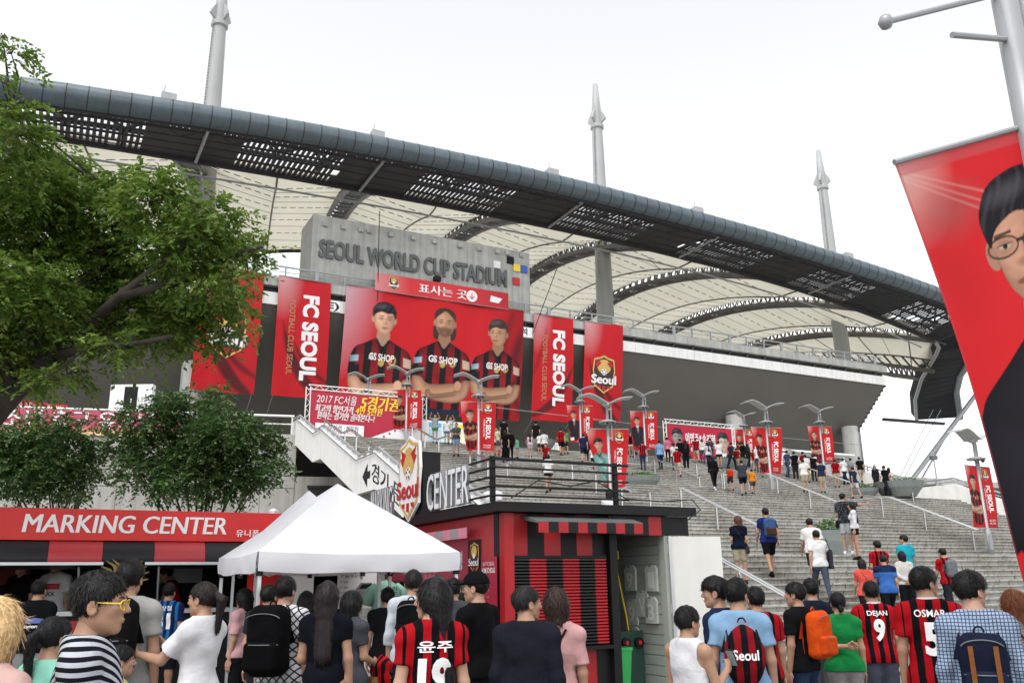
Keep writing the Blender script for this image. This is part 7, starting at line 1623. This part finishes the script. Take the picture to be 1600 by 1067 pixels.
# at the left edge
r, B = near(152, 897, 3.4, -72, 'stand', False, 'loose', ('arc', '#1a1b24', '#c9ccd4'), 'jeans', '#2a3040', 'short', BLK, 'man in profile with yellow-armed glasses and black and white arc-striped shirt', -8, .02, skin=1, res=.011)
k = empty('eyeglasses', r.location, 'yellow-armed glasses worn by the man in the arc-striped shirt', 'glasses', None, r.rotation_euler[2]); k.scale = r.scale
hc, R_ = B['hc'], B['R']
for sx in (-1, 1):
    g = MB().path([np.array(q)@R_.T+hc for q in ((sx*.082, -.005, .006), (sx*.080, .045, .004), (sx*.066, .092, .002))], .0024, 6); loc_part(k, 'temple_arm', g, M_yellow)
    g = MB().path([np.array([sx*.034+.028*math.cos(a), .100-.010*abs(math.cos(a)), -.004+.019*math.sin(a)])@R_.T+hc for a in np.linspace(0, 6.283, 17)], .0022, 5); loc_part(k, 'lens_rim', g, M_yellow)
near(-6, 940, 3.2, -20, 'stand', True, 'blouse', '#d8b3ab', 'jeans', '#39404e', 'blond', '#c8a878', 'woman with long blond hair cut by the left edge', res=.012)
near(84, 966, 4.5, -25, 'stand', True, 'tee', '#8ed0bc', 'jeans', '#333a48', 'pony', BLK, 'dark-haired girl in a mint shirt behind the man with glasses', res=.013)
r, B = near(204, 878, 6.4, 6, 'stand', False, 'tee', '#a7a6a4', 'jeans', '#2c3038', 'mop', BLK, 'tall man in grey shirt seen from behind with a black backpack at the booth'); backpack(r, B, '#141416', 'black backpack with silver zips on the tall man in grey', scale=1.1)
near(188, 1010, 5.4, -65, 'stand', False, 'tee', '#e3c98a', 'shorts', '#3a3d42', 'short', BLK, 'small boy looking right beside the man with glasses')
r, B = near(322, 911, 6.2, 72, 'reach', True, 'loose', '#e9e8ec', 'jeans', '#26303f', 'pony', '#1c1413', 'woman in white shirt with ponytail reaching into a black bag', 4, -.18, res=.012)
def bigbag(k, p, d):
    V, Q = snet(lambda X, Y, Z: rbox(X, Y, Z, p+np.array([-.12, .12, -.26]), (.15, .13, .26), .09)+folds(X, Y, Z, 9, .012), p+np.array([-.34, -.1, -.6]), p+np.array([.1, .34, .05]), .015); mesh_obj('bag', V, Q, cloth('#141416'), k, smooth=True, local=True)
    V, Q = snet(lambda X, Y, Z: elip(X, Y, Z, p+np.array([-.10, .06, .02]), (.07, .06, .05))+folds(X, Y, Z, 4, .02), p+np.array([-.22, -.06, -.06]), p+np.array([.02, .18, .11]), .012); mesh_obj('jersey_bundle', V, Q, cloth('#b3202a'), k, smooth=True, local=True)
held(r, B, -1, 'open_bag', 'open black bag with a red jersey, held by the woman in white', 'bag', bigbag)
r, B = near(62, 907, 10.8, 4, 'stand', False, 'tee', '#17181c', 'shorts', '#8c8e90', 'short', BLK, 'man in black shirt with a brand print on the back at the booth counter')
fb = on_back(B); shape('back_print', fb, [(-.14, 1.22), (.14, 1.22), (.14, 1.27), (.05, 1.285), (-.03, 1.27), (-.14, 1.275)], mat('print_blue', (.12, .16, .42), .6), r, .007, mx=.03, local=True); lettering('print_word', fb, 'patagonia', 0, 1.165, .042, M_lwhite, r, 'C', width=.27, bold=.03, off=.008, mx=.03, local=True)
# staff inside the booth
FZ = .32
near(38, 872, 12.9, 165, 'hold', False, 'tee', '#18181a', 'jeans', '#22242a', 'cap', BLK, 'booth worker in black shirt and cap behind the counter at far left', z0=FZ, capcol='#1a1a1c')
r, B = near(92, 868, 13.1, 170, 'stand', False, 'polo', '#e6e4e4', 'jeans', '#22242a', 'short', BLK, 'booth worker in a white jersey with red chest band', z0=FZ); ff = on_back(B, -1)
shape('chest_band', ff, [(-.14, 1.25), (.14, 1.25), (.14, 1.33), (-.14, 1.33)], M_crest_red, r, .007, mx=.04, local=True); lettering('sponsor', ff, 'KIXX', 0, 1.16, .055, M_black, r, 'C', width=.2, bold=.04, off=.008, mx=.04, local=True); shape('badge', ff, [(-.04, 1.0), (.04, 1.0), (.04, 1.1), (-.04, 1.1)], M_blue, r, .008, mx=.04, local=True)
near(287, 880, 14.1, 110, 'lean', False, 'polo', JERSEY, 'jeans', '#22242a', 'short', BLK, 'booth worker in striped red and black jersey bending over the counter', z0=FZ)
r, B = near(265, 912, 12.0, -4, 'stand', False, 'polo', ('stripe', '#1c2c58', '#2f78b8', .085), 'shorts', '#20242c', 'short', BLK, 'customer in a blue striped jersey numbered 31'); back_print(r, B, '유상철', '31')
# under and around the tent
r, B = near(384, 921, 10.4, 70, 'stand', True, 'blouse', '#cfa3a8', 'pants', '#17181b', 'long', BLK, 'long-haired woman in pink top standing left of the tent pole'); sling(r, B, '#1a1a1c', 'black shoulder bag of the woman in pink by the tent pole')
near(420, 915, 8.9, -10, 'stand', False, 'tee', '#262a33', 'jeans', '#23262d', 'short', BLK, 'dark-shirted man just left of the plaid shirt under the tent')
r, B = near(446, 902, 7.5, -14, 'stand', False, 'polo', ('plaid', '#d9d9dc', '#2c2d36', .07, 1), 'jeans', '#7f93a8', 'short', BLK, 'man in black and white plaid shirt with a big black backpack', res=.012); backpack(r, B, '#0f0f11', 'big black backpack on the man in plaid shirt', scale=1.3, drop=.03)
near(479, 925, 9.6, 0, 'stand', True, 'tee', '#2d2a30', 'jeans', '#23262d', 'long', '#1a1414', 'dark long-haired woman half hidden between plaid man and dark dress')
near(512, 911, 7.0, 3, 'holdl', True, 'dress', '#15171f', 'dress', '#15171f', 'long', '#1e1517', 'woman with long dark hair in a navy dress facing the goods', res=.012)
r, B = near(549, 925, 7.8, -35, 'hold', True, 'tee', '#4c4d55', 'jeans', '#8d9196', 'bob', BLK, 'short-haired woman in grey shirt carrying a red jersey and a white tote')
def jerseyroll(k, p, d): V, Q = snet(lambda X, Y, Z: elip(X, Y, Z, p+np.array([.03, .04, -.10]), (.11, .09, .19))+folds(X, Y, Z, 3, .02), p-np.array([.15, .12, .36]), p+np.array([.2, .2, .16]), .013); mesh_obj('folded_cloth', V, Q, cloth(('stripe', '#c2141e', '#18141a', .06)), k, smooth=True, local=True)
held(r, B, 1, 'folded_jersey', 'folded red and black jersey over the arm of the woman in grey', 'jersey', jerseyroll)
def tote(k, p, d):
    V, Q = snet(lambda X, Y, Z: rbox(X, Y, Z, p+np.array([0, -.02, -.30]), (.06, .15, .16), .04)+folds(X, Y, Z, 6, .006), p-np.array([.15, .25, .52]), p+np.array([.15, .2, -.08]), .014); mesh_obj('tote_body', V, Q, cloth('#d8d3c6'), k, smooth=True, local=True)
    loc_part(k, 'tote_handle', MB().path([p+np.array([0, .09*math.cos(a)-.02, -.15+.17*math.sin(a)]) for a in np.linspace(0, math.pi, 12)], .008, 6), cloth('#d8d3c6'))
held(r, B, -1, 'tote_bag', 'cream tote bag hanging beside the woman in grey shirt', 'bag', tote)
def paperbag(k, p, d): loc_part(k, 'paper_body', MB().hexa([p+np.array(q) for q in ((-.05, -.11, -.48), (.05, -.11, -.48), (.05, .11, -.48), (-.05, .11, -.48), (-.06, -.12, -.12), (.06, -.12, -.12), (.06, .12, -.12), (-.06, .12, -.12))]), cloth('#a07a50')); loc_part(k, 'paper_handle', MB().path([p+np.array([0, .06*math.cos(a), -.12+.13*math.sin(a)]) for a in np.linspace(0, math.pi, 9)], .005, 5), cloth('#8a6a48'))
held(r, B, 1, 'paper_bag', 'brown paper bag under the folded red jersey', 'bag', paperbag)
r, B = near(646, 892, 8.7, 0, 'stand', False, 'long_roll', '#cfd6dd', 'jeans', '#20242c', 'short', '#1c1615', 'man in pale shirt with small black backpack beside the kiosk'); backpack(r, B, '#131417', 'small black leather backpack on the man in pale shirt', scale=.95)
near(606, 919, 10.0, 5, 'stand', False, 'tee', '#1c1c20', 'shorts', '#17181b', 'short', BLK, 'man in black with shorts left of the small black backpack')
near(684, 901, 10.3, 0, 'stand', False, 'tee', '#3a3b40', 'jeans', '#20242c', 'cap', BLK, 'person in a grey cap further back at the kiosk side', capcol='#8f9296')
near(708, 904, 9.4, 5, 'stand', False, 'tee', '#4b4d52', 'jeans', '#20242c', 'short', BLK, 'man in charcoal shirt next to the man in black cap')
near(746, 896, 7.1, 55, 'holdl', False, 'long', '#121214', 'jeans', '#16171a', 'cap', BLK, 'man all in black with a black cap looking left', 20, 0, capcol='#141417', res=.012)
r, B = near(676, 907, 5.2, 18, 'stand', True, 'tee', ('stripe', '#b3141f', '#121014', .10, .25), 'jeans', '#20242c', 'long', '#0f0c0e', 'long-haired woman in red and black jersey number 19 looking left', 60, 0, skin=2, res=.011); back_print(r, B, '윤주', '19', zn=1.31, zh=.22)
near(822, 917, 5.8, -20, 'stand', False, 'jacket', '#22232d', 'pants', '#2a2b30', 'thin', '#1d1a1a', 'older man in dark jacket in front of the striped shutter', -45, .05, skin=1, res=.012)
r, B = near(866, 921, 6.1, -8, 'stand', True, 'blouse', '#d8a7a6', 'pants', '#3a3436', 'bob', '#2a1a16', 'woman in pink blouse with short brown hair beside the older man', 25, .1, res=.012); sling(r, B, '#3a1c1c', 'dark red strap bag of the woman in pink blouse', side=-1)
# right of the kiosk
r, B = near(1071, 949, 5.9, -50, 'phone', False, 'tank', '#e6e6ea', 'shorts', '#343a44', 'short', BLK, 'boy in white sleeveless top looking at a phone', -12, -.25, skin=1, res=.011); held(r, B, 1, 'smartphone', 'phone in the hand of the boy in white sleeveless top', 'phone', phone)
near(1120, 903, 6.7, 55, 'stand', False, 'tee', '#252d4a', 'jeans', '#2a3040', 'mop', BLK, 'man in navy shirt looking left beside the light blue shirt', 15)
r, B = near(1150, 906, 6.5, -8, 'stand', False, 'tee', '#8fb4d8', 'jeans', '#30343c', 'mop', BLK, 'man in light blue shirt with a red and black drawstring bag', -30, 0, res=.012)
k, c, (w_, dp, hh) = backpack(r, B, ('stripe', '#8f1822', '#17151a', .10), 'red and black striped drawstring bag with white word', kind='sack', pocket=False, scale=.95, drop=.04)
lettering('word', lambda uv: (np.c_[uv[:, 0], np.full(len(uv), c[1]-dp-.012)+.5*uv[:, 0]**2*4, uv[:, 1]], np.tile([0, -1.0, 0], (len(uv), 1))), 'Seoul', 0, c[2]-.05, .07, M_lwhite, k, 'C', width=.19, bold=.03, off=.004, mx=.04, local=True)
near(1180, 918, 7.8, 10, 'stand', False, 'polo', JERSEY, 'jeans', '#20242c', 'short', BLK, 'fan in red and black jersey hidden behind the light blue shirt')
near(1266, 905, 9.4, 10, 'stand', False, 'tee', '#1f2536', 'shorts', '#5b5e62', 'short', BLK, 'man in navy shirt behind the orange backpack')
r, B = near(1243, 911, 8.3, 42, 'stand', False, 'polo', '#17181c', 'jeans', '#2b3a58', 'short', BLK, 'man in black polo with an orange backpack', 15, 0, skin=1, res=.012); backpack(r, B, '#e2551c', 'bright orange backpack on the man in black polo', scale=1.05, drop=.02)
near(1308, 926, 8.6, -6, 'handback', True, 'tee', '#1f8a48', 'pants', '#8e8b8d', 'bun', BLK, 'woman in green shirt with a hand on her back', skin=1, res=.012)
r, B = near(1360, 909, 9.0, -4, 'stand', False, 'polo', JERSEY, 'shorts', '#4a4e5a', 'short', BLK, 'fan in striped jersey with name and number 9', collar='#e4e6ea', res=.012); back_print(r, B, 'DEJAN', '9', zh=.21)
r, B = near(1442, 887, 6.6, -22, 'stand', False, 'polo', JERSEY, 'jeans', '#20242c', 'short', BLK, 'tall fan in striped jersey with name and number 5 looking right', -50, .03, skin=1, collar='#e4e6ea', res=.011); back_print(r, B, 'OSMAR', '5', zh=.22)
r, B = near(1513, 895, 5.5, -24, 'stand', False, 'long', ('plaid', '#a9bcd4', '#42506e', .022), 'jeans', '#20242c', 'mop', BLK, 'young man in pale blue checked shirt with navy satchel pack', -45, .02, skin=2, res=.011)
k, c, (w_, dp, hh) = backpack(r, B, '#1d2236', 'navy satchel backpack with tan leather straps', scale=1.0, drop=.10, col2='#232a40')
for sx in (-1, 1): loc_part(k, 'leather_strap', MB().cbox(c+np.array([sx*.07, -dp-.052, -.02]), .028, .008, .34), cloth('#8a5730'))
loc_part(k, 'leather_base', MB().cbox(c+np.array([0, -dp-.03, -hh*.86]), .26, .05, .05), cloth('#8a5730'))
r, B = near(1582, 923, 6.6, 2, 'stand', True, 'blouse', ('hstripe', '#a9a4a2', '#8d8684', .022), 'jeans', '#30343c', 'bob', '#6a3c24', 'woman with reddish brown bob in a fine striped top at right edge', res=.012); sling(r, B, '#5a4038', 'thin brown shoulder strap bag of the woman at right edge', side=1)

# ================================================================== people on the stairs and the upper plaza
def foot_at(px, yt, h):
    """where a person of height h whose crown is seen at (px, yt) stands on the stairs or plaza"""
    d = ray(px, yt); last = None
    for k in np.arange(17, 90, .05):
        P = CAM+d*(k/F); l, s, z = LS(P)
        if s < 13.2: continue
        if z-h <= stair_z(s)+.02: return np.array([P[0], P[1], stair_z(s)]), k
    return np.array([P[0], P[1], stair_z(s)]), k
def far(px, yt, h, yaw, pose, fem, top, tcol, bot, bcol, hair, hcol, label, dk=None, **kw):
    if dk is None: P, k = foot_at(px, yt, h)
    else: P = at_z(px, yt, DECK_Z+h); P = np.array([P[0], P[1], DECK_Z])
    fine = kw.pop('fine', False)
    return person(P, h, yaw*D2R, pose, fem, top, tcol, bot, bcol, hair, hcol, label, fine=fine, group='people on the stairs', seed=int(px), **kw)
W_, BK, NV, GY = '#e4e4e6', '#17171a', '#232a3e', '#55585e'
r, B = far(1348, 875, 1.58, 0, 'climb', True, 'tee', '#e0594f', 'pants', '#202226', 'bob', BLK, 'woman in coral shirt with a brown shoulder bag on the lowest steps', fine=True, res=.016); sling(r, B, '#7a6a58', 'brown shoulder bag of the woman in coral')
far(1381, 869, 1.68, -8, 'climb', False, 'polo', ('yoke', '#3f6fb8', '#1d2c50', 1.31), 'pants', '#1b1d22', 'short', BLK, 'man in two-tone blue polo on the lowest steps', fine=True, res=.016)
r, B = far(1371, 851, 1.7, 8, 'phone', False, 'polo', JERSEY, 'shorts', '#1b1d22', 'mop', BLK, 'fan in striped jersey lifting a phone on the lower steps', fine=True, res=.016); held(r, B, -1, 'smartphone', 'phone raised by the fan on the lower steps', 'phone', phone)
far(1412, 841, 1.72, 15, 'stand', False, 'polo', '#2bb0c4', 'pants', '#3a3d44', 'short', BLK, 'man in turquoise polo looking left on the lower steps', fine=True, res=.016, headturn=(.6, 0))
far(1410, 867, 1.6, -5, 'behind', True, 'long', '#d6d2cc', 'pants', '#1b1c20', 'bob', BLK, 'woman in cream cardigan with hands clasped behind her back', fine=True, res=.016)
r, B = far(1476, 858, 1.7, 10, 'climb', False, 'polo', JERSEY, 'pants', '#2c2d32', 'short', BLK, 'fan in red jersey with a flat grey backpack right of the turquoise polo', fine=True, res=.016); backpack(r, B, '#77787c', 'flat grey backpack on the fan in red jersey', scale=.95, pocket=False)
r, B = far(1152, 812, 1.6, -15, 'holdl', True, 'tee', '#141a2c', 'shorts', '#a39a84', 'bob', '#4a2a20', 'woman in navy shirt and beige shorts stepping down beside the rail', fine=True, res=.016, headturn=(1.0, 0)); sling(r, B, '#3a3836', 'small grey crossbody bag of the woman in navy')
r, B = far(1196, 793, 1.74, 3, 'walk', False, 'tee', '#252f6a', 'shorts', '#16161a', 'short', BLK, 'man in blue shirt and black shorts with a blue backpack', fine=True, res=.016, shoe='#1a1a1c'); backpack(r, B, '#3f5f8c', 'blue backpack with brown base on the man in black shorts', scale=1.05, col2='#4a3630')
r, B = far(1275, 828, 1.72, -4, 'walk2', False, 'tee', '#ecebea', 'jeans', '#4d5566', 'short', BLK, 'man in white shirt and grey trousers carrying a dark tote on the steps', fine=True, res=.016)
def darktote(k, p, d): V, Q = snet(lambda X, Y, Z: rbox(X, Y, Z, np.array([.25, -.03, 1.0]), (.035, .15, .22), .03)+folds(X, Y, Z, 6, .006), (.15, -.25, .74), (.35, .2, 1.26), .018); mesh_obj('tote_body', V, Q, cloth('#3a3c44'), k, smooth=True, local=True); loc_part(k, 'tote_strap', MB().path([(.24, -.12, 1.2), (.19, -.04, 1.47), (.22, .08, 1.2)], .012, 6), cloth('#3a3c44'))
held(r, B, 1, 'tote_bag', 'dark tote on the shoulder of the man in white shirt', 'bag', darktote)
far(1266, 810, 1.74, -2, 'climb', False, 'loose', '#f0efec', 'shorts', '#30343c', 'short', BLK, 'person in a loose white shirt just above the man with dark tote', fine=True, res=.016)
r, B = far(1316, 771, 1.76, -35, 'point', False, 'loose', ('dots', '#2a2c34', '#8d8f98'), 'shorts', '#aeb6bc', 'short', BLK, 'man in dark patterned shirt with outstretched arm hugging a girl', fine=True, res=.016, headturn=(-.4, 0), shoe='#e8e8e8', skin=1); sling(r, B, '#1d1d22', 'black bag of the man in dark patterned shirt', side=-1)
far(1331, 786, 1.62, 70, 'stand', True, 'long', '#e3e3e6', 'short', '#1b1b1f', 'long', BLK, 'girl in white sleeves behind the man with outstretched arm', fine=True, res=.016, shoe='#1a1a1c')
far(1113, 712, 1.68, 2, 'walk', True, 'long', BK, 'jeans', BK, 'bob', BLK, 'woman all in black with a shoulder bag climbing past the rail', shoe='#e8e8e8')
far(1139, 727, 1.22, 0, 'walk2', False, 'tee', GY, 'shorts', '#3a3d44', 'short', BLK, 'child with a bright red backpack')
far(1158, 717, 1.75, -12, 'climb', False, 'tee', '#3b3f4a', 'shorts', '#15161a', 'short', BLK, 'man in charcoal shirt and black shorts climbing with children', shoe='#20304a')
far(1174, 733, 1.25, -10, 'walk', False, 'tee', '#f08a1c', 'shorts', '#4a4e56', 'short', BLK, 'child in an orange shirt beside the man in charcoal')
far(1189, 712, 1.3, -35, 'walk2', False, 'tank', '#d8e83a', 'short', '#20283a', 'short', BLK, 'child in yellow vest running across the steps')
far(1030, 688, 1.74, 0, 'walk', False, 'tee', '#78a8d4', 'jeans', '#232c48', 'short', BLK, 'man in sky blue shirt and navy trousers near the top of the stairs')
far(1057, 699, 1.72, -3, 'walk2', False, 'polo', JERSEY, 'shorts', '#b8ab94', 'cap', BLK, 'fan in striped jersey number 9 and beige shorts near the top', capcol='#d8d8da')
far(1042, 683, 1.62, 0, 'stand', True, 'tee', '#e07a98', 'jeans', BK, 'short', BLK, 'woman in pink shirt and black trousers by the upper rail')
far(1052, 692, 1.6, 0, 'stand', True, 'tee', W_, 'jeans', '#30466a', 'pony', BLK, 'woman with ponytail and denim in front of the player board')
far(1070, 688, 1.7, 0, 'stand', True, 'long', BK, 'pants', BK, 'long', BLK, 'dark figure with long hair right of jersey number 9')
r_ = random.Random(21)
QUEUE = [(1062, 684, 'tee', BK, 'jeans', 'charcoal-shirted visitor at the left end of the queue'), (1086, 683, 'polo', JERSEY, 'shorts', 'striped-jersey fan with beige shorts in the queue'), (1096, 686, 'long', W_, 'jeans', 'white-shirted woman with blue jeans in the queue'), (1105, 690, 'tee', '#c8ccd4', 'pants', 'pale-shirted visitor behind the white-shirted woman'), (1109, 684, 'tee', '#3c4450', 'jeans', 'slate-shirted man in the queue by the player board'), (1122, 690, 'tee', W_, 'short', 'white-shirted youth with black shorts in the queue'), (1141, 691, 'jacket', '#2d3038', 'pants', 'man in dark jacket bending in the queue'), (1150, 700, 'polo', JERSEY, 'shorts', 'small fan in red jersey by the dark jacket'), (1160, 692, 'long', BK, 'pants', 'woman in black with long hair at the far lamp'), (1167, 694, 'long', '#202024', 'pants', 'second woman in black beside the far lamp'), (1177, 703, 'polo', JERSEY, 'shorts', 'boy in red jersey left of the mid-stair lamp'), (1183, 696, 'tee', W_, 'jeans', 'white-shirted man left of the mid-stair lamp'), (1194, 697, 'tee', '#dfe3e8', 'jeans', 'man in pale shirt with crossed strap by the mid-stair lamp'), (1228, 703, 'tee', '#3a4a6a', 'jeans', 'blue-checked visitor by the ticket rail'), (1240, 706, 'tee', BK, 'pants', 'dark-dressed visitor at the ticket rail'), (1253, 704, 'polo', JERSEY, 'pants', 'red-jersey fan waving at the ticket rail'), (1258, 710, 'tee', W_, 'short', 'white-shirted man with a grey backpack in the right crowd'), (1254, 718, 'tee', '#eceae6', 'shorts', 'white-shirted man with black shorts stepping down'), (1269, 709, 'tee', BK, 'pants', 'black-shirted man in the right crowd'), (1281, 719, 'tee', '#27304a', 'shorts', 'navy-shirted man with beige shorts in the right crowd'), (1304, 719, 'polo', JERSEY, 'shorts', 'red-jersey fan in front of the thick column'), (1317, 716, 'polo', W_, 'pants', 'broad man in white shirt and navy trousers'), (1328, 716, 'tee', '#9aa0a8', 'pants', 'grey-shirted man with a strap by the thick column'), (1332, 729, 'tee', '#23304e', 'shorts', 'man in navy shirt and white shorts on the top steps'), (1342, 714, 'tee', BK, 'shorts', 'black-shirted man at the right end of the crowd'), (1366, 726, 'long', '#25282f', 'pants', 'dark woman walking past the large planter'), (1381, 727, 'tee', BK, 'pants', 'dark-shirted man beside the pale blouse at the planter'), (1388, 731, 'blouse', '#e2cfc8', 'pants', 'woman in pale blouse beside the large planter'), (1522, 752, 'long', W_, 'jeans', 'woman in white and jeans walking at the far right lamp')]
BC = {'jeans': '#3a4c6c', 'pants': '#26282e', 'shorts': '#b0a48c', 'short': '#1b1c20'}
for i, (x, y, top, col, bot, lab) in enumerate(QUEUE):
    fem = 'woman' in lab; hr = ('long', 'bob', 'pony')[i % 3] if fem else 'short'; kid = 'boy' in lab or 'small' in lab
    far(x, y, 1.35 if kid else (1.62 if fem else 1.72), r_.choice((-20, 0, 10, 25, -60, 160 if i % 5 == 0 else 0)), r_.choice(('stand', 'walk', 'stand', 'walk2', 'both')), fem, top, col, bot, '#c8c8c8' if 'white shorts' in lab else (NV if 'navy trousers' in lab else BC[bot]), hr, BLK, lab)
LEFTP = [(680, 647, 1.7, 'photo', 180, False, 'tee', '#9aa0a4', 'short', '#2f8a5c', 'man in green shorts raising a camera at the white board'), (698, 656, 1.45, 'stand', 175, False, 'tee', '#dfe5ea', 'short', '#5a7ba0', 'child in white shirt in front of the white board'), (704, 652, 1.62, 'photo', 180, True, 'tee', '#c9c4bc', 'short', '#7c90a8', 'woman lifting a phone beside the child in white'), (713, 661, 1.72, 'both', 170, False, 'tee', '#4a4e54', 'shorts', '#86a8c8', 'man in charcoal shirt and pale blue shorts coming down the steps'), (737, 668, 1.7, 'walk', 180, False, 'tee', '#2f66c0', 'shorts', '#6a6a68', 'man in bright blue shirt descending behind the lamp banner'), (757, 672, 1.6, 'walk2', 10, True, 'tee', '#201e24', 'short', '#201e24', 'dark woman in white shoes left of the white-shirted girl'), (769, 669, 1.62, 'stand', 5, True, 'tee', W_, 'short', BK, 'long-haired girl in white shirt and black shorts'), (789, 674, 1.65, 'stand', 0, True, 'dress', '#121215', 'long_skirt', '#121215', 'woman in long black dress holding an orange bag'), (797, 672, 1.65, 'stand', 5, True, 'long', '#17171a', 'jeans', BK, 'woman in black close behind the black dress'), (776, 667, 1.5, 'stand', 150, False, 'tee', '#c8d0a8', 'shorts', GY, 'child in pale green behind the long-haired girl'), (787, 655, 1.74, 'stand', 0, False, 'tee', '#1a1a1e', 'jeans', BK, 'man in black shirt with white print at the plaza edge'), (837, 659, 1.76, 'stand', 0, False, 'tee', '#1b1b1e', 'shorts', '#22242a', 'man in black with a dark cap at the plaza edge'), (828, 677, 1.3, 'stand', 0, True, 'tee', '#c9b8c0', 'shorts', '#b8a0a8', 'girl in pale pink next to the man in dark cap'), (843, 678, 1.25, 'stand', 0, False, 'tee', W_, 'shorts', '#2b2d34', 'small child in white with dark shorts'), (850, 673, 1.5, 'stand', 10, False, 'tee', '#dfe0e4', 'shorts', '#23252b', 'boy in white shirt left of the notice board'), (808, 684, 1.1, 'stand', 60, False, 'tee', '#4fc0a0', 'short', '#3aa88c', 'toddler in turquoise near the planter'), (876, 668, 1.72, 'walk', 10, False, 'polo', JERSEY, 'shorts', '#1b1c20', 'fan in red jersey and black shorts by the notice board'), (883, 670, 1.6, 'walk2', 5, True, 'tee', '#4aa860', 'shorts', '#303236', 'person in green walking beside the red-jersey fan'), (911, 676, 1.72, 'walk', -5, False, 'tee', '#23294a', 'shorts', '#1d2236', 'man in navy with a dark backpack left of the near lamp'), (920, 674, 1.7, 'walk2', 0, False, 'tee', '#1f2026', 'jeans', BK, 'man in black beside the navy-clad man'), (926, 697, 1.25, 'walk', 10, False, 'tee', W_, 'shorts', '#20222a', 'child in white holding hands left of the near lamp'), (853, 691, 1.5, 'walk', 150, False, 'polo', JERSEY, 'shorts', '#1b1c20', 'youth in red jersey sitting low by the planter'), (856, 708, 1.62, 'climb', 5, True, 'loose', W_, 'short', '#1d1d22', 'woman in loose white shirt with a grey bag climbing above the kiosk'), (985, 676, 1.62, 'stand', 170, True, 'tank', '#1f1d20', 'short', '#dcdad6', 'woman in black top and white shorts left of the upper lamp'), (994, 672, 1.68, 'photo', 160, True, 'long', '#2a2426', 'jeans', '#2a2a30', 'woman in dark top taking a picture by the upper lamp'), (1003, 690, 1.65, 'stand', 0, False, 'polo', JERSEY, 'jeans', '#2a3450', 'fan in red jersey with a green hand fan at the upper lamp'), (770, 748, 1.7, 'walk', 160, False, 'tee', '#e6e6e8', 'shorts', GY, 'man in white seen through the kiosk roof railing'), (952, 762, 1.6, 'climb', 0, True, 'tee', '#e8e8ea', 'short', '#1d1d22', 'woman in white shirt behind the kiosk roof railing post')]
for i, (x, y, h, pose, yaw, fem, top, col, bot, bc, lab) in enumerate(LEFTP):
    hr = ('long', 'bob', 'pony')[i % 3] if fem else ('cap' if 'cap' in lab else 'short'); far(x, y, h, yaw, pose, fem, top, col, bot, bc, hr, BLK, lab)
# a few carried things on the far people
def at_far(lab, fn, name, label, cat):
    o = [q for q in bpy.data.objects if q.get('label') == lab][0]; k = empty(name, o.location, label, cat, None, o.rotation_euler[2]); k.scale = o.scale; fn(k); return k
at_far('child with a bright red backpack', lambda k: (loc_part(k, 'bag', MB().cbox((0, -.22, 1.18), .34, .18, .46), cloth('#e0361f')), loc_part(k, 'pocket', MB().cbox((0, -.33, 1.08), .26, .05, .2), cloth('#d8301a'))), 'backpack', 'bright red backpack on a climbing child', 'backpack')
at_far('woman in long black dress holding an orange bag', lambda k: (loc_part(k, 'bag', MB().hexa([(-.36, -.02, .42), (-.26, -.02, .42), (-.26, .2, .42), (-.36, .2, .42), (-.38, -.04, .68), (-.24, -.04, .68), (-.24, .22, .68), (-.38, .22, .68)]), cloth('#e8542a')), loc_part(k, 'handle', MB().path([(-.31, .0, .68), (-.31, .09, .80), (-.31, .18, .68)], .01, 5), cloth('#e8542a'))), 'carrier_bag', 'orange carrier bag held by the woman in long black dress', 'bag')
# visitors at the rail above the retaining wall
for px, py, col, lab in ((352, 662, W_, 'visitor in white leaning on the railing behind the second small tree'), (365, 664, '#2a2c34', 'visitor in dark shirt at the railing behind the second small tree'), (112, 650, '#b8303a', 'person in red under the stand behind the left railing'), (136, 648, '#1d1d22', 'person in black under the stand behind the left railing')):
    P = at_y(px, py, 51.5 if px > 200 else 49.5); person(np.array([P[0], P[1]+.4, DECK_Z]), 1.68, 2.6, 'both', False, 'tee', col, 'jeans', '#26282e', 'short', BLK, lab, group='people on the stairs')
